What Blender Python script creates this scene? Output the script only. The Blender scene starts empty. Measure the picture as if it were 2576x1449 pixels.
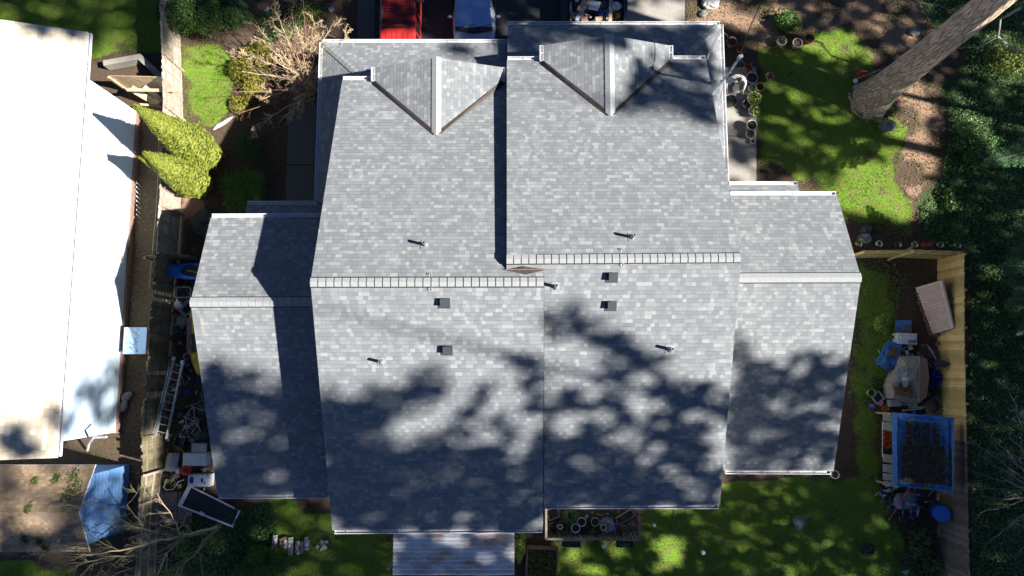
import bpy, math, random
import numpy as np
from mathutils import Vector, Matrix
random.seed(7); RNG=np.random.default_rng(11)
sc=bpy.context.scene; COL=sc.collection
R=math.radians
# ---------- camera geometry: U,V are positions in the 2576 x 1449 overview of the photograph ----------
F=1717.33; CX=1288.0; CY=724.5; T=R(6.5); H=31.0; CT,ST=math.cos(T),math.sin(T)
def P(u,v,z=0.0):
    x=(u-CX)/F; y=(CY-v)/F; d=(H-z)/(CT-y*ST)
    return Vector((x*d,(y*CT+ST)*d,z))
def PX(v,z=0.0): return (H-z)/(CT-(CY-v)/F*ST)/F      # metres per pixel
def zX(u,v,X):
    x=(u-CX)/F; y=(CY-v)/F
    return H-X/x*(CT-y*ST)
def zY(u,v,Y):
    y=(CY-v)/F
    return H-Y/(y*CT+ST)*(CT-y*ST)
def toPix(p):
    dz=p[2]-H; y=p[1]*CT+dz*ST; z=-p[1]*ST+dz*CT
    return CX+F*p[0]/(-z), CY-F*y/(-z)
def onplane(u,v,pl):
    p0,n=pl; o=Vector((0,0,H)); d=P(u,v,0)-o
    return o+d*((p0-o).dot(n)/d.dot(n))
def plane3(a,b,c):
    n=(b-a).cross(c-a).normalized()
    if n.z<0: n=-n
    return (a,n)
SUN=Vector((1.0,-0.245,0.89)).normalized()
# ---------- mesh builder ----------
class MB:
    def __init__(s): s.v=[]; s.f=[]; s.m=[]; s.uv={}
    def add(s,vs,fs,mi=0,uvs=None):
        o=len(s.v); s.v+= [tuple(p) for p in vs]
        for i,f in enumerate(fs):
            if uvs and i in uvs: s.uv[len(s.f)]=uvs[i]
            s.f.append(tuple(o+k for k in f)); s.m.append(mi)
        return s
    def box(s,c,d,rz=0,mi=0,rx=0,ry=0,taper=1.0):
        hx,hy,hz=d[0]/2,d[1]/2,d[2]/2
        M=Matrix.Rotation(rz,3,'Z')@Matrix.Rotation(ry,3,'Y')@Matrix.Rotation(rx,3,'X')
        vs=[]
        for k in (-1,1):
            t=taper if k>0 else 1
            for a,b in ((-1,-1),(1,-1),(1,1),(-1,1)): vs.append(Vector(c)+M@Vector((a*hx*t,b*hy*t,k*hz)))
        return s.add(vs,[(3,2,1,0),(4,5,6,7),(0,1,5,4),(1,2,6,5),(2,3,7,6),(3,0,4,7)],mi)
    def prism(s,pts,h,mi=0,up=None):
        up=Vector(up) if up else Vector((0,0,1)); n=len(pts)
        a=[Vector(p) for p in pts]; b=[p+up*h for p in a]
        nz=sum((a[i].x*a[(i+1)%n].y-a[(i+1)%n].x*a[i].y) for i in range(n))
        if nz<0: a.reverse(); b.reverse()
        return s.add(a+b,[tuple(range(n-1,-1,-1)),tuple(range(n,2*n))]+[(i,(i+1)%n,n+(i+1)%n,n+i) for i in range(n)],mi)
    def tube(s,pts,r,n=6,mi=0,cap=True):
        pts=[Vector(p) for p in pts]; rs=r if isinstance(r,(list,tuple)) else [r]*len(pts)
        vs=[];fs=[]; ref=None
        for i,p in enumerate(pts):
            t=(pts[min(i+1,len(pts)-1)]-pts[max(i-1,0)])
            if t.length<1e-9: t=Vector((0,0,1))
            t.normalize()
            if ref is None: ref=Vector((0,0,1)) if abs(t.z)<.9 else Vector((1,0,0))
            a=t.cross(ref).normalized(); b=a.cross(t).normalized(); ref=b
            for k in range(n):
                an=2*math.pi*k/n; vs.append(p+(a*math.cos(an)+b*math.sin(an))*rs[i])
        for i in range(len(pts)-1):
            for k in range(n):
                q=(k+1)%n; fs.append((i*n+k,i*n+q,(i+1)*n+q,(i+1)*n+k))
        if cap: fs.append(tuple(range(n-1,-1,-1))); fs.append(tuple((len(pts)-1)*n+k for k in range(n)))
        return s.add(vs,fs,mi)
    def lathe(s,prof,c=(0,0,0),n=20,mi=0,M=None,closed=False):
        c=Vector(c); vs=[];fs=[]
        for r,z in prof:
            for k in range(n):
                a=2*math.pi*k/n; p=Vector((r*math.cos(a),r*math.sin(a),z))
                if M: p=M@p
                vs.append(c+p)
        for i in range(len(prof)-1):
            for k in range(n):
                q=(k+1)%n; fs.append((i*n+k,i*n+q,(i+1)*n+q,(i+1)*n+k))
        return s.add(vs,fs,mi)
    def disc(s,c,r,n=20,mi=0,M=None):
        c=Vector(c); vs=[]
        for k in range(n):
            a=2*math.pi*k/n; p=Vector((r*math.cos(a),r*math.sin(a),0))
            vs.append(c+(M@p if M else p))
        return s.add(vs,[tuple(range(n))],mi)
    def torus(s,c,Rr,r,n=24,m=6,mi=0,M=None):
        c=Vector(c); vs=[];fs=[]
        for i in range(n):
            a=2*math.pi*i/n
            for k in range(m):
                b=2*math.pi*k/m; q=Rr+r*math.cos(b); p=Vector((q*math.cos(a),q*math.sin(a),r*math.sin(b)))
                vs.append(c+(M@p if M else p))
        for i in range(n):
            for k in range(m): fs.append((i*m+k,((i+1)%n)*m+k,((i+1)%n)*m+(k+1)%m,i*m+(k+1)%m))
        return s.add(vs,fs,mi)
    def blob(s,c,d,seg=10,ring=7,jit=.12,mi=0,rz=0,seed=1):
        rr=random.Random(seed); c=Vector(c); vs=[];fs=[]; M=Matrix.Rotation(rz,3,'Z')
        for i in range(ring+1):
            th=math.pi*i/ring
            for k in range(seg):
                a=2*math.pi*k/seg; j=1+rr.uniform(-jit,jit)
                vs.append(c+M@Vector((math.sin(th)*math.cos(a)*d[0]*j,math.sin(th)*math.sin(a)*d[1]*j,math.cos(th)*d[2]*j)))
        for i in range(ring):
            for k in range(seg):
                q=(k+1)%seg; fs.append((i*seg+k,(i+1)*seg+k,(i+1)*seg+q,i*seg+q))
        return s.add(vs,fs,mi)
    def build(s,name,mats,parent=None,smooth=False,off=None):
        me=bpy.data.meshes.new(name)
        o3=Vector(off) if off is not None else (Vector(parent['_w']) if parent is not None and '_w' in parent else Vector((0,0,0)))
        me.from_pydata([(x-o3.x,y-o3.y,z-o3.z) for x,y,z in s.v],[],s.f)
        mats=mats if isinstance(mats,(list,tuple)) else [mats]
        for m in mats: me.materials.append(m)
        if len(mats)>1: me.polygons.foreach_set('material_index',s.m)
        if s.uv:
            ul=me.uv_layers.new(name='UVMap')
            for fi,uvs in s.uv.items():
                p=me.polygons[fi]
                for k,li in enumerate(p.loop_indices): ul.data[li].uv=uvs[k]
        if smooth: me.polygons.foreach_set('use_smooth',[True]*len(me.polygons))
        me.update()
        o=bpy.data.objects.new(name,me); COL.objects.link(o)
        o['_w']=list(o3)
        if parent is not None: o.parent=parent
        return o
def thing(name,label,cat,loc=(0,0,0),group=None,rz=0):
    o=bpy.data.objects.new(name,None); COL.objects.link(o); o.location=loc; o.rotation_euler=(0,0,rz); o.empty_display_size=.2
    o['label']=label; o['category']=cat; o['_w']=list(loc) if rz==0 else [0,0,0]
    if group: o['group']=group
    return o
def tag(o,label,cat,group=None,kind=None):
    if label: o['label']=label
    if cat: o['category']=cat
    if group: o['group']=group
    if kind: o['kind']=kind
    return o
def quads(name,C,N,size,mat,parent=None,aspect=1.6,tri=False,dirs=None):
    """many small leaf faces: centres C, normals N, half sizes"""
    C=np.asarray(C,dtype=np.float64); n=len(C); N=N/np.linalg.norm(N,axis=1,keepdims=True)
    rnd=RNG.normal(size=(n,3)) if dirs is None else dirs
    A=np.cross(N,rnd); A/=np.linalg.norm(A,axis=1,keepdims=True)+1e-9
    B=np.cross(N,A); s=np.asarray(size).reshape(-1,1)*np.ones((n,1))
    if parent is not None: C=C-np.array(parent['_w'])
    if tri: V=np.stack([C-A*s/aspect,C+A*s/aspect,C+B*s],1)
    else: V=np.stack([C-B*s*aspect,C+A*s*.62+N*s*.1,C+B*s*aspect,C-A*s*.62+N*s*.1],1)
    k=V.shape[1]; me=bpy.data.meshes.new(name)
    me.vertices.add(n*k); me.vertices.foreach_set('co',V.reshape(-1))
    me.loops.add(n*k); me.loops.foreach_set('vertex_index',np.arange(n*k,dtype=np.int32))
    me.polygons.add(n); me.polygons.foreach_set('loop_start',np.arange(0,n*k,k,dtype=np.int32)); me.polygons.foreach_set('loop_total',np.full(n,k,dtype=np.int32))
    me.materials.append(mat); me.update(); me.validate()
    o=bpy.data.objects.new(name,me); COL.objects.link(o)
    if parent is not None: o.parent=parent; o['_w']=parent['_w']
    return o
def inpoly(x,y,poly):
    x=np.asarray(x);y=np.asarray(y); r=np.zeros(x.shape,bool); n=len(poly)
    for i in range(n):
        x1,y1=poly[i];x2,y2=poly[(i+1)%n]
        if y1==y2: continue
        c=((y1>y)!=(y2>y))&(x<(x2-x1)*(y-y1)/(y2-y1)+x1); r^=c
    return r
def pixpoly(pts,z=0): return [tuple(P(u,v,z)[:2]) for u,v in pts]
def scatter(poly,dens,rng=RNG):
    xs=[p[0] for p in poly];ys=[p[1] for p in poly]; a=(max(xs)-min(xs))*(max(ys)-min(ys)); n=int(a*dens)
    x=rng.uniform(min(xs),max(xs),n);y=rng.uniform(min(ys),max(ys),n); k=inpoly(x,y,poly)
    return x[k],y[k]
# ---------- materials ----------
def newmat(name):
    m=bpy.data.materials.new(name); m.use_nodes=True; nt=m.node_tree; b=nt.nodes['Principled BSDF']; return m,nt,b
def N_(nt,t,**k):
    n=nt.nodes.new(t)
    for a,v in k.items(): setattr(n,a,v)
    return n
def ramp(nt,stops,interp='LINEAR'):
    r=N_(nt,'ShaderNodeValToRGB'); r.color_ramp.interpolation=interp; el=r.color_ramp.elements
    while len(el)>1: el.remove(el[0])
    el[0].position=stops[0][0]; el[0].color=(*stops[0][1],1)
    for p,c in stops[1:]:
        e=el.new(p); e.color=(*c,1)
    return r
def mat(name,c1,c2=None,scale=6,rough=.7,bump=0,metal=0,coord='Object',detail=6,bscale=None,contrast=.28,spec=None,stretch=None,island=0):
    m,nt,b=newmat(name); b.inputs['Roughness'].default_value=rough; b.inputs['Metallic'].default_value=metal
    if spec is not None: b.inputs['Specular IOR Level'].default_value=spec
    if c2 is None: c2=tuple(x*.8 for x in c1)
    tc=N_(nt,'ShaderNodeTexCoord'); src=tc.outputs[coord]
    if stretch:
        mp=N_(nt,'ShaderNodeMapping'); mp.inputs['Scale'].default_value=stretch; nt.links.new(src,mp.inputs[0]); src=mp.outputs[0]
    no=N_(nt,'ShaderNodeTexNoise'); no.inputs['Scale'].default_value=scale; no.inputs['Detail'].default_value=detail; no.inputs['Roughness'].default_value=.62
    nt.links.new(src,no.inputs['Vector'])
    r=ramp(nt,[(.5-contrast/2,c1),(.5+contrast/2,c2)]); nt.links.new(no.outputs['Fac'],r.inputs[0]); co_=r.outputs[0]
    if island:
        g=N_(nt,'ShaderNodeNewGeometry'); vm=N_(nt,'ShaderNodeVectorMath',operation='SCALE'); nt.links.new(co_,vm.inputs[0]); nt.links.new(math_(nt,'ADD',1-island*.6,math_(nt,'MULTIPLY',g.outputs['Random Per Island'],island)),vm.inputs['Scale']); co_=vm.outputs[0]
    nt.links.new(co_,b.inputs['Base Color'])
    if bump:
        n2=N_(nt,'ShaderNodeTexNoise'); n2.inputs['Scale'].default_value=bscale or scale*3; n2.inputs['Detail'].default_value=4; nt.links.new(src,n2.inputs['Vector'])
        bp=N_(nt,'ShaderNodeBump'); bp.inputs['Strength'].default_value=bump; bp.inputs['Distance'].default_value=.02
        nt.links.new(n2.outputs['Fac'],bp.inputs['Height']); nt.links.new(bp.outputs[0],b.inputs['Normal'])
    return m
def leafmat(name,cols,trans=.25,rough=.55):
    m,nt,b=newmat(name); g=N_(nt,'ShaderNodeNewGeometry')
    r=ramp(nt,[(i/(len(cols)-1),c) for i,c in enumerate(cols)]); nt.links.new(g.outputs['Random Per Island'],r.inputs[0])
    nt.links.new(r.outputs[0],b.inputs['Base Color']); b.inputs['Roughness'].default_value=rough; b.inputs['Specular IOR Level'].default_value=.3
    tr=N_(nt,'ShaderNodeBsdfTranslucent'); mx=N_(nt,'ShaderNodeMixShader'); mx.inputs[0].default_value=trans
    nt.links.new(r.outputs[0],tr.inputs[0]); nt.links.new(b.outputs[0],mx.inputs[1]); nt.links.new(tr.outputs[0],mx.inputs[2])
    nt.links.new(mx.outputs[0],nt.nodes['Material Output'].inputs[0]); return m
def math_(nt,op,a,b=None,c=None):
    n=N_(nt,'ShaderNodeMath',operation=op)
    for i,x in enumerate((a,b,c)):
        if x is None: continue
        if isinstance(x,(int,float)): n.inputs[i].default_value=x
        else: nt.links.new(x,n.inputs[i])
    return n.outputs[0]
def shingle(name,cols,rowh=.145,tab=.18,line=.74,patch=None,rough=.9):
    m,nt,b=newmat(name); tc=N_(nt,'ShaderNodeTexCoord'); sp=N_(nt,'ShaderNodeSeparateXYZ'); nt.links.new(tc.outputs['UV'],sp.inputs[0])
    vv=math_(nt,'DIVIDE',sp.outputs[1],rowh); row=math_(nt,'FLOOR',vv); fr=math_(nt,'FRACT',vv)
    wn=N_(nt,'ShaderNodeTexWhiteNoise',noise_dimensions='1D'); nt.links.new(row,wn.inputs['W'])
    uu=math_(nt,'ADD',math_(nt,'DIVIDE',sp.outputs[0],tab),math_(nt,'MULTIPLY',wn.outputs['Value'],9.0))
    # uneven tab widths: warp u inside the row
    w1=math_(nt,'MULTIPLY',math_(nt,'SINE',math_(nt,'MULTIPLY',uu,2.1)),.2); uu=math_(nt,'ADD',uu,w1)
    cell=math_(nt,'FLOOR',uu); fu=math_(nt,'FRACT',uu)
    cb=N_(nt,'ShaderNodeCombineXYZ'); nt.links.new(cell,cb.inputs[0]); nt.links.new(row,cb.inputs[1])
    w2=N_(nt,'ShaderNodeTexWhiteNoise',noise_dimensions='2D'); nt.links.new(cb.outputs[0],w2.inputs['Vector'])
    # big patches of bundles with slightly different tone
    no=N_(nt,'ShaderNodeTexNoise'); no.inputs['Scale'].default_value=.9; no.inputs['Detail'].default_value=3; nt.links.new(tc.outputs['UV'],no.inputs['Vector'])
    val=math_(nt,'ADD',w2.outputs['Value'],math_(nt,'MULTIPLY',math_(nt,'SUBTRACT',no.outputs['Fac'],.5),.55))
    n=len(cols); pos=[0,.30,.60,.84,.94][:n]
    r=ramp(nt,list(zip(pos,cols)),'CONSTANT'); nt.links.new(val,r.inputs[0])
    ns=N_(nt,'ShaderNodeTexNoise'); ns.inputs['Scale'].default_value=38; ns.inputs['Detail'].default_value=3; nt.links.new(tc.outputs['UV'],ns.inputs['Vector'])
    gr=math_(nt,'ADD',.82,math_(nt,'MULTIPLY',ns.outputs['Fac'],.36))
    edge=math_(nt,'GREATER_THAN',fr,.9); side=math_(nt,'LESS_THAN',fu,.05)  # edge: shadow below each row, darkened in the colour; side: tab joints
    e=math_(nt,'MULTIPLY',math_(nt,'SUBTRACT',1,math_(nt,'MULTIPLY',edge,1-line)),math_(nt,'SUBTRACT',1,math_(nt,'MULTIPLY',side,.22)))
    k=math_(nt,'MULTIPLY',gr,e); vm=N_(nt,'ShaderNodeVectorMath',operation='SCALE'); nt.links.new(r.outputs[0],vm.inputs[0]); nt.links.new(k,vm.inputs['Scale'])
    out=vm.outputs[0]
    if patch:
        n3=N_(nt,'ShaderNodeTexNoise'); n3.inputs['Scale'].default_value=.8; n3.inputs['Detail'].default_value=6; nt.links.new(tc.outputs['UV'],n3.inputs['Vector'])
        rr=ramp(nt,[(.47,(0,0,0)),(.62,(1,1,1))]); nt.links.new(n3.outputs['Fac'],rr.inputs[0])
        mx=N_(nt,'ShaderNodeMixRGB'); nt.links.new(rr.outputs[0],mx.inputs[0]); nt.links.new(out,mx.inputs[1]); mx.inputs[2].default_value=(*patch,1); out=mx.outputs[0]
    nt.links.new(out,b.inputs['Base Color']); b.inputs['Roughness'].default_value=rough; b.inputs['Specular IOR Level'].default_value=.25
    hh=math_(nt,'SUBTRACT',math_(nt,'MULTIPLY',fr,-1.0),math_(nt,'MULTIPLY',side,.3))
    bp=N_(nt,'ShaderNodeBump'); bp.inputs['Strength'].default_value=.5; bp.inputs['Distance'].default_value=.02; nt.links.new(hh,bp.inputs['Height']); nt.links.new(bp.outputs[0],b.inputs['Normal'])
    return m
def siding(name,c,pitch=.16,rough=.6):
    m,nt,b=newmat(name); g=N_(nt,'ShaderNodeNewGeometry'); sp=N_(nt,'ShaderNodeSeparateXYZ'); nt.links.new(g.outputs['Position'],sp.inputs[0])
    fr=math_(nt,'FRACT',math_(nt,'DIVIDE',sp.outputs[2],pitch)); ln=math_(nt,'LESS_THAN',fr,.09)
    k=math_(nt,'SUBTRACT',1,math_(nt,'MULTIPLY',ln,.5))
    vm=N_(nt,'ShaderNodeVectorMath',operation='SCALE'); vm.inputs[0].default_value=c; nt.links.new(k,vm.inputs['Scale']); nt.links.new(vm.outputs[0],b.inputs['Base Color'])
    b.inputs['Roughness'].default_value=rough
    bp=N_(nt,'ShaderNodeBump'); bp.inputs['Strength'].default_value=.6; bp.inputs['Distance'].default_value=.02; nt.links.new(math_(nt,'MULTIPLY',fr,-1),bp.inputs['Height']); nt.links.new(bp.outputs[0],b.inputs['Normal'])
    return m
M={}
# main roof greys
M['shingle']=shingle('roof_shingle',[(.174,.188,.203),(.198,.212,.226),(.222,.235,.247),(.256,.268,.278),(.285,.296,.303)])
M['cap']=mat('cap_shingle',(.33,.345,.35),(.27,.285,.295),scale=9,rough=.9,contrast=.4)
M['capdark']=mat('cap_shingle_dark',(.27,.30,.30),(.23,.26,.265),scale=9,rough=.9)
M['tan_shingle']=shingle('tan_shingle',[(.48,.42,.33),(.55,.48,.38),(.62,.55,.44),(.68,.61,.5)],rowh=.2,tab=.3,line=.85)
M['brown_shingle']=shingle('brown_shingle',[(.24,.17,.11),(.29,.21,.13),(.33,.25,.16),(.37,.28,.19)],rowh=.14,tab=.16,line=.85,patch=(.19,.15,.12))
M['white']=mat('white_paint',(.8,.8,.8),(.72,.73,.74),scale=3,rough=.45)
M['gutter']=mat('white_gutter',(.78,.78,.8),(.62,.62,.64),scale=5,rough=.35)
M['fascia']=mat('brown_fascia',(.045,.038,.038),(.09,.065,.055),scale=5,rough=.6,stretch=(1,1,1))
M['siding']=siding('shade_tinted_siding',(.68,.84,.97))  # white siding, tinted blue so that its shade reads blue
M['grey_siding']=siding('grey_siding',(.3,.31,.32))
M['shed_wall']=siding('shed_siding',(.17,.37,.74),pitch=.25)  # blue of the wall's shade put into its colour
M['darkmetal']=mat('dark_metal',(.05,.055,.065),(.08,.085,.1),scale=8,rough=.4,metal=.3)
M['hole']=mat('dark_hole',(.01,.01,.012),(.015,.015,.015))
M['lead']=mat('lead_pipe',(.38,.38,.4),(.25,.25,.27),scale=20,rough=.5,metal=.4)
M['concrete']=mat('concrete',(.36,.335,.30),(.27,.25,.22),scale=14,rough=.9,bump=.2,coord='Object',detail=9,contrast=.4)
M['aggregate']=mat('aggregate',(.13,.135,.13),(.07,.075,.075),scale=45,rough=.9,bump=.3,detail=8,contrast=.25)
M['asphalt']=mat('asphalt',(.05,.052,.055),(.03,.032,.036),scale=30,rough=.85,bump=.3,detail=8)
M['greywood']=mat('weathered_wood',(.62,.54,.46),(.26,.21,.17),scale=5,rough=.85,bump=.3,detail=8,contrast=.5,stretch=(1,1,.35),island=.55)
M['mosswood']=mat('mossy_wood',(.27,.22,.14),(.09,.085,.045),scale=3,rough=.9,bump=.3,detail=8,contrast=.5,island=.55)
M['cedar']=mat('cedar_wood',(.80,.60,.24),(.56,.41,.16),scale=3,rough=.75,bump=.2,detail=7,contrast=.5,island=.55)
M['oldcedar']=mat('old_cedar_wood',(.26,.22,.17),(.13,.11,.09),scale=4,rough=.85,bump=.2,detail=7,contrast=.4,island=.55)
M['board']=mat('tan_board',(.58,.44,.28),(.42,.30,.18),scale=4,rough=.75,bump=.1)
M['rail']=mat('wood_rail',(.45,.38,.30),(.28,.22,.17),scale=5,rough=.85)
M['soil']=mat('potting_soil',(.035,.025,.018),(.07,.05,.035),scale=30,rough=1,bump=.4)
M['terracotta']=mat('terracotta',(.42,.13,.06),(.32,.10,.05),scale=9,rough=.8)
M['paleclay']=mat('pale_clay',(.5,.42,.33),(.38,.3,.24),scale=9,rough=.8)
M['blackplastic']=mat('black_plastic',(.02,.021,.024),(.035,.035,.04),scale=9,rough=.5)
M['greyplastic']=mat('grey_plastic',(.33,.35,.36),(.26,.28,.29),scale=6,rough=.45)
M['paleplastic']=mat('pale_plastic',(.66,.7,.74),(.55,.6,.64),scale=5,rough=.4)
M['yellowpot']=mat('ochre_pot',(.5,.3,.07),(.4,.22,.05),scale=8,rough=.6)
M['bluepl']=mat('blue_plastic',(.03,.16,.62),(.04,.12,.5),scale=4,rough=.4)
M['tarp']=mat('blue_tarp',(.07,.24,.56),(.05,.15,.36),scale=8,rough=.5,bump=.5,bscale=12)
M['darktarp']=mat('dark_blue_tarp',(.03,.06,.32),(.02,.03,.16),scale=6,rough=.55,bump=.6,bscale=10)
M['kayakblue']=mat('kayak_blue',(.02,.28,.85),(.01,.14,.62),scale=1.5,rough=.35)
M['kayakyel']=mat('kayak_yellow',(.72,.5,.04),(.62,.42,.03),scale=2,rough=.4)
M['rubber']=mat('rubber',(.02,.02,.022),(.035,.035,.035),scale=12,rough=.85)
M['alu']=mat('aluminium',(.5,.53,.52),(.38,.42,.42),scale=8,rough=.45,metal=.5)
M['steel']=mat('grey_steel',(.3,.32,.34),(.2,.21,.23),scale=9,rough=.4,metal=.6)
M['redpaint']=mat('red_car_paint',(.42,.03,.028),(.34,.015,.015),scale=1.3,rough=.32)
M['silver']=mat('silver_car_paint',(.5,.53,.6),(.46,.49,.56),scale=2,rough=.3,metal=.25)
M['redpl']=mat('red_plastic',(.6,.03,.02),(.5,.02,.02),rough=.4)
M['orangepl']=mat('orange_plastic',(.6,.11,.03),(.45,.07,.02),rough=.5)
M['purplepl']=mat('purple_plastic',(.22,.07,.5),(.16,.05,.4),rough=.4)
M['pinkpl']=mat('pink_plastic',(.7,.2,.3),(.6,.15,.25),rough=.4)
M['limepl']=mat('lime_plastic',(.3,.42,.12),(.22,.33,.08),rough=.5)
M['glass']=mat('dark_glass',(.012,.014,.018),(.015,.016,.02),rough=.04,spec=.9)
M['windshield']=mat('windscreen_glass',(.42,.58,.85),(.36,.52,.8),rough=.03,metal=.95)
M['windowglass']=mat('window_glass',(.5,.52,.44),(.42,.44,.38),scale=2,rough=.2,spec=.6)
M['stone']=mat('grey_stone',(.22,.23,.22),(.12,.13,.12),scale=5,rough=.9,bump=.5,contrast=.5)
M['palestone']=mat('pale_stone',(.55,.55,.52),(.3,.3,.28),scale=7,rough=.9,bump=.5,contrast=.5)
M['mossstone']=mat('mossy_stone',(.06,.08,.07),(.03,.045,.03),scale=4,rough=.95,bump=.5,contrast=.5)
M['birch']=mat('birch_bark',(.7,.7,.68),(.12,.11,.1),scale=9,rough=.8,bump=.2,contrast=.16,stretch=(1,1,.5),island=.55)
M['logbrown']=mat('brown_log',(.30,.19,.14),(.2,.12,.09),scale=9,rough=.85,bump=.3)
M['twigtan']=mat('tan_twig',(.66,.52,.33),(.52,.37,.22),scale=5,rough=.8)
M['twigred']=mat('reddish_twig',(.34,.19,.13),(.25,.13,.10),scale=5,rough=.8)
M['twiggreen']=mat('mossy_twig',(.26,.25,.13),(.18,.17,.09),scale=5,rough=.85)
M['twiggrey']=mat('grey_twig',(.3,.29,.25),(.2,.2,.17),scale=5,rough=.85)
M['cloth']=mat('grey_shirt',(.5,.52,.54),(.4,.42,.44),scale=10,rough=.9)
M['skin']=mat('skin',(.5,.3,.22),(.44,.26,.19),rough=.6)
M['hair']=mat('dark_hair',(.03,.022,.02),(.04,.03,.025),rough=.8)
M['jeans']=mat('dark_jeans',(.04,.05,.08),(.03,.035,.06),rough=.9)
M['mattress']=mat('mattress_cloth',(.86,.66,.57),(.74,.57,.52),scale=4,rough=.9,bump=.2)
M['mesh']=mat('insect_screen',(.022,.024,.03),(.03,.032,.04),scale=40,rough=.9)
M['card']=mat('cardboard',(.5,.38,.25),(.4,.3,.2),scale=5,rough=.85)
M['carpet']=mat('grey_carpet',(.35,.33,.28),(.22,.2,.16),scale=4,rough=.95,bump=.5,contrast=.4)
M['barkmulch']=mat('bark_heap',(.14,.08,.045),(.06,.035,.02),scale=16,rough=1,bump=.6)
M['rubblepaper']=mat('torn_paper',(.6,.58,.55),(.2,.22,.26),scale=14,rough=.9,contrast=.2)
M['deck']=mat('deck_boards',(.13,.10,.07),(.07,.055,.04),scale=4,rough=.85,stretch=(.4,4,1),island=.55)
M['palewood']=mat('pale_wood',(.5,.42,.27),(.38,.31,.19),scale=5,rough=.8)
M['creampanel']=mat('cream_panel',(.6,.56,.44),(.5,.46,.36),scale=3,rough=.6)
M['lampglobe']=mat('milk_white_globe',(.8,.85,.83),(.7,.76,.74),rough=.3)
M['wire']=mat('black_wire',(.02,.02,.02),(.03,.03,.03),rough=.7)
M['greenhose']=mat('green_hose',(.13,.22,.14),(.10,.18,.11),rough=.6)
M['bark_heap']=M['barkmulch']
# patio sheet metal with rust
def rustmat():
    m,nt,b=newmat('rusty_sheet'); tc=N_(nt,'ShaderNodeTexCoord'); mp=N_(nt,'ShaderNodeMapping'); mp.inputs['Scale'].default_value=(.7,1.6,1)
    nt.links.new(tc.outputs['Object'],mp.inputs[0]); no=N_(nt,'ShaderNodeTexNoise'); no.inputs['Scale'].default_value=1.3; no.inputs['Detail'].default_value=9; no.inputs['Roughness'].default_value=.7
    nt.links.new(mp.outputs[0],no.inputs['Vector']); r=ramp(nt,[(.46,(.74,.78,.82)),(.56,(.62,.52,.48)),(.68,(.50,.24,.13))]); nt.links.new(no.outputs['Fac'],r.inputs[0])
    nt.links.new(r.outputs[0],b.inputs['Base Color']); b.inputs['Roughness'].default_value=.55; b.inputs['Metallic'].default_value=.1; return m
M['rust']=rustmat()
def barkmat():
    m,nt,b=newmat('fir_bark'); tc=N_(nt,'ShaderNodeTexCoord'); mp=N_(nt,'ShaderNodeMapping'); mp.inputs['Scale'].default_value=(1,1,.10)
    nt.links.new(tc.outputs['Object'],mp.inputs[0])
    nz=N_(nt,'ShaderNodeTexNoise'); nz.inputs['Scale'].default_value=3; nt.links.new(mp.outputs[0],nz.inputs['Vector'])
    ad=N_(nt,'ShaderNodeVectorMath',operation='ADD'); sc_=N_(nt,'ShaderNodeVectorMath',operation='SCALE'); sc_.inputs['Scale'].default_value=.16
    nt.links.new(nz.outputs['Color'],sc_.inputs[0]); nt.links.new(mp.outputs[0],ad.inputs[0]); nt.links.new(sc_.outputs[0],ad.inputs[1])
    vo=N_(nt,'ShaderNodeTexVoronoi',feature='DISTANCE_TO_EDGE'); vo.inputs['Scale'].default_value=11; nt.links.new(ad.outputs[0],vo.inputs['Vector'])
    r=ramp(nt,[(0,(.26,.19,.14)),(.07,(.58,.43,.31)),(.25,(.84,.63,.46))]); nt.links.new(vo.outputs['Distance'],r.inputs[0])
    n2=N_(nt,'ShaderNodeTexNoise'); n2.inputs['Scale'].default_value=1.1; n2.inputs['Detail'].default_value=6; nt.links.new(tc.outputs['Object'],n2.inputs['Vector'])
    mx=N_(nt,'ShaderNodeMixRGB',blend_type='MULTIPLY'); mx.inputs[0].default_value=.8; r2=ramp(nt,[(.35,(.7,.72,.6)),(.65,(1,.97,.98))]); nt.links.new(n2.outputs['Fac'],r2.inputs[0])
    nt.links.new(r.outputs[0],mx.inputs[1]); nt.links.new(r2.outputs[0],mx.inputs[2]); nt.links.new(mx.outputs[0],b.inputs['Base Color'])
    bp=N_(nt,'ShaderNodeBump'); bp.inputs['Strength'].default_value=1; bp.inputs['Distance'].default_value=.05; nt.links.new(r.outputs[0],bp.inputs['Height']); nt.links.new(bp.outputs[0],b.inputs['Normal']); b.inputs['Roughness'].default_value=.9
    return m
M['bark']=barkmat()
M['cypress']=leafmat('cypress_leaf',[(.10,.13,.03),(.24,.29,.035),(.31,.35,.05),(.28,.30,.06),(.15,.22,.03)])
M['evergreen']=leafmat('evergreen_leaf',[(.05,.11,.03),(.09,.18,.04),(.13,.24,.05)])
M['ivy']=leafmat('ivy_leaf',[(.035,.085,.03),(.07,.16,.045),(.11,.22,.06),(.17,.27,.11)],rough=.4)
M['grass']=leafmat('grass_blade',[(.11,.21,.025),(.17,.31,.035),(.25,.38,.05),(.32,.38,.08)])
M['softleaf']=leafmat('soft_leaf',[(.10,.15,.03),(.15,.2,.04),(.2,.22,.06)])
M['drygrass']=leafmat('dry_grass',[(.22,.2,.06),(.3,.27,.08),(.18,.2,.05)])
M['yellowleaf']=leafmat('yellow_leaf',[(.32,.28,.04),(.24,.27,.04),(.38,.3,.06)])
M['fernleaf']=leafmat('fern_leaf',[(.03,.07,.02),(.05,.10,.025),(.07,.13,.03)])
M['reed']=leafmat('reed_leaf',[(.08,.16,.03),(.12,.22,.04),(.16,.26,.05)])
M['rhodo']=leafmat('rhododendron_leaf',[(.08,.14,.05),(.12,.19,.06),(.16,.2,.07)])
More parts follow.
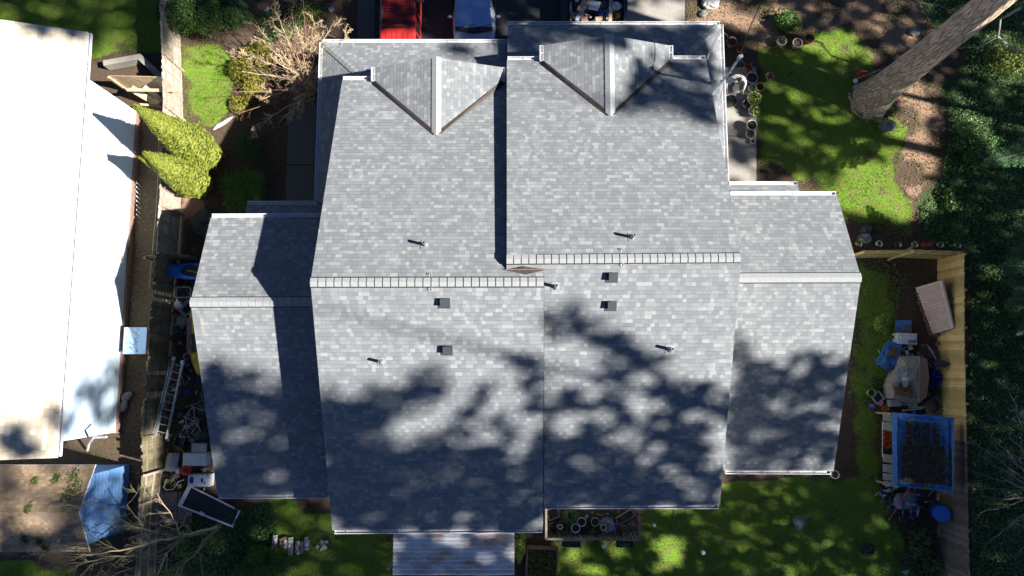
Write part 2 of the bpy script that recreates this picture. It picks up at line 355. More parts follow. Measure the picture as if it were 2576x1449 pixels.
M['needle']=leafmat('fir_needle',[(.04,.11,.04),(.08,.19,.07),(.13,.26,.10)])
M['darklitter']=leafmat('dark_litter',[(.05,.045,.03),(.09,.07,.04),(.03,.03,.02),(.16,.12,.08),(.06,.08,.03)],trans=0)
M['litter']=leafmat('leaf_litter',[(.12,.07,.04),(.2,.12,.07),(.3,.2,.12),(.08,.05,.03)],trans=0)
M['moss']=leafmat('moss',[(.06,.09,.02),(.1,.13,.03),(.05,.06,.02)],trans=0)
M['limeleaf']=leafmat('lime_leaf',[(.3,.42,.06),(.22,.36,.05),(.4,.48,.1)])
# ================= world, light, camera =================
w=bpy.data.worlds.new('World'); sc.world=w; w.use_nodes=True; nt=w.node_tree; bg=nt.nodes['Background']
sky=nt.nodes.new('ShaderNodeTexSky'); sky.sky_type='NISHITA'; sky.sun_disc=False
sky.sun_elevation=math.asin(SUN.z); sky.sun_rotation=math.atan2(SUN.x,SUN.y); sky.air_density=.38; sky.ozone_density=6.0; sky.dust_density=.1
nt.links.new(sky.outputs[0],bg.inputs[0]); bg.inputs[1].default_value=.05
ld=bpy.data.lights.new('sun','SUN'); ld.energy=5.0; ld.angle=R(.7); ld.color=(1,.95,.87)
lo=bpy.data.objects.new('sun',ld); COL.objects.link(lo); lo.rotation_euler=SUN.to_track_quat('Z','Y').to_euler(); lo.location=(30,-10,60)
cd=bpy.data.cameras.new('camera'); cd.lens=24; cd.sensor_width=36; cd.clip_end=900; cd.clip_start=.1
co=bpy.data.objects.new('camera',cd); COL.objects.link(co); co.location=(0,0,H); co.rotation_euler=(T,0,0); sc.camera=co
sc.view_settings.view_transform='Standard'; sc.view_settings.look='None'; sc.view_settings.gamma=1; sc.view_settings.exposure=1.37
sc.cycles.max_bounces=5; sc.cycles.diffuse_bounces=2; sc.cycles.transparent_max_bounces=6; sc.cycles.use_denoising=True
# ================= ground =================
LAWN_TL=[(-60,-60),(404,-60),(404,130),(350,137),(262,155),(222,150),(-60,150)]
LAWN_L=[(455,110),(560,110),(600,150),(600,200),(580,285),(535,325),(462,305)]
LAWN_R=[(1905,120),(2130,60),(2200,150),(2200,280),(2290,330),(2250,450),(2300,520),(2290,600),(2130,560),(2090,490),(2010,470),(1960,400),(1905,420)]
LAWN_S=[(1400,1275),(2150,1190),(2150,640),(2260,700),(2260,1000),(2220,1050),(2215,1250),(2260,1330),(2330,1500),(1330,1500),(1402,1449)]
LAWN_S2=[(690,1250),(1000,1340),(1000,1500),(690,1500),(735,1400),(680,1340)]
LAWN_BL=[(-60,1424),(180,1424),(170,1500),(-60,1500)]
IVY_R=[(2300,-60),(2650,-60),(2650,1520),(2440,1520),(2435,640),(2330,610),(2310,540),(2360,470),(2385,330),(2385,230),(2440,150),(2330,60)]
IVY_BL=[(470,1290),(560,1330),(690,1255),(700,1330),(735,1400),(690,1500),(300,1500),(430,1400)]
DIRT_R=[(1722,-60),(2330,-60),(2400,60),(2330,130),(2220,160),(2130,60),(1905,120),(1830,100),(1722,60)]
DIRT_T=[(2235,230),(2330,190),(2375,230),(2380,400),(2330,520),(2260,480),(2290,330),(2210,290)]
DIRT_M=[(450,480),(520,500),(545,560),(480,660),(455,600)]
nx,ny=330,230; X0,X1,Y0,Y1=-27,27,-11.5,21
xs=np.linspace(X0,X1,nx); ys=np.linspace(Y0,Y1,ny); GX,GY=np.meshgrid(xs,ys); 
def soft(poly,blur=.35):
    pp=pixpoly(poly); acc=np.zeros(GX.shape); rg=np.random.default_rng(3)
    jx=sum(np.sin(GX*k+GY*k*.7+a)*.12/k for k,a in ((1.3,1),(2.7,4),(5.1,2))) ; jy=sum(np.cos(GY*k-GX*k*.6+a)*.12/k for k,a in ((1.5,2),(2.9,3),(5.7,5)))
    for i in range(14):
        ox,oy=rg.normal(0,blur,2); acc+=inpoly(GX+jx*2+ox,GY+jy*2+oy,pp)
    return acc/14
grassw=(.80+.28*np.sin(GX*1.3+GY*2.1)*np.sin(GY*1.7-GX*.9)+.12*np.sin(GX*4.7+2)*np.sin(GY*5.3))*np.clip(soft(LAWN_TL,.15)+soft(LAWN_L,.2)+soft(LAWN_R)+soft(LAWN_S,.3)+soft(LAWN_S2,.2)+soft(LAWN_BL,.2),0,1)
ivyw=np.clip(soft(IVY_R)+soft(IVY_BL),0,1); dirtw=np.clip(soft(DIRT_R)+soft(DIRT_T)+soft(DIRT_M),0,1)*(1-.7*np.clip(soft(LAWN_L),0,1))
zz=.02*np.sin(GX*.9)*np.cos(GY*1.1)-.025
verts=np.stack([GX,GY,zz],-1).reshape(-1,3); idx=np.arange(nx*ny).reshape(ny,nx)
fc=np.stack([idx[:-1,:-1],idx[:-1,1:],idx[1:,1:],idx[1:,:-1]],-1).reshape(-1,4)
# outer skirt so that the sheet reaches the horizon
me=bpy.data.meshes.new('ground'); big=[(-450,-450,-.06),(450,-450,-.06),(450,450,-.06),(-450,450,-.06)]
cor=[0,nx-1,nx*ny-1,nx*ny-nx]; nv=nx*ny
edgeS=list(idx[0,:]);edgeN=list(idx[-1,::-1]);edgeW=list(idx[::-1,0]);edgeE=list(idx[:,-1])
faces=fc.tolist()+[[nv,nv+1]+[int(i) for i in edgeS[::-1]],[nv+1,nv+2]+[int(i) for i in edgeE[::-1]],[nv+2,nv+3]+[int(i) for i in edgeN[::-1]],[nv+3,nv]+[int(i) for i in edgeW[::-1]]]
me.from_pydata(verts.tolist()+big,[],faces)
ca=me.color_attributes.new('cover','FLOAT_COLOR','POINT')
cd_=np.zeros((nv+4,4)); cd_[:nv,0]=grassw.reshape(-1); cd_[:nv,1]=ivyw.reshape(-1); cd_[:nv,2]=(dirtw*(.62+.5*np.sin(GX*1.9+1)*np.sin(GY*2.3))).clip(0,1).reshape(-1); cd_[:,3]=1; cd_[nv:,1]=.8; cd_[nv:,0]=.9
ca.data.foreach_set('color',cd_.reshape(-1))
def groundmat():
    m,nt,b=newmat('ground'); b.inputs['Roughness'].default_value=.95; b.inputs['Specular IOR Level'].default_value=.15
    at=N_(nt,'ShaderNodeAttribute',attribute_name='cover'); sp=N_(nt,'ShaderNodeSeparateColor'); nt.links.new(at.outputs['Color'],sp.inputs[0])
    g=N_(nt,'ShaderNodeNewGeometry')
    def noi(s,d=7,ro=.6):
        n=N_(nt,'ShaderNodeTexNoise'); n.inputs['Scale'].default_value=s; n.inputs['Detail'].default_value=d; n.inputs['Roughness'].default_value=ro; nt.links.new(g.outputs['Position'],n.inputs['Vector']); return n.outputs['Fac']
    fine=noi(22,6,.7); mid=noi(2.2,6,.65); big_=noi(.6)
    def rp(stops,src):
        r=ramp(nt,stops); nt.links.new(src,r.inputs[0]); return r.outputs[0]
    def mixc(f,a,b_):
        n=N_(nt,'ShaderNodeMixRGB'); nt.links.new(f,n.inputs[0]); nt.links.new(a,n.inputs[1]); nt.links.new(b_,n.inputs[2]); return n.outputs[0]
    soil=rp([(.3,(.04,.03,.02)),(.5,(.085,.06,.042)),(.7,(.17,.12,.085))],fine)
    dirt=rp([(.3,(.13,.075,.045)),(.5,(.30,.19,.13)),(.7,(.46,.33,.24))],fine)
    gr=mixc(rp([(.4,(0,0,0)),(.6,(1,1,1))],mid),rp([(.3,(.06,.14,.012)),(.7,(.19,.36,.03))],fine),rp([(.3,(.09,.12,.025)),(.7,(.22,.25,.06))],fine))
    iv=rp([(.35,(.02,.035,.015)),(.7,(.08,.13,.045))],fine)
    def wgt(ch,k=1.0): return rp([(.4,(0,0,0)),(.6,(1,1,1))],math_(nt,'ADD',math_(nt,'MULTIPLY',ch,k),math_(nt,'MULTIPLY',math_(nt,'SUBTRACT',math_(nt,'ADD',math_(nt,'MULTIPLY',mid,.6),math_(nt,'MULTIPLY',fine,.4)),.5),.9)))
    c=mixc(wgt(sp.outputs[2]),soil,dirt); c=mixc(wgt(sp.outputs[1]),c,iv); c=mixc(wgt(sp.outputs[0]),c,gr)
    nt.links.new(c,b.inputs['Base Color'])
    bp=N_(nt,'ShaderNodeBump'); bp.inputs['Strength'].default_value=.7; bp.inputs['Distance'].default_value=.04; nt.links.new(fine,bp.inputs['Height']); nt.links.new(bp.outputs[0],b.inputs['Normal'])
    return m
me.materials.append(groundmat()); me.update(); go=bpy.data.objects.new('ground',me); COL.objects.link(go); tag(go,'grass, soil and dirt ground of the yards',None,kind='structure')
def slab(name,pts,z,m,label,th=.08):
    o=MB().prism([P(u,v,0)+Vector((0,0,z-th)) for u,v in pts],th).build(name,m); tag(o,label,None,kind='structure'); return o
slab('driveway',[(945,-120),(1437,-120),(1437,300),(945,300)],.03,M['asphalt'],'dark asphalt driveway in front of the garages')
slab('pavement',[(900,-120),(944,-120),(944,200),(900,200)],.045,M['aggregate'],'dark aggregate strip beside the driveway')
slab('pavement',[(1439,-120),(1722,-120),(1722,200),(1439,200)],.045,M['concrete'],'sunlit pale concrete pad beside the driveway')
slab('path',[(728,215),(900,215),(850,414),(722,414)],.045,M['aggregate'],'dark aggregate walkway beside the house, north slab')
slab('path',[(722,416.5),(850,416.5),(850,560),(718,560)],.045,M['aggregate'],'dark aggregate walkway beside the house, south slab')
slab('path',[(1790,170),(1902,170),(1902,342),(1790,342)],.045,M['concrete'],'shaded concrete walkway under the flower pots')
slab('path',[(1790,344),(1902,344),(1902,470),(1790,470)],.045,M['concrete'],'half sunlit end of the concrete walkway')
# ---------- grass, ivy, litter ----------
def blades(name,polys,dens,m,label,h=(.03,.07),tri=True,thin=1.0,zoff=0):
    C=[]
    for pl in polys:
        x,y=scatter(pixpoly(pl),dens); C.append(np.stack([x,y],1))
    C=np.concatenate(C); n=len(C)
    fld=np.sin(C[:,0]*1.7+C[:,1]*.8)+np.sin(C[:,1]*2.3-C[:,0]*1.1)+np.sin(C[:,0]*4.1)*np.sin(C[:,1]*3.7)
    keep=RNG.uniform(size=n)<np.clip(.75+.25*fld,.15,1)*thin; C=C[keep]; n=len(C)
    s=RNG.uniform(h[0],h[1],n); Nn=RNG.normal(size=(n,3)); Nn[:,2]*=.55; up=np.tile([0,0,1.0],(n,1))+RNG.normal(size=(n,3))*.5
    CC=np.concatenate([C,(np.full((n,1),.0)+zoff)],1)
    A=RNG.normal(size=(n,3)); A[:,2]=0; A/=np.linalg.norm(A,axis=1,keepdims=True)
    B=up/np.linalg.norm(up,axis=1,keepdims=True); B[:,:2]+=RNG.normal(size=(n,2))*.5
    wd=.011; V=np.stack([CC-A*wd,CC+A*wd,CC+B*s[:,None]*1.0],1)
    me=bpy.data.meshes.new(name); me.vertices.add(n*3); me.vertices.foreach_set('co',V.reshape(-1)); me.loops.add(n*3); me.loops.foreach_set('vertex_index',np.arange(n*3,dtype=np.int32))
    me.polygons.add(n); me.polygons.foreach_set('loop_start',np.arange(0,n*3,3,dtype=np.int32)); me.polygons.foreach_set('loop_total',np.full(n,3,dtype=np.int32)); me.materials.append(m); me.update(); me.validate()
    o=bpy.data.objects.new(name,me); COL.objects.link(o); tag(o,label,'grass',kind='stuff')
blades('grass',[LAWN_TL,LAWN_L,LAWN_R,LAWN_S,LAWN_S2,LAWN_BL],620,M['grass'],'short green lawn grass round the houses')
def groundcover(name,polys,dens,m,label,size=(.03,.06),hmax=.3,cat='ivy',flat=1.5):
    C=[]
    for pl in polys:
        x,y=scatter(pixpoly(pl),dens); C.append(np.stack([x,y],1))
    C=np.concatenate(C); n=len(C)
    hf=(np.sin(C[:,0]*1.1+C[:,1]*1.9)+np.sin(C[:,1]*1.3-C[:,0]*2.1)+np.sin(C[:,0]*3.3+1)*np.sin(C[:,1]*2.9))/3
    k=RNG.uniform(size=n)<.62+.5*hf; C=C[k];hf=hf[k];n=len(C)
    z=np.clip(.5+.5*hf,0,1)*hmax*RNG.uniform(.3,1,n)+.01
    Nn=RNG.normal(size=(n,3)); Nn[:,2]=np.abs(Nn[:,2])+flat
    o=quads(name,np.concatenate([C,z[:,None]],1),Nn,RNG.uniform(size[0],size[1],n),m,aspect=1.1); tag(o,label,cat,kind='stuff')
groundcover('ivy',[IVY_R],330,M['ivy'],'dark green ivy covering the ground beyond the cedar fence and around the big trunk')
groundcover('undergrowth',[IVY_BL],300,M['ivy'],'dark ivy patch below the bare leaning tree',hmax=.2)
groundcover('weeds',[[(2150,640),(2300,660),(2250,800),(2240,1010),(2130,1010)],[(2250,1300),(2360,1330),(2360,1500),(2200,1500)],[(1298,1340),(1330,1360),(1325,1410),(1296,1410)]],120,M['ivy'],'leafy weeds along the cedar fence',hmax=.18)
groundcover('leaf_litter',[DIRT_R,DIRT_T,DIRT_M,[(340,310),(400,310),(375,1150),(300,1150)],[(345,1150),(400,1150),(370,1400),(310,1400)],[(2140,560),(2430,620),(2430,660),(2150,660)],[(400,700),(530,700),(560,1260),(400,1260)],[(690,215),(725,215),(722,510),(690,510)]],170,M['litter'],'fallen brown leaves and bark chips on the soil',size=(.015,.035),hmax=.02,cat='leaves')
groundcover('moss',[[(340,700),(372,700),(350,960),(315,960)],[(400,1040),(470,1040),(450,1100),(400,1100)],[(140,1115),(290,1100),(295,1160),(150,1150)]],420,M['moss'],'green moss patches between the neighbouring house and the grey fence',size=(.01,.025),hmax=.03,cat='moss')

groundcover('garden_weeds',[DIRT_R,DIRT_T],70,M['softleaf'],'sparse small weeds on the reddish dirt round the big trunk',size=(.025,.05),hmax=.1)

groundcover('lawn_leaves',[LAWN_TL,LAWN_L,LAWN_R,LAWN_S,LAWN_S2],9,M['litter'],'brown leaves fallen on the lawns',size=(.02,.045),hmax=.05,cat='leaves')
groundcover('clover',[LAWN_L,LAWN_R,LAWN_S,LAWN_S2],60,M['softleaf'],'patches of clover and weeds in the lawns',size=(.018,.035),hmax=.05,cat='clover')
# ================= the duplex house =================
ZR=8.5; ZW=6.3
house=thing('duplex_house','grey shingled duplex house with two tall gabled units and low side wings','house',P(1290,700,0))
XL=P(781,710,ZR).x; XR=P(1865,648,ZR).x; XLW=P(479,760,ZW).x; XRW=P(2166,698,ZW).x
def slopeplane(ridge,zr,eave,X):
    ze=zX(*eave,X); a=P(*ridge,zr); b=P(*eave,ze); return plane3(a,Vector((a.x+1,a.y,a.z)),b),ze,b.y
plMLf,zMLf,yMLf=slopeplane((781,710),ZR,(861,200),XL); plMLr,zMLr,yMLr=slopeplane((781,710),ZR,(836,1337),XL)
plMRf,zMRf,yMRf=slopeplane((1865,648),ZR,(1777,150),XR); plMRr,zMRr,yMRr=slopeplane((1865,648),ZR,(1812,1274),XR)
plLWf,zLWf,yLWf=slopeplane((479,760),ZW,(530,546),XLW); plLWr,zLWr,yLWr=slopeplane((479,760),ZW,(546,1248),XLW)
plRWf,zRWf,yRWf=slopeplane((2166,698),ZW,(2106,490),XRW); plRWr,zRWr,yRWr=slopeplane((2166,698),ZW,(2097,1186),XRW)
print('eaves',zMLf,zMLr,zMRf,zMRr,zLWf,zLWr,zRWf,zRWr)
def roof_slab(parent,name,pts,m,th=.1,side=None,label=None):
    pts=[Vector(p) for p in pts]; n=Vector((0,0,0))
    for i in range(len(pts)):
        a,b=pts[i],pts[(i+1)%len(pts)]; n+=a.cross(b)
    n.normalize()
    if n.z<0: n=-n; pts.reverse()
    e=Vector((0,0,1)).cross(n); e=e.normalized() if e.length>1e-4 else Vector((1,0,0)); s=n.cross(e)
    if s.z<0: s=-s
    k=len(pts); mb=MB(); uv=[(p.dot(e)+60,p.dot(s)+60) for p in pts]
    low=[p-Vector((0,0,th)) for p in pts]
    mb.add(pts+low,[tuple(range(k)),tuple(range(2*k-1,k-1,-1))]+[(i,k+i,k+(i+1)%k,(i+1)%k) for i in range(k)],0,{0:uv,1:[uv[i] for i in range(k-1,-1,-1)]})
    mb.m=[0]+[1]*(k+1)
    o=mb.build(name,[m,side or M['fascia']],parent)
    if label: o['label']=label
    return o
def pl(plane,*pix): return [onplane(u,v,plane) for u,v in pix]
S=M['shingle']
def roofpart(name='roof'):
    o=bpy.data.objects.new(name,None); COL.objects.link(o); o.parent=house; o['_w']=house['_w']; o.empty_display_size=.1; return o
def cap(parent,a,b,w,n,m=None,drop=.38,gapw=.034,lift=.03,name='ridge_cap',outline=.03,side=None):
    a=Vector(a);b=Vector(b); d=(b-a); L=d.length; d.normalize(); s=Vector((-d.y,d.x,0)).normalized() if side is None else side; mb=MB()
    h=w/2
    def vee(p0,p1,hw,l0,l1,mi):
        vs=[]
        for p,l in ((p0,l0),(p1,l1)):
            for q,zz in ((-hw,-drop*hw),(0,0),(hw,-drop*hw)): vs.append(p+s*q+Vector((0,0,zz+l)))
        for p,l in ((p0,l0),(p1,l1)):
            for q,zz in ((-hw,-drop*hw),(0,0),(hw,-drop*hw)): vs.append(p+s*q+Vector((0,0,zz+l-.025)))
        mb.add(vs,[(0,1,4,3),(1,2,5,4),(0,3,9,6),(2,8,11,5),(0,6,7,1),(1,7,8,2),(3,4,10,9),(4,5,11,10)],mi)
    vee(a,b,h+outline,lift-.012,lift-.012,1)
    for i in range(n):
        p0=a+d*(L*i/n+gapw/2); p1=a+d*(L*(i+1)/n-gapw/2); vee(p0,p1,h,lift+.004,lift+.014,0)
    return mb.build(name,[m or M['cap'],M['hole']],parent)
def gutter(parent,a,b,out,w=.14,step=.9,name='gutter'):
    """a,b: inner top edge of the gutter; out: horizontal direction away from the roof"""
    a=Vector(a);b=Vector(b);o=Vector(out).normalized(); d=(b-a); L=d.length; d.normalize(); rz=math.atan2(d.y,d.x); mb=MB(); mid=(a+b)/2
    mb.box(mid+o*w*.5+Vector((0,0,-.11)),(L,w,.012),rz); mb.box(mid+o*.006+Vector((0,0,-.052)),(L,.012,.104),rz); mb.box(mid+o*(w-.008)+Vector((0,0,-.045)),(L,.026,.118),rz)
    for p in (a,b): mb.box(p+o*w*.5+d*(.006 if p is a else -.006)+Vector((0,0,-.052)),(.012,w-.03,.1),rz)
    n=max(1,int(L/step))
    for i in range(n): mb.box(a+d*(L*(i+.5)/n)+o*w*.5+Vector((0,0,-.012)),(.026,w-.03,.012),rz)
    return mb.build(name,M['gutter'],parent)
NO=(0,1,0); SO=(0,-1,0); WE=(-1,0,0); EA=(1,0,0)
# --- west (left) unit roof
r1=roofpart()
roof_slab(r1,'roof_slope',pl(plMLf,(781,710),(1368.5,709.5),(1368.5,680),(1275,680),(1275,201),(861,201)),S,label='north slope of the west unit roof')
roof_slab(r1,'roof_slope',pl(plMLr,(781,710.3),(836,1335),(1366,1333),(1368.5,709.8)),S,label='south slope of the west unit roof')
cap(r1,P(779,710,ZR),P(1369,709,ZR),.30,29)
gutter(r1,onplane(863,201,plMLf),onplane(943,201,plMLf),NO); gutter(r1,onplane(1262,201,plMLf),onplane(1274,201,plMLf),NO)
gutter(r1,onplane(842,1333,plMLr),onplane(1363,1330,plMLr),SO)
# --- east unit roof
r2=roofpart()
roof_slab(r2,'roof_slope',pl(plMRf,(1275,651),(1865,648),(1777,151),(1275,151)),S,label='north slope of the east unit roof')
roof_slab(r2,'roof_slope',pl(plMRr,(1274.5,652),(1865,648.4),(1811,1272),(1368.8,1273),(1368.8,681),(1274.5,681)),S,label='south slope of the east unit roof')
cap(r2,P(1273,652,ZR),P(1864,648,ZR),.30,31)
gutter(r2,onplane(1277,151,plMRf),onplane(1366,151,plMRf),NO); gutter(r2,onplane(1684,149,plMRf),onplane(1774,149,plMRf),NO)
gutter(r2,onplane(1371,1270,plMRr),onplane(1807,1270,plMRr),SO)
# cricket: little brown diamond where the two ridges pass each other
q=[onplane(1267,679,plMLf)+Vector((0,0,.03)),onplane(1322,672,plMRr)+Vector((0,0,.12)),onplane(1376,678,plMRr)+Vector((0,0,.03)),onplane(1322,691,plMLf)+Vector((0,0,.02))]
mb=MB(); mb.add(q+[p-Vector((0,0,.3)) for p in q],[(0,1,2,3),(7,6,5,4),(0,4,5,1),(1,5,6,2),(2,6,7,3),(3,7,4,0)]); mb.box((q[0]+q[2])/2+Vector((0,0,.06)),((q[2]-q[0]).length*.92,.02,.015),math.atan2((q[2]-q[0]).y,(q[2]-q[0]).x),1)  # lighter strip: highlight along the middle put in as colour
mb.build('cricket',[M['fascia'],M['logbrown']],r2)
# --- west wing
r3=roofpart()
roof_slab(r3,'roof_slope',pl(plLWf,(479,760),(812,759),(812,547),(530,547)),S,label='north slope of the west wing roof')
roof_slab(r3,'roof_slope',pl(plLWr,(479,760.3),(547,1247),(828,1246),(812,760)),S,label='south slope of the west wing roof')
cap(r3,P(477,760,ZW),P(790,759,ZW),.34,17,gapw=.014)
gutter(r3,onplane(533,547,plLWf),onplane(806,546,plLWf),NO); gutter(r3,onplane(550,1245,plLWr),onplane(826,1244,plLWr),SO)
# --- east wing
r4=roofpart()
roof_slab(r4,'roof_slope',pl(plRWf,(1830,699),(2166,698),(2106,491),(1830,491)),S,label='north slope of the east wing roof')
roof_slab(r4,'roof_slope',pl(plRWr,(1812,699),(2166,698.4),(2097,1185),(1812,1184)),S,label='south slope of the east wing roof')
cap(r4,P(1840,699,ZW),P(2167,698,ZW),.34,22,gapw=.004)
gutter(r4,onplane(1838,491,plRWf),onplane(2103,491,plRWf),NO); gutter(r4,onplane(1825,1183,plRWr),onplane(2090,1184,plRWr),SO)
# --- low skirt roofs
ZS=2.8; PIT=.40
def skirtplane(p,direction): # rises towards `direction`
    d=Vector(direction); n=Vector((-d.x*PIT,-d.y*PIT,1)).normalized(); return (Vector(p),n)
# west unit: north skirt and west skirt with a hip between
cA=P(812,107,ZS); plA=skirtplane(cA,(0,-1,0)); plB=skirtplane(cA,(1,0,0))
yA=yMLf-.35; dA=cA.y-yA
xw=XL+.35
hipA=cA+Vector((dA,-dA,dA*PIT)); xin=cA.x+ (xw-cA.x)
r5=roofpart()
dW=xw-cA.x
roof_slab(r5,'roof_slope',[cA,cA+Vector((dW,-dW,dW*PIT)),Vector((xw,yA,cA.z+dA*PIT)),Vector((P(1276,104,ZS).x,yA,cA.z+dA*PIT)),Vector((P(1276,104,ZS).x,cA.y,cA.z))],S,label='north porch roof of the west unit')
ySk=P(806,508,ZS).y
roof_slab(r5,'roof_slope',[cA,cA+Vector((dW,-dW,dW*PIT)),Vector((xw,ySk-.6,cA.z+dW*PIT)),Vector((cA.x,ySk,cA.z))],S,label='west porch roof of the west unit')
cap(r5,cA+Vector((.02,-.02,.0)),cA+Vector((dW*.98,-dW*.98,dW*PIT*.98)),.30,11,M['capdark'],drop=.28,outline=.008,name='hip_cap')
gutter(r5,cA,Vector((P(1276,104,ZS).x,cA.y,cA.z)),NO); gutter(r5,Vector((cA.x,ySk+.1,cA.z)),cA,WE)
# west wing skirt
cB=P(622,514,ZS); r6=roofpart()
roof_slab(r6,'roof_slope',[cB,cB+Vector((0,-1.6,1.6*PIT)),Vector((cA.x+1.2,cB.y-1.6,ZS+1.6*PIT)),Vector((cA.x+.3,cB.y,ZS))],S,label='small porch roof north of the west wing')
gutter(r6,cB,Vector((cA.x-.02,cB.y,ZS)),NO)
# east unit skirts
cC=P(1811,62,ZS); yC=yMRf-.35; dC=cC.y-yC; xe=XR-.35; dE=max(cC.x-xe,.6); r7=roofpart()
print('skirt',dA,dW,dC,dE, cC.x, XR)
xl=P(1277,60,ZS).x; dE=cC.x-xe
roof_slab(r7,'roof_slope',[cC,cC+Vector((-dE,-dE,dE*PIT)),Vector((xe,yC,cC.z+dC*PIT)),Vector((xl,yC,cC.z+dC*PIT)),Vector((xl,cC.y,cC.z))],S,label='north porch roof of the east unit')
yE=P(1828,456,ZS).y
roof_slab(r7,'roof_slope',[cC,Vector((cC.x,yE,cC.z)),Vector((xe,yE-.6,cC.z+dE*PIT)),cC+Vector((-dE,-dE,dE*PIT))],S,label='east porch roof of the east unit')
cap(r7,cC+Vector((-.02,-.02,0)),cC+Vector((-dE*.98,-dE*.98,dE*PIT*.98)),.30,10,M['capdark'],drop=.28,outline=.008,name='hip_cap',gapw=.006)
gutter(r7,Vector((xl,cC.y,cC.z)),cC,NO); gutter(r7,Vector((cC.x,cC.y,cC.z)),Vector((cC.x,yE,cC.z)),EA)
cD=P(2007,465,ZS); r8=roofpart()
roof_slab(r8,'roof_slope',[Vector((cC.x-.8,cD.y,ZS)),cD,cD+Vector((0,-1.7,1.7*PIT)),Vector((cC.x-.8,cD.y-1.7,ZS+1.7*PIT))],S,label='small porch roof north of the east wing')
gutter(r8,Vector((cC.x+.15,cD.y,ZS)),cD,NO)
# --- dormers
def dormer(Np,Sp,W1,W2,E1,E2,plane,label):
    s=onplane(*Sp,plane)+Vector((0,0,.06)); zr=s.z; n=P(*Np,zr); Y=n.y
    zw=zY(*W1,Y); w1=P(*W1,zw); ze=zY(*E1,Y); e1=P(*E1,ze)
    def plz(p): return plane[0].z-(plane[1].x*(p.x-plane[0].x)+plane[1].y*(p.y-plane[0].y))/plane[1].z
    for _ in range(4): zw=max(zw,plz(P(*W2,zw))+.15); ze=max(ze,plz(P(*E2,ze))+.15)
    print('dormer',zr,zw,ze); w1=P(W1[0],W1[1],zw); e1=P(E1[0],E1[1],ze); w1.y=e1.y=Y
    w2=P(*W2,zw); e2=P(*E2,ze)
    r=roofpart('dormer_roof'); r['label']=label
    a=roof_slab(r,'roof_slope',[n,s,w2,w1],S,.09); b=roof_slab(r,'roof_slope',[n,e1,e2,s],S,.09)
    pn=plane[1];pp=plane[0]
    def onz(p): return p.z-(pn.x*(p.x-pp.x)+pn.y*(p.y-pp.y)+pn.z*(p.z-pp.z))/pn.z
    for p,side in ((w2,-1),(e2,1)):
        mb=MB(); d=(s-p); d.normalize(); out=Vector((d.y,-d.x,0)).normalized()
        if out.y>0: out=-out
        pts=[]
        for (u,o_,zl) in ((p,.0,-.02),(s,.0,-.02),(s,.16,None),(p,.16,None)):
            q_=u+out*o_; z_=(q_.z+zl) if zl is not None else onz(q_)+.02
            pts.append(Vector((q_.x,q_.y,z_)))
        low=[Vector((q_.x,q_.y,q_.z-.25)) for q_ in pts]
        mb.add(pts+low,[(0,1,2,3),(7,6,5,4),(0,4,5,1),(1,5,6,2),(2,6,7,3),(3,7,4,0)])
        # two dark board lines
        for k in (.35,.7):
            a_=pts[0].lerp(pts[3],k);b_=pts[1].lerp(pts[2],k); mb.tube([a_+Vector((0,0,.015)),b_+Vector((0,0,.015))],.014,4,1)
        mb.build('valley_board',[M['fascia'],M['hole']],r)
    cap(r,n+Vector((0,.04,0)),s+Vector((0,-.12,-.0)),.36,9,M['capdark' if 0 else 'cap'],drop=.42,gapw=.003,outline=.0)
    gutter(r,w2+Vector((-.0,0,0)),w1,WE,step=5); gutter(r,e1,e2,EA,step=5)
    # gable wall below the north edge
    mb=MB(); g=[n+Vector((0,-.35,-.12)),w1+Vector((.25,-.35,-.2)),w1+Vector((.25,-.35,-1.6)),e1+Vector((-.25,-.35,-1.6)),e1+Vector((-.25,-.35,-.2))]
    mb.add(g,[(0,1,2,3,4)]); mb.build('gable_wall',M['grey_siding'],r)
    for x in (w1,e1): pass
    return r
dormer((1098,145),(1098,334),(943,179),(943,203),(1264,178),(1261,203),plMLf,'gabled dormer roof on the west unit')
dormer((1533,88),(1535,286),(1367,119),(1367,152),(1684,120),(1684,150),plMRf,'gabled dormer roof on the east unit, mostly in tree shade')
# --- walls
def walls(x0,x1,yf,yr,zf,zr_,yridge,zridge,label):
    mb=MB(); prof=[(yr+.45,0),(yf-.45,0),(yf-.45,zf-.02),(yridge,zridge-.3),(yr+.45,zr_-.02)]
    a=[Vector((x0,y,z)) for y,z in prof]; b=[Vector((x1,y,z)) for y,z in prof]; n=5
    mb.add(a+b,[tuple(range(n-1,-1,-1)),tuple(range(n,2*n))]+[(i,(i+1)%n,n+(i+1)%n,n+i) for i in range(n)])
    o=mb.build('wall',M['grey_siding'],house); o['label']=label
walls(XL+.35,P(1368,709,ZR).x-.1,yMLf,yMLr,zMLf,zMLr,P(781,710,ZR).y,ZR,'grey siding walls of the west unit')
walls(P(1277,650,ZR).x,XR-.35,yMRf,yMRr,zMRf,zMRr,P(1865,648,ZR).y,ZR,'grey siding walls of the east unit')
walls(XLW+.35,XL+.3,yLWf,yLWr,zLWf,zLWr,P(479,760,ZW).y,ZW,'grey siding walls of the west wing')
walls(XR-.4,XRW-.35,yRWf,yRWr,zRWf,zRWr,P(2166,698,ZW).y,ZW,'grey siding walls of the east wing')
for (x0,x1,y1,y0,lb) in ((cA.x+.8,P(1276,104,ZS).x,cA.y-.5,yMLf-.5,'ground floor walls of the west garage'),(xl+.02,cC.x-.8,cC.y-.5,yMRf-.5,'ground floor walls of the east garage')):
    o=MB().box(((x0+x1)/2,(y0+y1)/2,1.3),(x1-x0,y1-y0,2.6)).build('wall',M['grey_siding'],house); o['label']=lb
    for xx in (x0+(x1-x0)*.3,):
        MB().box((xx+.8,y1+.03,1.1),(4.4,.06,2.15)).build('garage_door',M['white'],house)
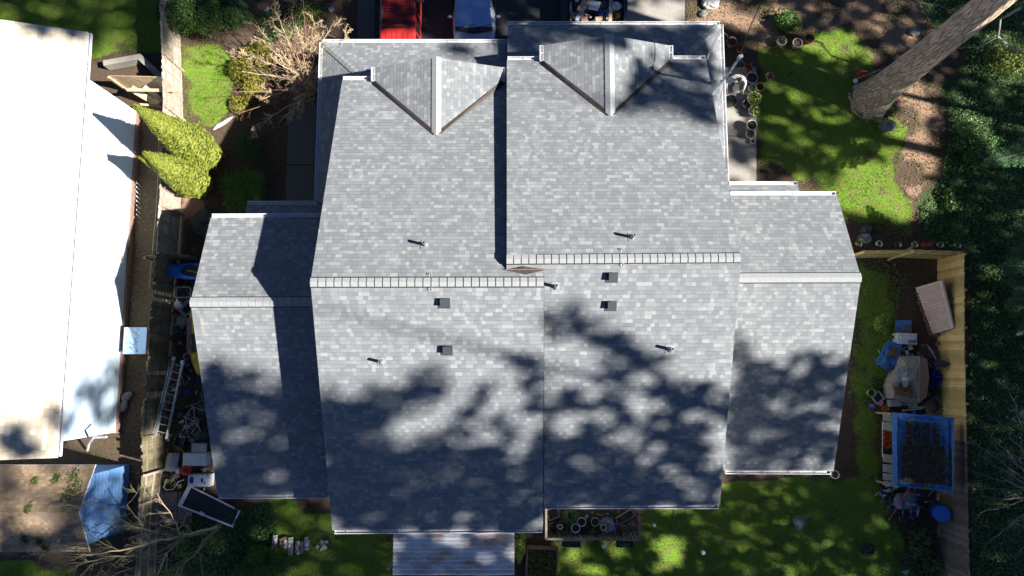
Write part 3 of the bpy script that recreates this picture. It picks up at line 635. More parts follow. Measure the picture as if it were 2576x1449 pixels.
def hwin(x,y,z,w,h,ny=-1):
    f=MB().box((x,y+ny*.02,z+h/2),(w+.1,.06,.08)).box((x,y+ny*.02,z-h/2),(w+.1,.08,.08)).box((x-w/2,y+ny*.02,z),(.08,.06,h-.08)).box((x+w/2,y+ny*.02,z),(.08,.06,h-.08)).box((x,y+ny*.02,z),(.05,.05,h-.08)).build('window',M['white'],house)
    MB().box((x,y+ny*.006,z),(w-.08,.012,h-.08)).build('pane',M['windowglass'],f)
for x,z,w,h in ((XL+2,3.9,1.4,1.1),(XL+5.6,3.9,1.2,1.1),(XL+2,1.4,1.6,1.2),(-1.6,1.1,1.8,2.1)): hwin(x,yMLr+.45,z,w,h)
for x,z,w,h in ((2.6,4.2,1.4,1.1),(6.0,4.2,1.2,1.1),(2.6,1.2,1.8,2.1),(6.2,1.6,1.4,1.1)): hwin(x,yMRr+.45,z,w,h)
# --- roof furniture
def pipe(parent,u,v,plane,h=.42,r=.055):
    top=onplane(u,v,(plane[0]+Vector((0,0,h)),plane[1])); b=Vector((top.x,top.y,top.z-h)); n=plane[1]
    mb=MB(); mb.lathe([(r*2.1,0),(r*1.5,.09),(r*1.15,.14),(r,.15),(r,h+.05),(r*.68,h+.05),(r*.66,h-.3)],b-Vector((0,0,.02)),16); mb.disc(b+Vector((0,0,h-.28)),r*.7,12,1)
    s=math.atan2(n.y,n.z); mb.box(b+Vector((0,0,.012)),(.30,.34,.012),0,0,rx=-s)
    return mb.build('vent_pipe',[M['lead'],M['hole']],parent,smooth=False)
pipe(r1,1066,610,plMLf); pipe(r1,955,911,plMLr); pipe(r2,1596,591,plMRf); pipe(r2,1400,718,plMRr); pipe(r2,1692,878,plMRr)
def boxvent(parent,u,v,plane):
    h=.22; c=onplane(u,v,(plane[0]+Vector((0,0,h*.7)),plane[1])); c.z-=h*.7; n=plane[1]; s=-math.atan2(n.y,n.z)
    mb=MB(); mb.box(c+Vector((0,0,.02)),(.4,.36,.012),0,0,rx=s); mb.box(c+Vector((0,0,.11)),(.21,.22,.17),0,0,rx=s*.5,taper=.92); mb.box(c+Vector((0,-.0,.2)),(.25,.26,.035),0,1,rx=s*.6)
    return mb.build('roof_vent',[M['darkmetal'],M['steelblue']],parent)
M['steelblue']=mat('vent_lid',(.035,.045,.06),(.03,.04,.05),rough=.8)
boxvent(r1,1116.5,762,plMLr); boxvent(r1,1123,881.5,plMLr); boxvent(r2,1541,697,plMRr); boxvent(r2,1538,769,plMRr)
def anchor(parent,u,v,plane):
    c=onplane(u,v,plane); MB().torus(c+Vector((0,0,.06)),.05,.012,14,5,0,Matrix.Rotation(.5,3,'X')).box(c+Vector((0,0,.015)),(.07,.12,.012)).build('roof_anchor',M['alu'],parent)
anchor(r1,1083,692,plMLf); anchor(r1,1083,728,plMLr); anchor(r2,1565,630,plMRf); anchor(r2,1565,666,plMRr)
# service mast with conduit on the east rake
mbz=P(1793,237,4.9); mtop=Vector((mbz.x,mbz.y,8.0)); print('mast',toPix(mtop))
mast=MB().tube([mbz,mtop],.045,10).tube([mtop,mtop+Vector((0,.05,.12)),mtop+Vector((.1,.08,.1))],.07,8).box(mbz+Vector((0,0,1.2)),(.12,.12,.05)).box(mbz+Vector((0,0,2.1)),(.12,.12,.05)).build('service_mast',M['paleplastic'],house); mast['label']='pale service mast at the north-east rake'
# power cable with drip loops (goes off to the street pole)
cab=MB(); mt=mtop+Vector((0,0,.05)); end=P(1945,-60,9.5)
pts=[mt.lerp(end,t)+Vector((0,0,-.5*math.sin(math.pi*t))) for t in np.linspace(0,1,14)]; cab.tube(pts,.014,5)
cab.tube([p+Vector((.02,.02,.03)) for p in pts],.009,5)
for k in range(3):
    lp=[mt+Vector((-.25*math.sin(a)*(1+.2*k),-.28+.28*math.cos(a)-.05*k,.05-.25*math.sin(a/2))) for a in np.linspace(0,2*math.pi,16)]; cab.tube(lp,.011,5)
tag(cab.build('power_cable',M['wire']),'black twisted power cable running from the service mast over the garden','cable')
cab=MB()
for (a,b) in (((1811,70,3.0),(1775,152,5.2)),((1814,74,3.0),(1779,150,5.2)),((1817,225,3.0),(1806,278,4.6))): cab.tube([P(*a),P(*b)],.012,5)
cb=cab.build('wire',M['alu'],house); cb['label']='thin wires along the east rake'
# pole leaning at the eave
# ================= neighbouring house =================
nh=thing('neighbour_house','sunlit white sided house with tan shingle roof beyond the grey fence','house',P(340,700,0))
XW=-17.55; ZE=4.35
yN=P(357,285,0).y; yS=P(291,1086,0).y
ev0=P(222,80,ZE); ev1=P(118,1152,ZE)
xe_=(ev0.x+ev1.x)/2; print('neighbour',XW,ev0,ev1,yN,yS)
xo=min(xe_,XW+.12)+.0
ridge_dx=9.0; rz_=ridge_dx*.36
roof_slab(nh,'roof',[Vector((XW+.12,ev0.y,ZE)),Vector((XW+.12,ev1.y,ZE)),Vector((XW-ridge_dx,ev1.y,ZE+rz_)),Vector((XW-ridge_dx,ev0.y,ZE+rz_))],M['tan_shingle'],.12,side=M['white'])
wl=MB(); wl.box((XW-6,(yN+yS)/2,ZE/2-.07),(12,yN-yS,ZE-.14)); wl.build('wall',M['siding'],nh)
fd=MB(); fd.box((XW+.02,(yN+yS)/2,.12),(.14,yN-yS+.1,.3)); fd.build('foundation',M['logbrown'],nh)
gutter(nh,Vector((XW+.13,ev1.y+.05,ZE-.02)),Vector((XW+.13,ev0.y-.05,ZE-.02)),EA)
def wallz(u,v): # point on the neighbour's east wall plane
    y=(CY-v)/F; x=(u-CX)/F; d=XW/x; return Vector((XW,(y*CT+ST)*d,H-d*(CT-y*ST)))
def window(u0,v0,u1,v1,split=None):
    a=wallz(u0,v0); b=wallz(u1,v1); y0,y1=min(a.y,b.y),max(a.y,b.y); z0,z1=min(a.z,b.z),max(a.z,b.z); z0=max(z0,.6); z1=min(z1,ZE-.3); c=Vector((XW,(y0+y1)/2,(z0+z1)/2)); hy,hz=(y1-y0),(z1-z0)
    f=MB(); f.box((XW+.03,c.y,z1),(.07,hy+.14,.09)).box((XW+.03,c.y,z0),(.09,hy+.14,.09)).box((XW+.03,y0,c.z),(.07,.07,hz-.1)).box((XW+.03,y1,c.z),(.07,.07,hz-.1)).box((XW+.03,c.y,c.z),(.05,.05,hz-.1))
    fo=f.build('window',M['white'],nh); MB().box((XW+.012,c.y,c.z),(.02,hy-.06,hz-.06)).build('pane',M['windowglass'],fo)
window(274,592,312,661); window(236,792,295,846); window(150,778,168,838)
MB().tube([P(268,1099,ZE-.9),P(236,1100,3.2),P(224,1115,1.6),P(220,1133,.2)],.05,6).build('downspout',M['white'],nh)
# small white table or unit against the wall
tb=thing('utility_table','white utility table tinted shade blue on top, strewn with brown leaves against the white house','table',P(340,857,0))
c0=P(340,857,.75); a_=P(313,823,.75); b_=P(366,890,.75)
M['bluewhite']=mat('shade_tinted_top',(.42,.62,.88),(.38,.58,.84)); MB().box(c0,(b_.x-a_.x,a_.y-b_.y,.05)).build('tabletop',M['bluewhite'],tb)  # white table top with the blue of its shade mixed in
for i in (-1,1):
    for j in (-1,1): MB().box((c0.x+i*.38,c0.y+j*.5,.36),(.05,.05,.7)).build('leg',M['steel'],tb)
x=RNG.uniform(a_.x+.05,b_.x-.3,130);y=RNG.uniform(b_.y+.05,a_.y-.05,130); quads('leaf_litter',np.stack([x,y,np.full(130,.783)],1),np.tile([0,0,1.],(130,1))+RNG.normal(size=(130,3))*.2,RNG.uniform(.012,.03,130),M['litter'],tb)['kind']='stuff'
# neighbour's shed (brown roof)
sh=thing('garden_shed','brown mossy shingled shed with pale siding beside the grey fence','shed',P(250,1290,0))
zse=2.6; A1=P(240,1169,zse); A2=P(213,1388,zse); yr=(A1.y+A2.y)/2; xs_=max(A1.x,A2.x); zsr=zX(205,1290,xs_); zsr=3.5
print('shed',A1,A2)
for yy,s_ in ((A1.y,1),(A2.y,-1)):
    roof_slab(sh,'roof',[Vector((A1.x,yy,zse)),Vector((A1.x,yr,zsr)),Vector((A1.x-9,yr,zsr)),Vector((A1.x-9,yy,zse))],M['brown_shingle'],.08,side=M['white'])
xe2=P(318,1240,0).x
mb=MB(); g=[(A2.y+.3,0),(A1.y-.36,0),(A1.y-.36,zse+.12),(yr,zsr-.04),(A2.y+.3,zse+.10)]
aa=[Vector((A1.x-.02,y,z)) for y,z in g]; bb=[Vector((A1.x-8.8,y,z)) for y,z in g]
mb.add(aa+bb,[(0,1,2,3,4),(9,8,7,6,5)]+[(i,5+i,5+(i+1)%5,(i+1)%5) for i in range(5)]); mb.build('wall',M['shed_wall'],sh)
for (u,v,rr) in ((175,1200,14),(188,1225,16),(172,1245,12),(80,1213,9),(132,1208,10),(85,1275,7),(52,1360,9),(88,1365,9),(100,1385,8)):
    p=P(u,v,3.1); nn=90; x=p.x+RNG.normal(size=nn)*rr*.008; y=p.y+RNG.normal(size=nn)*rr*.010
    zt=np.where(y>yr,zse+(A1.y-y)/(A1.y-yr)*(zsr-zse),zse+(y-A2.y)/(yr-A2.y)*(zsr-zse))+.03
    quads('moss',np.stack([x,y,zt],1),RNG.normal(size=(nn,3))+[0,0,1.5],RNG.uniform(.02,.05,nn),M['moss'],sh)['kind']='stuff'
# ================= fences =================
def plankfence(th,pts,h,m,side,bw=.14,rough=.05,rails=True,gap=.006,lean=0.0,z0=.05,postmat=None,railm=None,cap_=None,skip=0.0,name='fence_panel'):
    """pts: base polyline (world xy) ; one panel per segment, boards inside one mesh; side=+1 rails on the left-hand normal"""
    for i in range(len(pts)-1):
        a=Vector((pts[i][0],pts[i][1],0)); b=Vector((pts[i+1][0],pts[i+1][1],0)); d=b-a; L=d.length; d.normalize(); nrm=Vector((-d.y,d.x,0))*side; rz=math.atan2(d.y,d.x)
        n=max(1,int(L/bw)); mb=MB()
        for k in range(n):
            if random.random()<skip: continue
            hh=h+random.uniform(-rough,rough); t=(k+.5)*L/n
            mb.box(a+d*t+nrm*random.uniform(-.008,.008)+Vector((0,0,z0+hh/2))-nrm*lean*.5,(L/n-gap,.022,hh),rz+random.uniform(-.03,.03),0)
        mb.build(name,m if not isinstance(m,list) else m[i%len(m)],th)
        if rails:
            rb=MB()
            for zf in (.28,h*.5,h*.88):
                rb.box((a+b)/2+nrm*.045+Vector((0,0,zf)),(L-.02,.04,.09),rz)
            rb.build('rail',railm or M['rail'],th)
        MB().box(a+nrm*.07+Vector((0,0,(h+.05)/2)),(.1,.1,h+.05),rz).build('post',postmat or M['rail'],th)
def bxy(pix): return [tuple(P(u,v,0)[:2]) for u,v in pix]
fl=thing('weathered_fence','long weathered grey board fence between the white house and the garden','fence',P(450,400,0))
plankfence(fl,bxy([(452,-60),(453,60),(458,180),(462,305),(458,420),(454,540),(446,650)]),1.85,M['greywood'],1,railm=M['rail'])
f2=thing('mossy_fence','dark mossy board fence with broken tops beside the ladder and tyres','fence',P(435,900,0))
plankfence(f2,bxy([(446,652),(437,724),(431,806),(425,900),(416,1000),(413,1090),(415,1172)]),1.8,M['mosswood'],1,rough=.11,skip=.04,railm=M['mosswood'],postmat=M['mosswood'])
f3=thing('leaning_fence','old stained fence section beside the shed and the concrete pavers','fence',P(405,1250,0))
plankfence(f3,bxy([(412,1180),(403,1250),(398,1330),(394,1440)]),1.7,M['mosswood'],1,railm=M['rail'])
ff=thing('cross_fence','low dark board fence across the side yard behind the blue kayak','fence',P(450,652,0))
plankfence(ff,bxy([(400,655),(505,652)]),1.2,M['mosswood'],-1,railm=M['mosswood'],postmat=M['mosswood'])
fr_=thing('cedar_fence','tall yellow cedar board fence with grey lower end round the back yard','fence',P(2360,900,0))
plankfence(fr_,bxy([(2357,655),(2357,740),(2357,830),(2358,920),(2359,1010),(2360,1100)]),1.85,M['cedar'],1,railm=M['cedar'],rough=.03,postmat=M['cedar'],bw=.13)
plankfence(fr_,bxy([(2361,1101),(2362,1200),(2364,1310),(2366,1420),(2367,1520)]),1.85,M['oldcedar'],1,railm=M['oldcedar'],rough=.02,postmat=M['oldcedar'],bw=.09)
fn=thing('cedar_fence','short yellow cedar fence with lattice rail joining the east wing to the long fence','fence',P(2250,648,0))
plankfence(fn,bxy([(2120,648),(2240,646),(2355,650)]),1.85,M['cedar'],-1,rough=.01,postmat=M['cedar'],bw=.1,railm=M['cedar'])
for (u,v) in ((2240,647),): MB().tube([P(2233,655,.05),P(2295,622,1.7)],.05,4).build('brace',M['board'],fn)
# light wood gate and boards by the white house
gt=thing('wooden_gate','new tan wooden gate between the white house and the weathered fence','gate',P(350,215,0))
plankfence(gt,bxy([(322,225),(452,228)]),1.5,M['board'],-1,rails=False,rough=.0,postmat=M['board'],bw=.3)
a=P(322,226,1.58); b=P(450,228,1.58); MB().box((a+b)/2,((b-a).length,.14,.05),math.atan2((b-a).y,(b-a).x)).build('top_rail',M['palewood'],gt)
for (u0,v0,u1,v1,w_,lb) in ((330,222,398,262,.30,'wide tan board leaning from the gate to the fence'),(362,218,405,252,.22,'narrow tan board leaning beside the wide one'),(352,262,404,266,.12,'short cross board lying below the leaning boards')):
    a=P(u0,v0,1.2); b=P(u1,v1,.25); d=(b-a); mb=MB(); n_=Vector((-d.y,d.x,0)).normalized()*w_/2; 
    mb.add([a-n_,a+n_,b+n_,b-n_,a-n_-Vector((0,0,.04)),a+n_-Vector((0,0,.04)),b+n_-Vector((0,0,.04)),b-n_-Vector((0,0,.04))],[(0,3,2,1),(4,5,6,7),(0,1,5,4),(1,2,6,5),(2,3,7,6),(3,0,4,7)]); tag(mb.build('loose_board',M['board']),lb,'board',group='boards leaning by the gate')
# concrete retaining curb
cw=MB(); P_=[(262,158),(350,142),(412,202)]
for i in range(2):
    a=P(*P_[i],.5);b=P(*P_[i+1],.5); d=b-a; cw.box((a+b)/2-Vector((0,0,.25)),(d.length+.1,.26,.5+.01*i),math.atan2(d.y,d.x))
tag(cw.build('retaining_wall',M['concrete']),'bent concrete retaining wall at the corner of the white house','wall')
hs=MB()
for k in range(8):
    v=465+k*11.5; a=P(343,v-8,.25); b=P(353,v+2,.02); hs=MB(); hs.tube([a,a.lerp(b,.5)+Vector((0,0,.12)),b],.014,5); tag(hs.build('bent_rod',M['white']),'thin white bent rod in a row along the white wall','stake',group='white rods along the wall')  # row of thin bent white rods at the wall foot
# timber edge along the fence bed
te=MB().tube([P(402,330,.08),P(398,480,.08),P(392,560,.08),P(378,720,.08)],.06,4); tag(te.build('edging_board',M['mosswood']),'mossy edging board along the soil strip by the fence','edging')
# patio cover
pc=thing('patio_cover','rusty corrugated metal patio cover behind the west unit','patio cover',P(1140,1400,0))
z0=2.45; pa=P(990,1330,z0); pb=P(1294,1330,z0); yb=P(1140,1447,z0).y; n=int((pa.y-yb)/.0125); mb=MB(); L=pa.y-yb; vs=[];fs=[]
for i in range(n+1):
    y=pa.y-L*i/n; z=z0+.028*math.cos(2*math.pi*(L*i/n)/.175)-.01*i/n
    vs+=[(pa.x,y,z),(pb.x,y,z)]
fs=[(2*i,2*i+2,2*i+3,2*i+1) for i in range(n)]; mb.add(vs,fs); mb.build('roof_sheet',M['rust'],pc,smooth=True)
for u in (1000,1285): MB().box((P(u,1430,0).x,yb+.2,1.2),(.1,.1,2.4)).build('post',M['oldcedar'],pc)
MB().box(((pa.x+pb.x)/2,yb+.2,z0-.09),(pb.x-pa.x,.1,.12)).build('beam',M['oldcedar'],pc)
# ================= vehicles =================
def loft(st,mb,mi=0):
    """st: list of (y, [(x,z)...half profile from bottom to top]) ; mirrored"""
    vs=[];k=None
    for y,pr in st:
        ring=[(x,y,z) for x,z in pr]+[(-x,y,z) for x,z in reversed(pr)]
        k=len(ring); vs+=ring
    fs=[]
    for i in range(len(st)-1):
        for j in range(k):
            fs.append((i*k+j,i*k+(j+1)%k,(i+1)*k+(j+1)%k,(i+1)*k+j))
    fs.append(tuple(range(k-1,-1,-1))); fs.append(tuple((len(st)-1)*k+j for j in range(k)))
    mb.add(vs,fs,mi); return mb
def wheel(parent,x,y,r=.36):
    Mx=Matrix.Rotation(math.pi/2,3,'Y'); t=MB().torus((x,y,r),r-.1,.11,24,8,0,Mx).build('wheel',M['rubber'],parent); MB().lathe([(.02,.09),(.2,.1),(.24,.06)],(x,y,r),16,0,Matrix.Rotation(math.pi/2*(1 if x>0 else -1),3,'Y')).build('rim',M['alu'],t)
# red SUV, boxy, parked with its back to the garage; built facing +Y
def suv():
    c=P(1003,104,1.75); y_rear=c.y-.55; x=P(1000,60,1.75).x
    t=thing('parked_suv','red boxy suv with black roof rack parked before the west garage','suv',(x,y_rear+2.3,0),rz=1e-6)
    t.rotation_euler=(0,0,0); mb=MB(); L=4.6
    st=[]
    for y,zr,w,zb in ((-2.3,1.0,.86,.99),(-2.25,1.62,.9,1.0),(-2.1,1.74,.92,1.0),(-1.0,1.77,.93,1.0),(.3,1.76,.93,1.0),(.55,1.7,.93,1.0),(1.15,1.12,.93,1.0),(2.0,1.02,.9,.98),(2.25,.85,.84,.8)):
        rw=w*.86 if zr>1.3 else w*.9
        st.append((y,[(w*.94,.35),(w,.6),(w,zb*.97),(rw,zr-.04),(rw*.93,zr)]))
    loft(st,mb).build('body',M['redpaint'],t,smooth=False)
    for s in (-1,1):
        for y0,y1 in ((-2.0,-1.3),(-1.2,-.35),(-.25,.5)):
            g=MB(); g.add([Vector((s*.925,y0,1.03)),Vector((s*.925,y1,1.03)),Vector((s*.835,y1,1.6)),Vector((s*.835,y0,1.6))],[(0,1,2,3) if s>0 else (3,2,1,0)]).build('window',M['glass'],t)
        wheel(t,s*.82,-1.45); wheel(t,s*.82,1.45)
        MB().box((s*1.0,.55,1.05),(.16,.1,.14)).build('wing_mirror',M['blackplastic'],t)
        MB().box((s*.8,-2.3,.85),(.14,.05,.25)).build('tail_light',M['redpl'],t)
        MB().box((s*.66,2.25,.7),(.3,.06,.16)).build('headlight',M['glass'],t)
    MB().add([(-.72,.58,1.72),(.72,.58,1.72),(.8,1.12,1.16),(-.8,1.12,1.16)],[(3,2,1,0)]).build('windscreen',M['windshield'],t)
    # sunk seams on roof
    r=MB(); w=.78; xs_=.70
    for z in (1.87,1.97):
        r.tube([(-.66,-1.15,z),(.66,-1.15,z),(.66,1.0,z),(-.66,1.0,z),(-.66,-1.15,z)],.022,6)
    for k in range(15): yy=-1.1+k*.145; r.tube([(-.66,yy,1.86),(.66,yy,1.86)],.013,4)
    for k in (-.45,.45): r.tube([(k,-1.15,1.865),(k,1.0,1.865)],.008,4)
    for xx in (-.66,.66):
        for yy in (-1.15,-.4,.3,1.0): r.tube([(xx,yy,1.86),(xx,yy,1.98)],.01,4)
    for yy in (-.85,.55): r.tube([(-.9,yy,1.68),(-.8,yy,1.83),(.8,yy,1.83),(.9,yy,1.68)],.025,6)
    rk=r.build('roof_rack',M['blackplastic'],t)
    for k in range(5): MB().box((-.5+k*.25,-1.65,1.765),(.02,.7,.02)).build('roof_rib',M['redpaint'],t) 
    return t
suv()
def van():
    c=P(1192,62,1.15); x=c.x; yc=c.y; y0=yc-.95
    t=thing('parked_van','silver minivan facing the house with sky reflected in its windscreen','van',(x,y0+2.5,0),rz=1e-6); t.rotation_euler=(0,0,0)
    mb=MB(); st=[]
    for y,zr,w in ((-2.5,.62,.70),(-2.42,.84,.84),(-2.2,.98,.92),(-1.75,1.07,.965),(-1.5,1.12,.98),(-.55,1.68,.99),(.2,1.78,.99),(2.2,1.76,.97),(2.45,1.2,.9)):
        rw=w*.84 if zr>1.3 else (w*.9 if zr>.9 else w*.85)
        st.append((y,[(w*.92,.28),(w,.55),(w,min(.98,zr*.93)),(rw,zr-.05 if zr>1.3 else zr-.03),(rw*.9,zr)]))
    b=loft(st,mb).build('body',M['silver'],t,smooth=False)
    bm=b.modifiers.new('b','BEVEL'); bm.width=.03; bm.segments=2; bm.limit_method='ANGLE'
    MB().add([(-.84,-1.62,1.115),(.84,-1.62,1.115),(.72,-.58,1.70),(-.72,-.58,1.70)],[(0,1,2,3)]).build('windscreen',M['windshield'],t)
    ck=MB(); ck.add([(-.86,-1.82,1.085),(0,-1.95,1.075),(.86,-1.82,1.085),(.85,-1.63,1.125),(0,-1.68,1.125),(-.85,-1.63,1.125)],[(0,1,4,5),(1,2,3,4)]).build('cowl',M['blackplastic'],t)
    for s,e in ((-1,.05),(.1,.8)):
        MB().tube([(s*.75,-1.7,1.15),(e,-1.55,1.19)],.015,5).build('wiper',M['rubber'],t)
    for s in (-1,1):
        for ya,yb in ((-1.0,-.2),(-.1,1.0),(1.1,2.1)): MB().add([Vector((s*.992,ya,1.0)),Vector((s*.992,yb,1.0)),Vector((s*.85,yb,1.62)),Vector((s*.85,ya+(.35 if ya<-.5 else 0),1.62))],[(0,1,2,3) if s>0 else (3,2,1,0)]).build('window',M['glass'],t)
        MB().blob((s*1.12,-1.15,1.12),(.11,.07,.09),8,5,.02).build('wing_mirror',M['silver'],t)
        MB().box((s*.66,-2.42,.78),(.36,.12,.14),rz=-s*.25).build('headlight',M['paleplastic'],t)
        wheel(t,s*.86,-1.6,.33); wheel(t,s*.86,1.4,.33)
    return t
van()
# trailer with rubbish
tr=thing('utility_trailer','dark metal utility trailer heaped with rubbish on the driveway','trailer',P(1505,10,0))
a=P(1435,58,1.2); b=P(1573,58,1.2); cx_=(a.x+b.x)/2; wx=b.x-a.x; y0=a.y-.25; y1=y0+3.2
MB().box((cx_,(y0+y1)/2,.55),(wx,y1-y0,.06)).build('bed',M['darkmetal'],tr)
for xx in (a.x+.02,b.x-.02): MB().box((xx,(y0+y1)/2,.88),(.05,y1-y0,.62)).box((xx,(y0+y1)/2,1.2),(.08,y1-y0,.04)).build('side_wall',M['darkmetal'],tr)
MB().box((cx_,y0+.03,.88),(wx-.1,.05,.62)).build('tail_board',M['darkmetal'],tr)
for xx in (a.x-.16,b.x+.16):
    w_=MB().torus((xx,(y0+y1)/2,.33),.24,.09,20,6,0,Matrix.Rotation(math.pi/2,3,'Y')).build('wheel',M['rubber'],tr)
MB().box((a.x-.22,(y0+y1)/2-.4,.72),(.35,2.6,.04)).build('mudguard',M['darkmetal'],tr)
for (u,v,z,d,rz,rx,m,nm,lb,ct) in ((1478,8,1.1,(.5,.4,.02),.5,.3,'card','cardboard_piece','torn cardboard flap in the trailer, beside the upper pale plank end','cardboard'),(1462,22,1.08,(.4,.3,.3),.9,.2,'card','cardboard_box','crushed brown cardboard box in the trailer','box'),
      (1495,14,1.2,(.45,.5,.02),1.2,-.3,'paleplastic','plastic_sheet','pale plastic sheet folded in the middle of the trailer','plastic sheet'),(1458,38,1.05,(.18,.55,.1),-.5,.2,'paleplastic','foam_strip','pale foam strip standing near the trailer wall','foam'),
      (1518,30,1.1,(.45,.3,.25),.2,0,'darktarp','rubbish_bag','dark blue rubbish bag beside the plank','bag'),(1552,14,1.15,(.4,.35,.25),.4,.2,'paleplastic','rubbish_bag','white and blue rubbish bag east of the plank','bag'),
      (1556,36,1.05,(.42,.4,.3),-.3,.2,'barkmulch','rubbish_bag','brown paper rubbish sack in the trailer corner','sack'),(1510,48,1.02,(.45,.2,.12),.1,0,'card','cardboard_piece','flat cardboard strip by the tail board','cardboard'),(1470,52,1.0,(.3,.3,.2),.3,.1,'logbrown','wood_offcut','brown wood offcut by the tail board','wood')):
    p=P(u,v,z); mb=MB()
    if 'bag' in nm: mb.blob(p-Vector((0,0,.1)),(d[0]*.6,d[1]*.6,d[2]*.7),10,6,.3,0,rz,seed=u)
    else: mb.box(p,d,rz,0,rx)
    tag(mb.build(nm,M[m]),lb,ct,group='rubbish in the trailer')
for k in range(46):
    pass
mb=MB()
for k in range(120):
    p=Vector((random.uniform(a.x+.15,b.x-.15),random.uniform(y0+.15,y1-.3),random.uniform(.75,1.05))); mb.box(p,(random.uniform(.08,.4),random.uniform(.05,.25),random.uniform(.02,.1)),random.uniform(0,3),random.choice((0,0,1,1,2,3,4,5)),random.uniform(-.6,.6),random.uniform(-.6,.6))
tag(mb.build('rubbish',[M['blackplastic'],M['darkmetal'],M['card'],M['paleplastic'],M['darktarp'],M['barkmulch']]),'mixed dark rubbish filling the trailer','rubbish',kind='stuff')
p=P(1536,26,1.3); tag(MB().box(p,(.16,1.6,.05),-.05,rx=.06).build('timber_plank',M['palewood']),'pale timber plank lying along the trailer load','plank')
# ================= pots =================
def foli(parent,c,rad,n,size,m,name='plant',flat=.6,seed=0):
    d=RNG.normal(size=(n,3)); d/=np.linalg.norm(d,axis=1,keepdims=True); r=RNG.uniform(.35,1,(n,1))**.6
    C=np.array(c)+d*r*np.array(rad); C[:,2]=np.maximum(C[:,2],.02); Nn=d+RNG.normal(size=(n,3))*.5+[0,0,flat]
    return quads(name,C,Nn,RNG.uniform(size*.6,size*1.2,n),m,parent)
def pot(u,v,rpx,label,m='terracotta',h=.3,plant=None,pn=60,psz=.035,ph=.18,pr=1.0,group=None,rimm=None,z0=.05,name='flower_pot',taper=.74,tilt=0,square=False,fill='soil',cat='pot'):
    c=P(u,v,h+z0); c.z=z0; r=rpx*PX(v,h); t=thing(name,label,cat,c,group)
    mb=MB(); K=4 if square else 24; off=Matrix.Rotation(math.pi/4+.3,3,'Z') if square else None
    mb.lathe([(.001,0),(r*taper,0),(r*.98,h*.86),(r*1.05,h*.86),(r*1.05,h),(r*.9,h),(r*.86,h*.6),(r*taper*.8,.04),(.001,.04)],c,K,0,off); mb.build('pot',M[m],t)
    if rimm: MB().torus(c+Vector((0,0,h)),r*.97,.018,K,5,0,off).build('rim',M[rimm],t)
    if fill: MB().lathe([(.001,h*.80),(r*.5,h*.82),(r*.87,h*.76)],c,K,0,off).build('soil',M[fill],t)
    if plant: foli(t,c+Vector((0,0,h+ph*.4)),(r*pr,r*pr,ph),pn,psz,M[plant])
    return t
G1='plant pots beside the east walkway'
pot(1819,94,12,'dark pot with yellow green seedling against the east gutter','blackplastic',.3,'limeleaf',30,.03,group=G1,rimm='steel')
pot(1842,104,12,'terracotta pot of bare soil behind the service mast','terracotta',.3,group=G1)
pot(1866,121,11,'reddish empty clay pot above the mast head','terracotta',.26,group=G1,rimm='terracotta')
pot(1884,170,13,'square terracotta planter in the shade east of the mast','terracotta',.35,square=True,group=G1)
pot(1937,191,12,'square wooden planter at the edge of the lawn','oldcedar',.35,square=True,group=G1)
pot(1892,196,14,'large pale rimmed pot of dark soil behind the person','blackplastic',.38,group=G1,rimm='greyplastic')
pot(1912,218,11,'empty ochre pot beside the person','yellowpot',.36,group=G1,fill='hole')
pot(1893,221,10,'green leafy pot between the person and the ochre pot','greyplastic',.3,'ivy',50,.03,group=G1)
pot(1898,247,17,'largest pale pot with bright yellow green leaves','paleclay',.4,'limeleaf',120,.045,group=G1,rimm='paleclay')
pot(1879,262,11,'small dark pot wedged between the two leafy pale pots','blackplastic',.28,group=G1,rimm='steel')
pot(1898,278,14,'pale rimmed pot with bright lettuce like leaves, south of the largest pot','greyplastic',.34,'limeleaf',110,.045,group=G1,rimm='paleclay')
pot(1839,253,15,'wide black tub in deep shade by the east wall','blackplastic',.35,group=G1,fill='hole')
pot(1892,314,13,'tall off white pot standing alone on the walkway','paleclay',.42,group=G1,rimm='paleplastic')
pot(1888,337,11,'grey pot with a small dark plant south of the tall off white pot','greyplastic',.3,'ivy',40,.03,group=G1)
pot(1894,355,6,'smallest white pot at the south end of the walkway row','paleplastic',.16,group=G1,z0=.05,fill='hole')
pot(1967,102,12,'pale rimmed pot under the small green shrub','paleclay',.3,'ivy',50,.04,group=G1)
pot(2007,107,12,'middle clay pot with pale rim at the north lawn edge','paleclay',.3,group=G1)
pot(2037,96,12,'terracotta pot with dry stalks at the north lawn edge','terracotta',.32,group=G1)
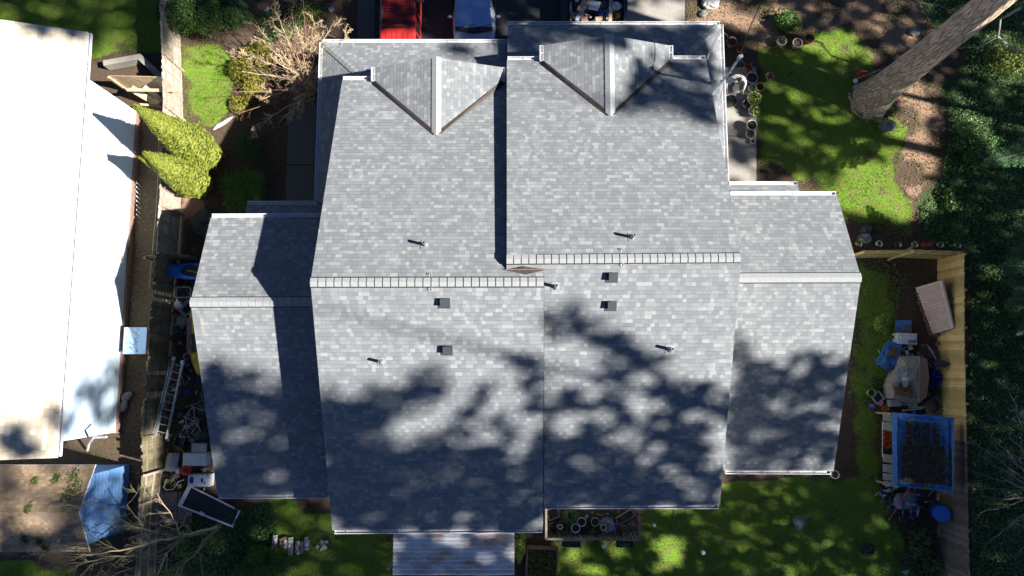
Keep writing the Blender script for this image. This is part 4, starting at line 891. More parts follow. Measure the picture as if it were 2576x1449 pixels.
# ================= person =================
def person():
    hd=P(1856,199,1.62); base=Vector((hd.x+.03,hd.y+.22,0.05))
    t=thing('person','person in light grey shirt and dark cap bending over beside the pots','person',(base.x,base.y,0.05))
    bx,by=base.x,base.y
    V=[];E=[];Rr=[]
    def n(x,y,z,r,pa=None):
        V.append((x,y,z)); Rr.append(r); 
        if pa is not None: E.append((pa,len(V)-1))
        return len(V)-1
    # local coords, facing -Y (towards the house front), bent forward
    pel=n(0,.10,.93,.15); w=n(0,.04,1.08,.135,pel); ch=n(0,-.08,1.28,.20,w); up=n(0,-.13,1.40,.165,ch); nk=n(0,-.2,1.47,.06,up); hh=n(0,-.26,1.55,.075,nk); h2=n(0,-.31,1.62,.09,hh); h3=n(0,-.33,1.69,.075,h2)
    hands=[]
    for s in (-1,1):
        hp=n(s*.1,.10,.88,.1,pel); kn=n(s*.13,-.02,.5,.068,hp); an=n(s*.14,.08,.1,.045,kn); ft=n(s*.15,-.12,.05,.04,an)
        sh=n(s*.24,-.12,1.38,.095,up); el=n(s*.42,-.24,1.14,.066,sh); wr=n(s*.36,-.50,1.0,.04,el); hands.append((s,(s*.35,-.57,.98)))
        n(s*.35,-.57,.98,.038,wr)
    me=bpy.data.meshes.new('body'); me.from_pydata(V,E,[]); o=bpy.data.objects.new('body',me); COL.objects.link(o); o.parent=t
    o.location=(0,0,0); sk=o.modifiers.new('skin','SKIN'); 
    for i,r in enumerate(Rr): me.skin_vertices[0].data[i].radius=(r,r)
    me.skin_vertices[0].data[0].use_root=True
    ss=o.modifiers.new('sub','SUBSURF'); ss.levels=2; ss.render_levels=2
    dg=bpy.context.evaluated_depsgraph_get(); ev=o.evaluated_get(dg); m2=bpy.data.meshes.new_from_object(ev); o.modifiers.clear(); o.data=m2; m2.name='body'
    for m in (M['cloth'],M['jeans'],M['skin']): m2.materials.append(m)
    for p in m2.polygons:
        c=p.center; p.use_smooth=True
        if c.z<.96 and c.y>-.4: p.material_index=1
        elif c.z>1.49 or (c.y<-.44 and c.z<1.06): p.material_index=2
        else: p.material_index=0
    t.scale=(1.06,1.06,1.06)
    # cap and hair
    cp=MB().blob((0,-.325,1.67),(.1,.115,.095),14,8,.0); cp.v=[v for v in cp.v]; cap_=cp.build('cap',M['hair'],t,off=(0,0,0),smooth=True)
    MB().lathe([(.0,.01),(.075,.005),(.078,-.004)],(0,-.42,1.655),14).build('cap_brim',M['hair'],cap_,off=(0,0,0))
    MB().blob((0,-.4,1.6),(.02,.03,.025),8,5,0).build('nose',M['skin'],o,off=(0,0,0),smooth=True)
    for s in (-1,1): MB().blob((s*.095,-.3,1.62),(.016,.03,.04),8,5,0).build('ear',M['skin'],o,off=(0,0,0),smooth=True)
    for s,(x,y,z) in hands:
        hb=MB(); hb.blob((x,y-.01,z),(.04,.045,.022),10,6,.0)
        for k in range(4):
            fx=x+(-.028+.019*k); L=.06+.012*(1-abs(k-1.5)/1.5); hb.tube([(fx,y-.04,z),(fx,y-.04-L*.5,z-.008),(fx,y-.04-L*.8,z-.035),(fx,y-.03-L*.6,z-.055)],[.009,.0085,.008,.006],6)
        hb.tube([(x-s*.03,y+.01,z),(x-s*.055,y-.02,z-.01),(x-s*.055,y-.05,z-.03)],[.011,.01,.007],6)
        hb.build('hand',M['skin'],t,off=(0,0,0),smooth=True)
    return t
person()
p0=P(1820,243,1.1); p1=P(1868,227,1.0); tag(MB().tube([p0,p1],.014,6).build('pole',M['paleplastic']),'thin pale pole held low by the bending person','pole')
# ================= east yard clutter =================
cols=[('ochre plastic pot','yellowpot','yellowleaf'),('pale blue pot','paleplastic','ivy'),('olive pot','mossstone','drygrass'),('tan pot','board','drygrass'),('grey green pot','greyplastic','reed'),('mossy pot','limepl','moss')]
for i,(u,(nm,m,lf)) in enumerate(zip((2161,2212,2260,2302,2366,2410),cols)):
    v=611+i*.8; t=pot(u,v,6.2,{0:'ochre hanging pot with yellow plant nearest the east wing',1:'pale blue hanging pot second along the fence top',2:'olive hanging pot with dry plant third along the fence top',3:'tan hanging pot beside the red pot on the fence',4:'grey green hanging pot near the fence corner',5:'mossy hanging pot at the cedar fence corner'}[i],m,.16,lf,26,.03,.1,group='hanging pots on the cedar fence',z0=1.62)
    hk=P(u+7,v+6,1.9); MB().tube([hk+Vector((0,.12,-.05)),hk+Vector((0,.05,.03)),hk+Vector((0,-.02,-.1))],.015,5).build('hook',M['white'],t)
tag(MB().box(P(2332,615,1.75),(.45,.16,.14),.05,taper=.8).build('red_planter',M['redpl']),'small red trough hanging on the cedar fence','planter')
# mattress leaning on the fence
mt_=thing('mattress','stained pinkish quilted mattress leaning on the cedar fence','mattress',P(2345,780,0))
c=[P(2301,724,.15),P(2369,705,1.35),P(2398,826,1.35),P(2344,842,.15)]
nn=(c[1]-c[0]).cross(c[3]-c[0]).normalized(); nn=-nn if nn.z<0 else nn
mb=MB(); K=14; grid=[]
for top in (1,0):
    for i in range(K+1):
        for j in range(K*2+1):
            a,b_=i/K,j/(2*K); p=c[0].lerp(c[1],a).lerp(c[3].lerp(c[2],a),b_); e=min(a,1-a,b_,1-b_); rd=.04*max(0,1-e/.06)**2
            q=.012*math.sin((a*7+b_*12)*math.pi)*math.sin((a*7-b_*12)*math.pi) if top else 0
            grid.append(p-nn*(rd if top else .17-rd)+nn*q)
W2=2*K+1; T0=(K+1)*W2; fs=[]
for i in range(K):
    for j in range(2*K): fs.append((i*W2+j,(i+1)*W2+j,(i+1)*W2+j+1,i*W2+j+1)); fs.append((T0+i*W2+j,T0+i*W2+j+1,T0+(i+1)*W2+j+1,T0+(i+1)*W2+j))
for i in range(K): fs.append((i*W2,T0+i*W2,T0+(i+1)*W2,(i+1)*W2)); fs.append((i*W2+2*K,(i+1)*W2+2*K,T0+(i+1)*W2+2*K,T0+i*W2+2*K))
for j in range(2*K): fs.append((j,j+1,T0+j+1,T0+j)); o_=K*W2; fs.append((o_+j,T0+o_+j,T0+o_+j+1,o_+j+1))
mb.add(grid,fs).build('cover',M['mattress'],mt_,smooth=True)
st_=MB()
for k in range(-26,40):
    for sg in (1,-1):
        pts=[]
        for s_ in np.linspace(0,1,24):
            b_=s_; a=(k/13.0+sg*s_*1.9)
            if 0.04<a<.96 and .03<b_<.97: pts.append(c[0].lerp(c[1],a).lerp(c[3].lerp(c[2],a),b_)+nn*.004)
        if len(pts)>1: st_.tube(pts,.007,3)
st_.build('quilting',M['rail'],mt_)
# wood pile
for k in range(26):
    v=735+k*4.2; u=2303+k*1.35+random.uniform(-3,3); z=.08+.10*(k%2); a=P(u,v,z); b=P(u+random.uniform(26,36),v+random.uniform(-2,5),z+.05)
    tag(MB().tube([a,b],random.uniform(.03,.05),5).build('firewood_stick',M['logbrown' if k%3 else 'oldcedar']),'split brown firewood stick in the low pile beside the mattress','firewood',group='firewood pile beside the mattress')
def flat(name,pts,z,th,m,label,cat,zs=None,group=None):
    ps=[P(u,v,(zs[i] if zs else z)) for i,(u,v) in enumerate(pts)]; mb=MB(); mb.prism([p-Vector((0,0,th)) for p in ps],th); o=mb.build(name,M[m]); return tag(o,label,cat,group)
def debris(parent,poly,z,n,m='litter',size=(.015,.04),zn=.01):
    pp=[tuple(P(u,v,z)[:2]) for u,v in poly]; x,y=scatter(pp,n/max(.05,abs(sum(pp[i][0]*pp[(i+1)%len(pp)][1]-pp[(i+1)%len(pp)][0]*pp[i][1] for i in range(len(pp))))/2)); k=len(x)
    if k==0: return
    o=quads('debris',np.stack([x,y,z+.01+RNG.uniform(0,zn,k)],1),np.tile([0,0,1.],(k,1))+RNG.normal(size=(k,3))*.3,RNG.uniform(*size,k),M[m],parent); o['kind']='stuff'
o=flat('plastic_sheet',[(2253,805),(2293,806),(2293,836),(2254,834)],.3,.04,'tarp','bright blue flat panel north of the white cooler','panel'); debris(o,[(2256,820),(2292,818),(2290,835),(2258,834)],.3,90)
cl=thing('cool_box','white cool box with dark printed mark behind the blue lids','cool box',P(2280,855,0))
cc=P(2281,852,.42); MB().box(cc-Vector((0,0,.22)),(.82,.46,.42),-.05).build('body',M['paleplastic'],cl); MB().box(cc+Vector((0,0,.02)),(.86,.50,.06),-.05).box(cc+Vector((.0,.0,.06)),(.6,.3,.03),-.05).build('lid',M['paleplastic'],cl)
mb=MB(); 
for k in range(7): mb.box(cc+Vector((.02+k*.055,-.16,.085)),(.03,.08+.03*(k%2),.006),.1*k)
mb.box(cc+Vector((.2,-.07,.085)),(.42,.025,.006),-.05); mb.build('mark',M['darktarp'],cl)
o=flat('tote_cover',[(2236,857),(2270,868),(2259,922),(2224,912)],.45,.06,'bluepl','blue tote lid covered in brown leaves','tote lid'); debris(o,[(2238,868),(2262,874),(2256,903),(2231,898)],.45,330)
flat('blue_board',[(2229,861),(2234,859),(2216,912),(2206,912)],.35,.05,'tarp','narrow blue board under the tote lid','board')
bk=thing('blue_bucket','bright blue bucket tipped on its side in the grass','bucket',P(2222,930,0)); Mx=Matrix.Rotation(2.35,3,'Z')@Matrix.Rotation(R(78),3,'X'); ctr=P(2236,925,.24)
MB().lathe([(.001,-.02),(.2,-.02),(.27,.55),(.29,.55),(.28,.5),(.2,.02),(.001,.02)],ctr,24,0,Matrix.Rotation(-.78,3,'Z')@Matrix.Rotation(R(-80),3,'Y')).build('shell',M['tarp'],bk,smooth=True)
# carpet covered junk heap
hp_=thing('covered_heap','grey carpet covered heap with torn white paper and brown leaves on top','heap',P(2290,950,0))
out=[(2264,897),(2314,896),(2333,906),(2338,950),(2332,997),(2307,1020),(2242,1002),(2237,970),(2254,935)]
mb=MB(); top=[P(u,v,.55) for u,v in out]; cen=sum(top,Vector())/len(top); inner=[cen.lerp(p,.72)+Vector((0,0,.22+.05*math.sin(i*2))) for i,p in enumerate(top)]; low=[cen.lerp(p,1.04)*1.0 for p in top]
for p in low: p.z=.05
n=len(top); mb.add(low+top+inner+[cen+Vector((0,0,.3))],[(i,(i+1)%n,n+(i+1)%n,n+i) for i in range(n)]+[(n+i,n+(i+1)%n,2*n+(i+1)%n,2*n+i) for i in range(n)]+[(2*n+i,2*n+(i+1)%n,3*n) for i in range(n)])
mb.build('carpet',M['carpet'],hp_,smooth=False)
pp=MB()
for k in range(42):
    u=random.uniform(2250,2284);v=random.uniform(926,972); pp.box(P(u,v,.86+random.uniform(0,.03)),(random.uniform(.08,.22),random.uniform(.06,.16),.008),random.uniform(0,3),0,random.uniform(-.1,.1))
pp.build('torn_paper',M['rubblepaper'],hp_); debris(hp_,[(2245,965),(2290,960),(2295,1000),(2250,995)],.82,420,size=(.02,.05),zn=.05)
flat('carpet_roll',[(2314,897),(2332,903),(2337,950),(2331,998),(2313,1012)],.88,.3,'logbrown','brown matted carpet edge along the east side of the heap','carpet')
cr=MB(); g=12; vs=[];rr=random.Random(4)
o=thing('crumpled_tarp','crumpled dark blue tarp between the heap and the cedar fence','tarp',P(2355,955,0)); 
pg=[(2345,922),(2358,925),(2374,940),(2371,962),(2358,978),(2340,986),(2337,955)]; a=[P(u,v,.35) for u,v in pg]; ce=sum(a,Vector())/len(a); vs=[];fs=[]
for ri,rf in enumerate((1,.75,.5,.25)):
    for i in range(28):
        k=i*len(a)/28; i0=int(k); p=a[i0%len(a)].lerp(a[(i0+1)%len(a)],k-i0); q=ce.lerp(p,rf); q.z=(.05 if ri==0 else .35)+rr.uniform(-.08,.14)*(ri>0); vs.append(q)
for ri in range(3):
    for i in range(28): fs.append((ri*28+i,ri*28+(i+1)%28,(ri+1)*28+(i+1)%28,(ri+1)*28+i))
fs.append(tuple(3*28+i for i in range(28))); MB().add(vs,fs).build('sheet',M['darktarp'],o)
MB().tube([P(2351,900,.5),P(2357,925,.6),P(2346,945,.6),P(2372,950,.5)],.015,5).build('cord',M['bluepl'],o)
o=thing('black_canopy','collapsed black fabric chair and poles leaning by the cedar fence','folding chair',P(2350,890,0))
for pg,z in (([(2312,868),(2345,872),(2350,900),(2318,905)],.5),([(2350,897),(2392,914),(2376,926),(2350,915)],.9),([(2335,872),(2360,878),(2356,905),(2340,900)],.8)):
    ps=[P(u,v,z+random.uniform(-.15,.15)) for u,v in pg]; mb=MB(); mb.add(ps+[p-Vector((0,0,.03)) for p in ps],[(0,1,2,3),(7,6,5,4),(0,4,5,1),(1,5,6,2),(2,6,7,3),(3,7,4,0)]); mb.build('fabric',M['blackplastic'],o)
for a_,b_ in (((2335,872,.9),(2355,902,1.0)),((2318,893,.7),(2345,925,.7)),((2340,905,.6),(2362,932,.4)),((2330,865,1.0),(2350,888,.9))): MB().tube([P(*a_),P(*b_)],.014,5).build('pole',M['steel'],o)
pot(2352,993,8,'red brown clay pot beside the cedar fence and black frame','terracotta',.22,group='small pots round the heap')
pot(2229,1027,8,'upturned looking terracotta pot north of the tarp roofed shed','terracotta',.2,group='small pots round the heap',fill='terracotta')
pot(2194,988,10,'lime green bucket with dark soil near the pink tray','limepl',.28,group='small pots round the heap',name='garden_bucket',cat='bucket')
o=thing('wooden_crate','dark open wooden crate with tan base by the cedar fence','crate',P(2350,1025,0)); cc=P(2350,1022,.35)
rz=-1.05
for dx,dy,sx,sy in ((0,.3,.62,.05),(0,-.3,.62,.05),(.3,0,.05,.55),(-.3,0,.05,.55)):
    q=Matrix.Rotation(rz,3,'Z')@Vector((dx,dy,0)); MB().box(cc+q-Vector((0,0,.12)),(sx,sy,.35),rz).build('side',M['oldcedar'],o)
MB().box(cc-Vector((0,0,.25)),(.5,.5,.04),rz).build('base',M['carpet'],o)
tag(MB().box(P(2249,1014,.3),(.5,.3,.3),.05,taper=.95).build('storage_box',M['greyplastic']),'pale grey box tucked under the south side of the heap','box')
for k,(u,v,l) in enumerate(((2280,1018,.9),(2310,1024,.8),(2295,1030,.9))): tag(MB().box(P(u,v,.3),(l,.06,.05),-.1+.1*k).build('metal_rail',M['alu']),'loose grey metal rail between the heap and the tarp roofed shed','rail',group='metal rails by the heap')
o=thing('plastic_tray','pale pink rimmed plastic tray with dark inside beside the lime bucket','tray',P(2208,1000,0)); cc=P(2208,1000,.2); rz=.6
for dx,dy,sx,sy in ((0,.2,.44,.04),(0,-.2,.44,.04),(.2,0,.04,.36),(-.2,0,.04,.36)): MB().box(cc+Matrix.Rotation(rz,3,'Z')@Vector((dx,dy,0)),(sx,sy,.12),rz).build('side',M['greyplastic'],o)
MB().box(cc-Vector((0,0,.05)),(.36,.36,.02),rz).build('base',M['blackplastic'],o)
tag(MB().box(P(2216,1014,.2),(.24,.18,.1),.8,taper=.8).build('dustpan',M['pinkpl']),'bright pink plastic dustpan beside the pink rimmed tray','dustpan')
lid=thing('round_cover','round dark blue lid printed SG in white on the grass','lid',P(2194,1021,0)); cc=P(2194,1021,.06); MB().lathe([(.001,.0),(.15,.0),(.16,-.03),(.15,-.06)],cc,24).build('disc',M['darktarp'],lid)
tc=bpy.data.curves.new('lettering','FONT'); tc.body='SG'; tc.size=.2; tc.align_x='CENTER'; tc.align_y='CENTER'; tc.extrude=.003; tc.materials.append(M['paleplastic']); tq=bpy.data.objects.new('tmp',tc); COL.objects.link(tq); tm=bpy.data.meshes.new_from_object(tq.evaluated_get(bpy.context.evaluated_depsgraph_get())); bpy.data.objects.remove(tq); to=bpy.data.objects.new('lettering',tm); COL.objects.link(to); to.parent=lid; to.location=cc-lid.location+Vector((0,0,.006)); to.rotation_euler=(0,0,-.1)
# tarp roofed shed
ts=thing('tarp_roofed_shed','low shed of cream panels with blue tarp roof covered in leaves and moss','shed',P(2320,1140,0))
zt=1.7; q=[P(2254,1038,zt),P(2399,1051,zt+.15),P(2403,1162,zt+.15),P(2397,1238,zt+.1),P(2257,1223,zt-.05)]
mb=MB(); G=26; vs=[]
for i in range(G+1):
    for j in range(G+1):
        a,b_=i/G,j/G; p=q[0].lerp(q[1],a).lerp(q[4].lerp(q[3],a),b_); e=min(a,1-a,b_,1-b_); p=Vector((p.x,p.y,p.z+(.06 if e<.001 else 0)+.018*math.sin(a*math.pi*12)+random.uniform(-.012,.012)-(.05 if 0<e<.06 else 0)-(.06*math.sin(math.pi*a)*math.sin(math.pi*b_)))); vs.append(p)
fs=[(i*(G+1)+j,(i+1)*(G+1)+j,(i+1)*(G+1)+j+1,i*(G+1)+j+1) for i in range(G) for j in range(G)]
mb.add(vs,fs); lowv=[vs[i*(G+1)+0] for i in range(G+1)]
mb.build('tarp',M['tarp'],ts)
# hanging tarp edges
for pts in ((q[0],q[4]),(q[4],q[3]),(q[3],q[1]),(q[1],q[0])):
    K=14; vs=[]; 
    for i in range(K+1):
        p=pts[0].lerp(pts[1],i/K); vs+=[p+Vector((0,0,.03)),Vector((p.x+random.uniform(-.04,.04),p.y+random.uniform(-.04,.04),p.z-.35+random.uniform(-.08,.08)))]
    MB().add(vs,[(2*i,2*i+1,2*i+3,2*i+2) for i in range(K)]).build('tarp_edge',M['tarp'],ts)
tp=[(2268,1118),(2395,1128),(2396,1222),(2270,1210)]; 
def deb2(poly,n,m,size,zz=.03):
    pp=[tuple(P(u,v,zt+.05)[:2]) for u,v in poly]; x,y=scatter(pp,n); k=len(x); o=quads('debris',np.stack([x,y,zt+.07+RNG.uniform(-.02,zz,k)],1),np.tile([0,0,1.],(k,1))+RNG.normal(size=(k,3))*.4,RNG.uniform(*size,k),M[m],ts); o['kind']='stuff'
deb2(tp,1900,'darklitter',(.03,.055)); deb2(tp,120,'litter',(.02,.04)); 
for k in range(5): u=2277+k*23; deb2([(u,1062),(u+15,1064),(u+17,1126),(u+2,1126)],1500,'darklitter',(.03,.05))
for (u,v,r_) in ((2385,1075,7),(2374,1160,9),(2378,1185,7),(2330,1222,9),(2266,1210,5),(2292,1055,5)): deb2([(u-r_,v-r_),(u+r_,v-r_),(u+r_,v+r_),(u-r_,v+r_)],900,'yellowleaf',(.015,.035),.06)
for k,(v0,v1) in enumerate(((1036,1060),(1061,1083),(1142,1163),(1167,1188),(1190,1208),(1210,1222))):
    MB().prism([P(2221,v0,.9),P(2257,v0+4,1.0),P(2257,v1+5,1.0),P(2221,v1-2,.9)],.03).build('panel',M['creampanel'],ts)
for xx,yy in ((2222,1040),(2222,1215),(2395,1060),(2395,1232)): MB().box(P(xx,yy,.6),(.07,.07,1.2)).build('post',M['palewood'],ts)
MB().tube([P(2220,1060,.8),P(2220,1150,.8)],.02,5).build('handle',M['alu'],ts)
for k,(v,r_) in enumerate(((1092,8),(1104,8),(1119,9))): pot(2233,v,r_,('northmost','middle','southmost')[k]+' of three orange pots stored inside the tarp roofed shed','orangepl',.25,group='orange pots in the shed',fill='orangepl')
# wheelbarrow
wb=thing('wheelbarrow','grey tray wheelbarrow with blue frame upended against the tarp roofed shed','wheelbarrow',P(2280,1265,0))
pg=[(2256,1241),(2300,1239),(2308,1256),(2300,1280),(2262,1282),(2247,1270),(2248,1254)]; ps=[P(u,v,.5) for u,v in pg]; ce=sum(ps,Vector())/len(ps); lo_=[ce.lerp(p,.7)-Vector((0,0,.28)) for p in ps]; n=len(ps)
lo2=[ce.lerp(p,.66)+Vector((0,0,.12)) for p in ps]
MB().add(ps+lo2,[(i,(i+1)%n,n+(i+1)%n,n+i) for i in range(n)]+[tuple(range(n,2*n))]).build('tray',M['steel'],wb)
for s in (0,1):
    u=2278+s*22; MB().tube([P(u+4,1228,.75),P(u-2,1262,.72),P(u-8+s*-2,1305,.4)],.028,6).build('handle',M['darktarp'],wb)
MB().tube([P(2276,1260,.72),P(2284,1268,.75),P(2305,1268,.7),P(2313,1282,.5),P(2300,1286,.4)],.02,6).build('leg_frame',M['alu'],wb)
MB().box(P(2289,1268,.72),(.42,.12,.02),-.05).build('brace',M['greyplastic'],wb)
w_=MB().torus(P(2276,1301,.25),.15,.06,20,6,0,Matrix.Rotation(R(70),3,'Y')).build('wheel',M['rubber'],wb); MB().lathe([(.001,.03),(.1,.03)],P(2276,1301,.25),14,0,Matrix.Rotation(R(70),3,'Y')).build('rim',M['greyplastic'],w_)
tag(MB().tube([P(2296,1215,1.75),P(2237,1307,.25)],.02,6).build('rake_handle',M['orangepl']),'long orange tool handle leaning on the tarp roof and wheelbarrow','tool')
br=thing('blue_barrel','tall blue plastic barrel with bright blue lid by the grey end of the fence','barrel',P(2358,1284,0)); a=P(2355,1279,.05); b=P(2369,1293,.95); d=(b-a); ql=d.to_track_quat('Z','Y').to_matrix(); L=d.length
MB().lathe([(.001,0),(.31,0),(.33,.1),(.35,.3),(.335,.33),(.35,.36),(.35,L*.7),(.335,L*.73),(.33,L-.03),(.3,L-.02)],a,30,0,ql).build('drum',M['darktarp'],br,smooth=True); MB().lathe([(.001,L),(.33,L),(.345,L-.05),(.33,L-.06)],a,30,0,ql).build('lid',M['bluepl'],br)
# tool scraps
for k,(u,v,l,rz,m,lb) in enumerate(((2228,1224,.35,.6,'paleplastic','white plastic scrap beside the shed corner'),(2222,1234,.2,0,'paleplastic','round white cap piece below the shed corner'),(2245,1235,.9,.6,'alu','long pale metal strip beside the wheelbarrow'),(2240,1243,.4,1.1,'greyplastic','short grey pipe piece near the wheelbarrow'))): tag(MB().tube([P(u,v,.1),P(u,v,.1)+Vector((math.cos(rz)*l,math.sin(rz)*l,.1))],.03,6).build('scrap_piece',M[m]),lb,'scrap',group='scraps by the wheelbarrow')
w_=thing('spoked_hoop','grey spoked wheel lying between the shed panels and the scraps','wheel',P(2244,1216,0)); MB().torus(P(2244,1216,.1),.26,.02,28,5).build('rim',M['steel'],w_)
sp_=MB()
for k in range(12): cc=P(2244,1216,.1); a=k*math.pi/6; sp_.tube([cc,cc+Vector((math.cos(a)*.25,math.sin(a)*.25,0))],.005,3)
sp_.build('spokes',M['steel'],w_)
def tyre(u,v,rpx,label,z=.12,group=None,rim=None,hub=None,tilt=None,name='tyre',inner=None):
    r=rpx*PX(v,z); t=thing(name,label,'tyre' if name=='tyre' else 'wheel',P(u,v,0),group); c=P(u,v,z)
    Mx=Matrix.Rotation(tilt,3,'X') if tilt else Matrix.Identity(3)
    o=MB().torus(c,r*.8,r*.22,30,10,0,Mx).build('tread',M['rubber'],t,smooth=True)
    if rim: MB().lathe([(r*.58,.07),(r*.56,.09),(r*.5,.05),(r*.45,-.02)],c,28,0,Mx).build('rim',M[rim],t,smooth=False)
    if hub:
        h=MB(); 
        for k in range(5): a=k*2*math.pi/5; h.tube([c+Mx@Vector((0,0,.03)),c+Mx@Vector((math.cos(a)*r*.52,math.sin(a)*r*.52,.03))],r*.07,5)
        h.lathe([(.001,.06),(r*.14,.05),(r*.15,.0)],c,14,0,Mx).build('hub',M[hub],t)
    if inner: foli(t,(c.x,c.y,.1),(r*.5,r*.5,.12),60,.03,M[inner])
    return t
tyre(2183,1383,18,'old black tyre lying on the south lawn with leaves inside',tilt=.25,inner='ivy')
tag(MB().blob(P(2012,1314,.05),(.32,.3,.1),12,7,.2,seed=3).build('flat_rock',M['stone']),'flat grey rock in the middle of the south lawn','rock')
tag(MB().prism([P(2267,1437,.04),P(2287,1433,.04),P(2279,1448,.04)],.03).build('paper_scrap',M['palestone']),'triangular pale paper scrap on the ground by the south fence','paper')
# bucket below the east wing gutter
bk=thing('white_bucket','off white bucket catching water below the corner of the east wing gutter','bucket',P(2096,1193,0)); a=P(2090,1193,.05); b=P(2101,1194,.9); Mq=(b-a).to_track_quat('Z','Y').to_matrix(); L=.85
MB().lathe([(.001,0),(.15,0),(.165,L),(.175,L),(.155,L-.03),(.14,.05)],a,24,0,Mq).build('shell',M['greyplastic'],bk); MB().disc(a+Mq@Vector((0,0,L-.12)),.155,20,0,Mq).build('water',M['barkmulch'],bk)
# lamps, hose
for (u,v,rp,lb) in ((1519,1374,6,'white globe garden light beside the deck planters'),(1769,1390,6,'white globe garden light alone on the south lawn'),(1646,1322,4.5,'small white globe light beside the green hose')):
    c=P(u,v,.42); t=thing('garden_light',lb,'garden light',(c.x,c.y,0),'globe lights on the south lawn'); r=rp*PX(v,.4); MB().blob(c,(r,r,r*.85),16,10,0).build('globe',M['lampglobe'],t,smooth=True); MB().tube([(c.x,c.y,0),(c.x,c.y,.36)],.02,6).build('stake',M['steel'],t)
hp=[(1701,1268),(1698,1300),(1695,1325),(1697,1335),(1705,1342),(1715,1339),(1721,1330),(1728,1310),(1729,1290),(1729,1268)]
tag(MB().tube([P(u,v,.05) for u,v in hp],.014,6).build('garden_hose',M['greenhose']),'thin green garden hose looped on the grass below the east unit gutter','hose')
# ================= deck =================
dk=thing('wooden_deck','small dark wooden deck full of pots behind the east unit','deck',P(1490,1320,0)); zd=.45
a=P(1375,1262,zd); b=P(1608,1358,zd); n=18
mb=MB()
for k in range(n): y=b.y+(a.y-b.y)*(k+.5)/n; mb.box(((a.x+b.x)/2,y,zd-.02),(b.x-a.x,(a.y-b.y)/n-.012,.035))
mb.build('deck_boards',M['deck'],dk)
for (u0,v0,u1,v1) in ((1373,1356,1610,1358),(1374,1262,1374,1356),(1609,1262,1609,1356)):
    p,q2=P(u0,v0,zd+.8),P(u1,v1,zd+.8); p.z=q2.z=zd+.8; p2=P(u0,v0,zd+.8); MB().box((p+q2)/2,((q2-p).length,.09,.04),math.atan2((q2-p).y,(q2-p).x)).build('rail',M['oldcedar'],dk)
mb=MB()
p=P(1380,1358,zd+.8);q2=P(1606,1358,zd+.8)
for k in range(30): c=p.lerp(q2,(k+.5)/30); mb.box((c.x,c.y+.03,zd+.38),(.045,.03,.72))
mb.build('balusters',M['palewood' if 0 else 'oldcedar'],dk)
mb=MB()
for k in range(20): u=1405+k*10; a_=P(u,1340,zd+.03);b_=P(u+7,1352,zd+.03); mb.box((a_+b_)/2,(.035,.28,.02),.5)
mb.build('slat_bench',M['palewood'],dk)
GD='pots on the small deck'; 
pot(1392,1327,12,'black tub in the west corner of the deck','blackplastic',.35,group=GD,z0=zd,fill='hole')
pot(1413,1327,14,'large black tub with a white ring on its soil','blackplastic',.4,group=GD,z0=zd,rimm='blackplastic')
tag(MB().torus(P(1409,1325,zd+.4),.09,.014,20,5).build('plastic_ring',M['white']),'white plastic ring lying on the large black tub','ring')
pot(1448,1329,10.5,'white rimmed pot at the centre west of the deck','blackplastic',.32,group=GD,z0=zd,rimm='paleplastic')
pot(1463,1313,10.5,'white rimmed pot next to the dark shrub on the deck','blackplastic',.32,group=GD,z0=zd,rimm='paleplastic')
pot(1497,1313,10,'thin grey rimmed pot at the middle of the deck','blackplastic',.32,group=GD,z0=zd,rimm='greyplastic')
pot(1493,1334,11,'dark pot with a low green plant near the slats','blackplastic',.3,'ivy',60,.03,.1,group=GD,z0=zd)
pot(1470,1335,10,'plain black pot between the white rimmed pot and the green plant','blackplastic',.28,group=GD,z0=zd,fill='hole')
pot(1435,1297,9,'dark leafy shrub pot by the house end of the deck','blackplastic',.35,'evergreen',420,.035,.3,2.4,group=GD,z0=zd)
pot(1528,1343,8,'small grassy pot on the south side of the round table','mossstone',.2,'reed',60,.03,.12,group=GD,z0=zd)
pot(1570,1330,9,'brown pot with dead stalks in the east corner of the deck','logbrown',.3,'litter',50,.03,.12,group=GD,z0=zd)
rt=thing('round_table','round grey table with stones and small pots on the deck','table',P(1527,1322,zd)); c=P(1527,1320,zd+.5); r=19*PX(1320,.9); MB().lathe([(.001,0),(r,0),(r,-.03),(.001,-.03)],c,32).build('tabletop',M['steel'],rt); MB().tube([c-Vector((0,0,.03)),c-Vector((0,0,.5))],.04,8).build('leg',M['steel'],rt)
for k,(u,v,r_) in enumerate(((1523,1318,.07),(1530,1312,.06),(1534,1322,.06),(1538,1316,.05),(1527,1325,.05))): tag(MB().blob(P(u,v,zd+.54),(r_,r_*.8,r_*.6),8,6,.15,seed=k).build('pebble_stone',M['palestone' if k%2 else 'stone']),'rounded stone set out on the round deck table','stone',group='stones on the round table')
pot(1518,1327,6.5,'small clay rimmed pot standing on the round deck table','mossstone',.14,group=GD,z0=zd+.5,rimm='paleclay')
wc=thing('watering_can','purple plastic watering can beside the round deck table','watering can',P(1545,1330,zd)); c=P(1544,1334,zd+.22); MB().lathe([(.001,-.2),(.13,-.2),(.12,0),(.03,.02),(.001,.02)],c,18).build('body',M['purplepl'],wc); MB().tube([c+Vector((.05,.05,-.1)),c+Vector((.13,.28,.02))],.03,7).lathe([(.001,0),(.08,.02),(.07,-.02)],c+Vector((.14,.32,.03)),14).build('spout',M['purplepl'],wc); MB().tube([c+Vector((-.1,-.05,0)),c+Vector((-.03,0,.12)),c+Vector((.08,.06,.02))],.014,6).build('handle',M['purplepl'],wc)
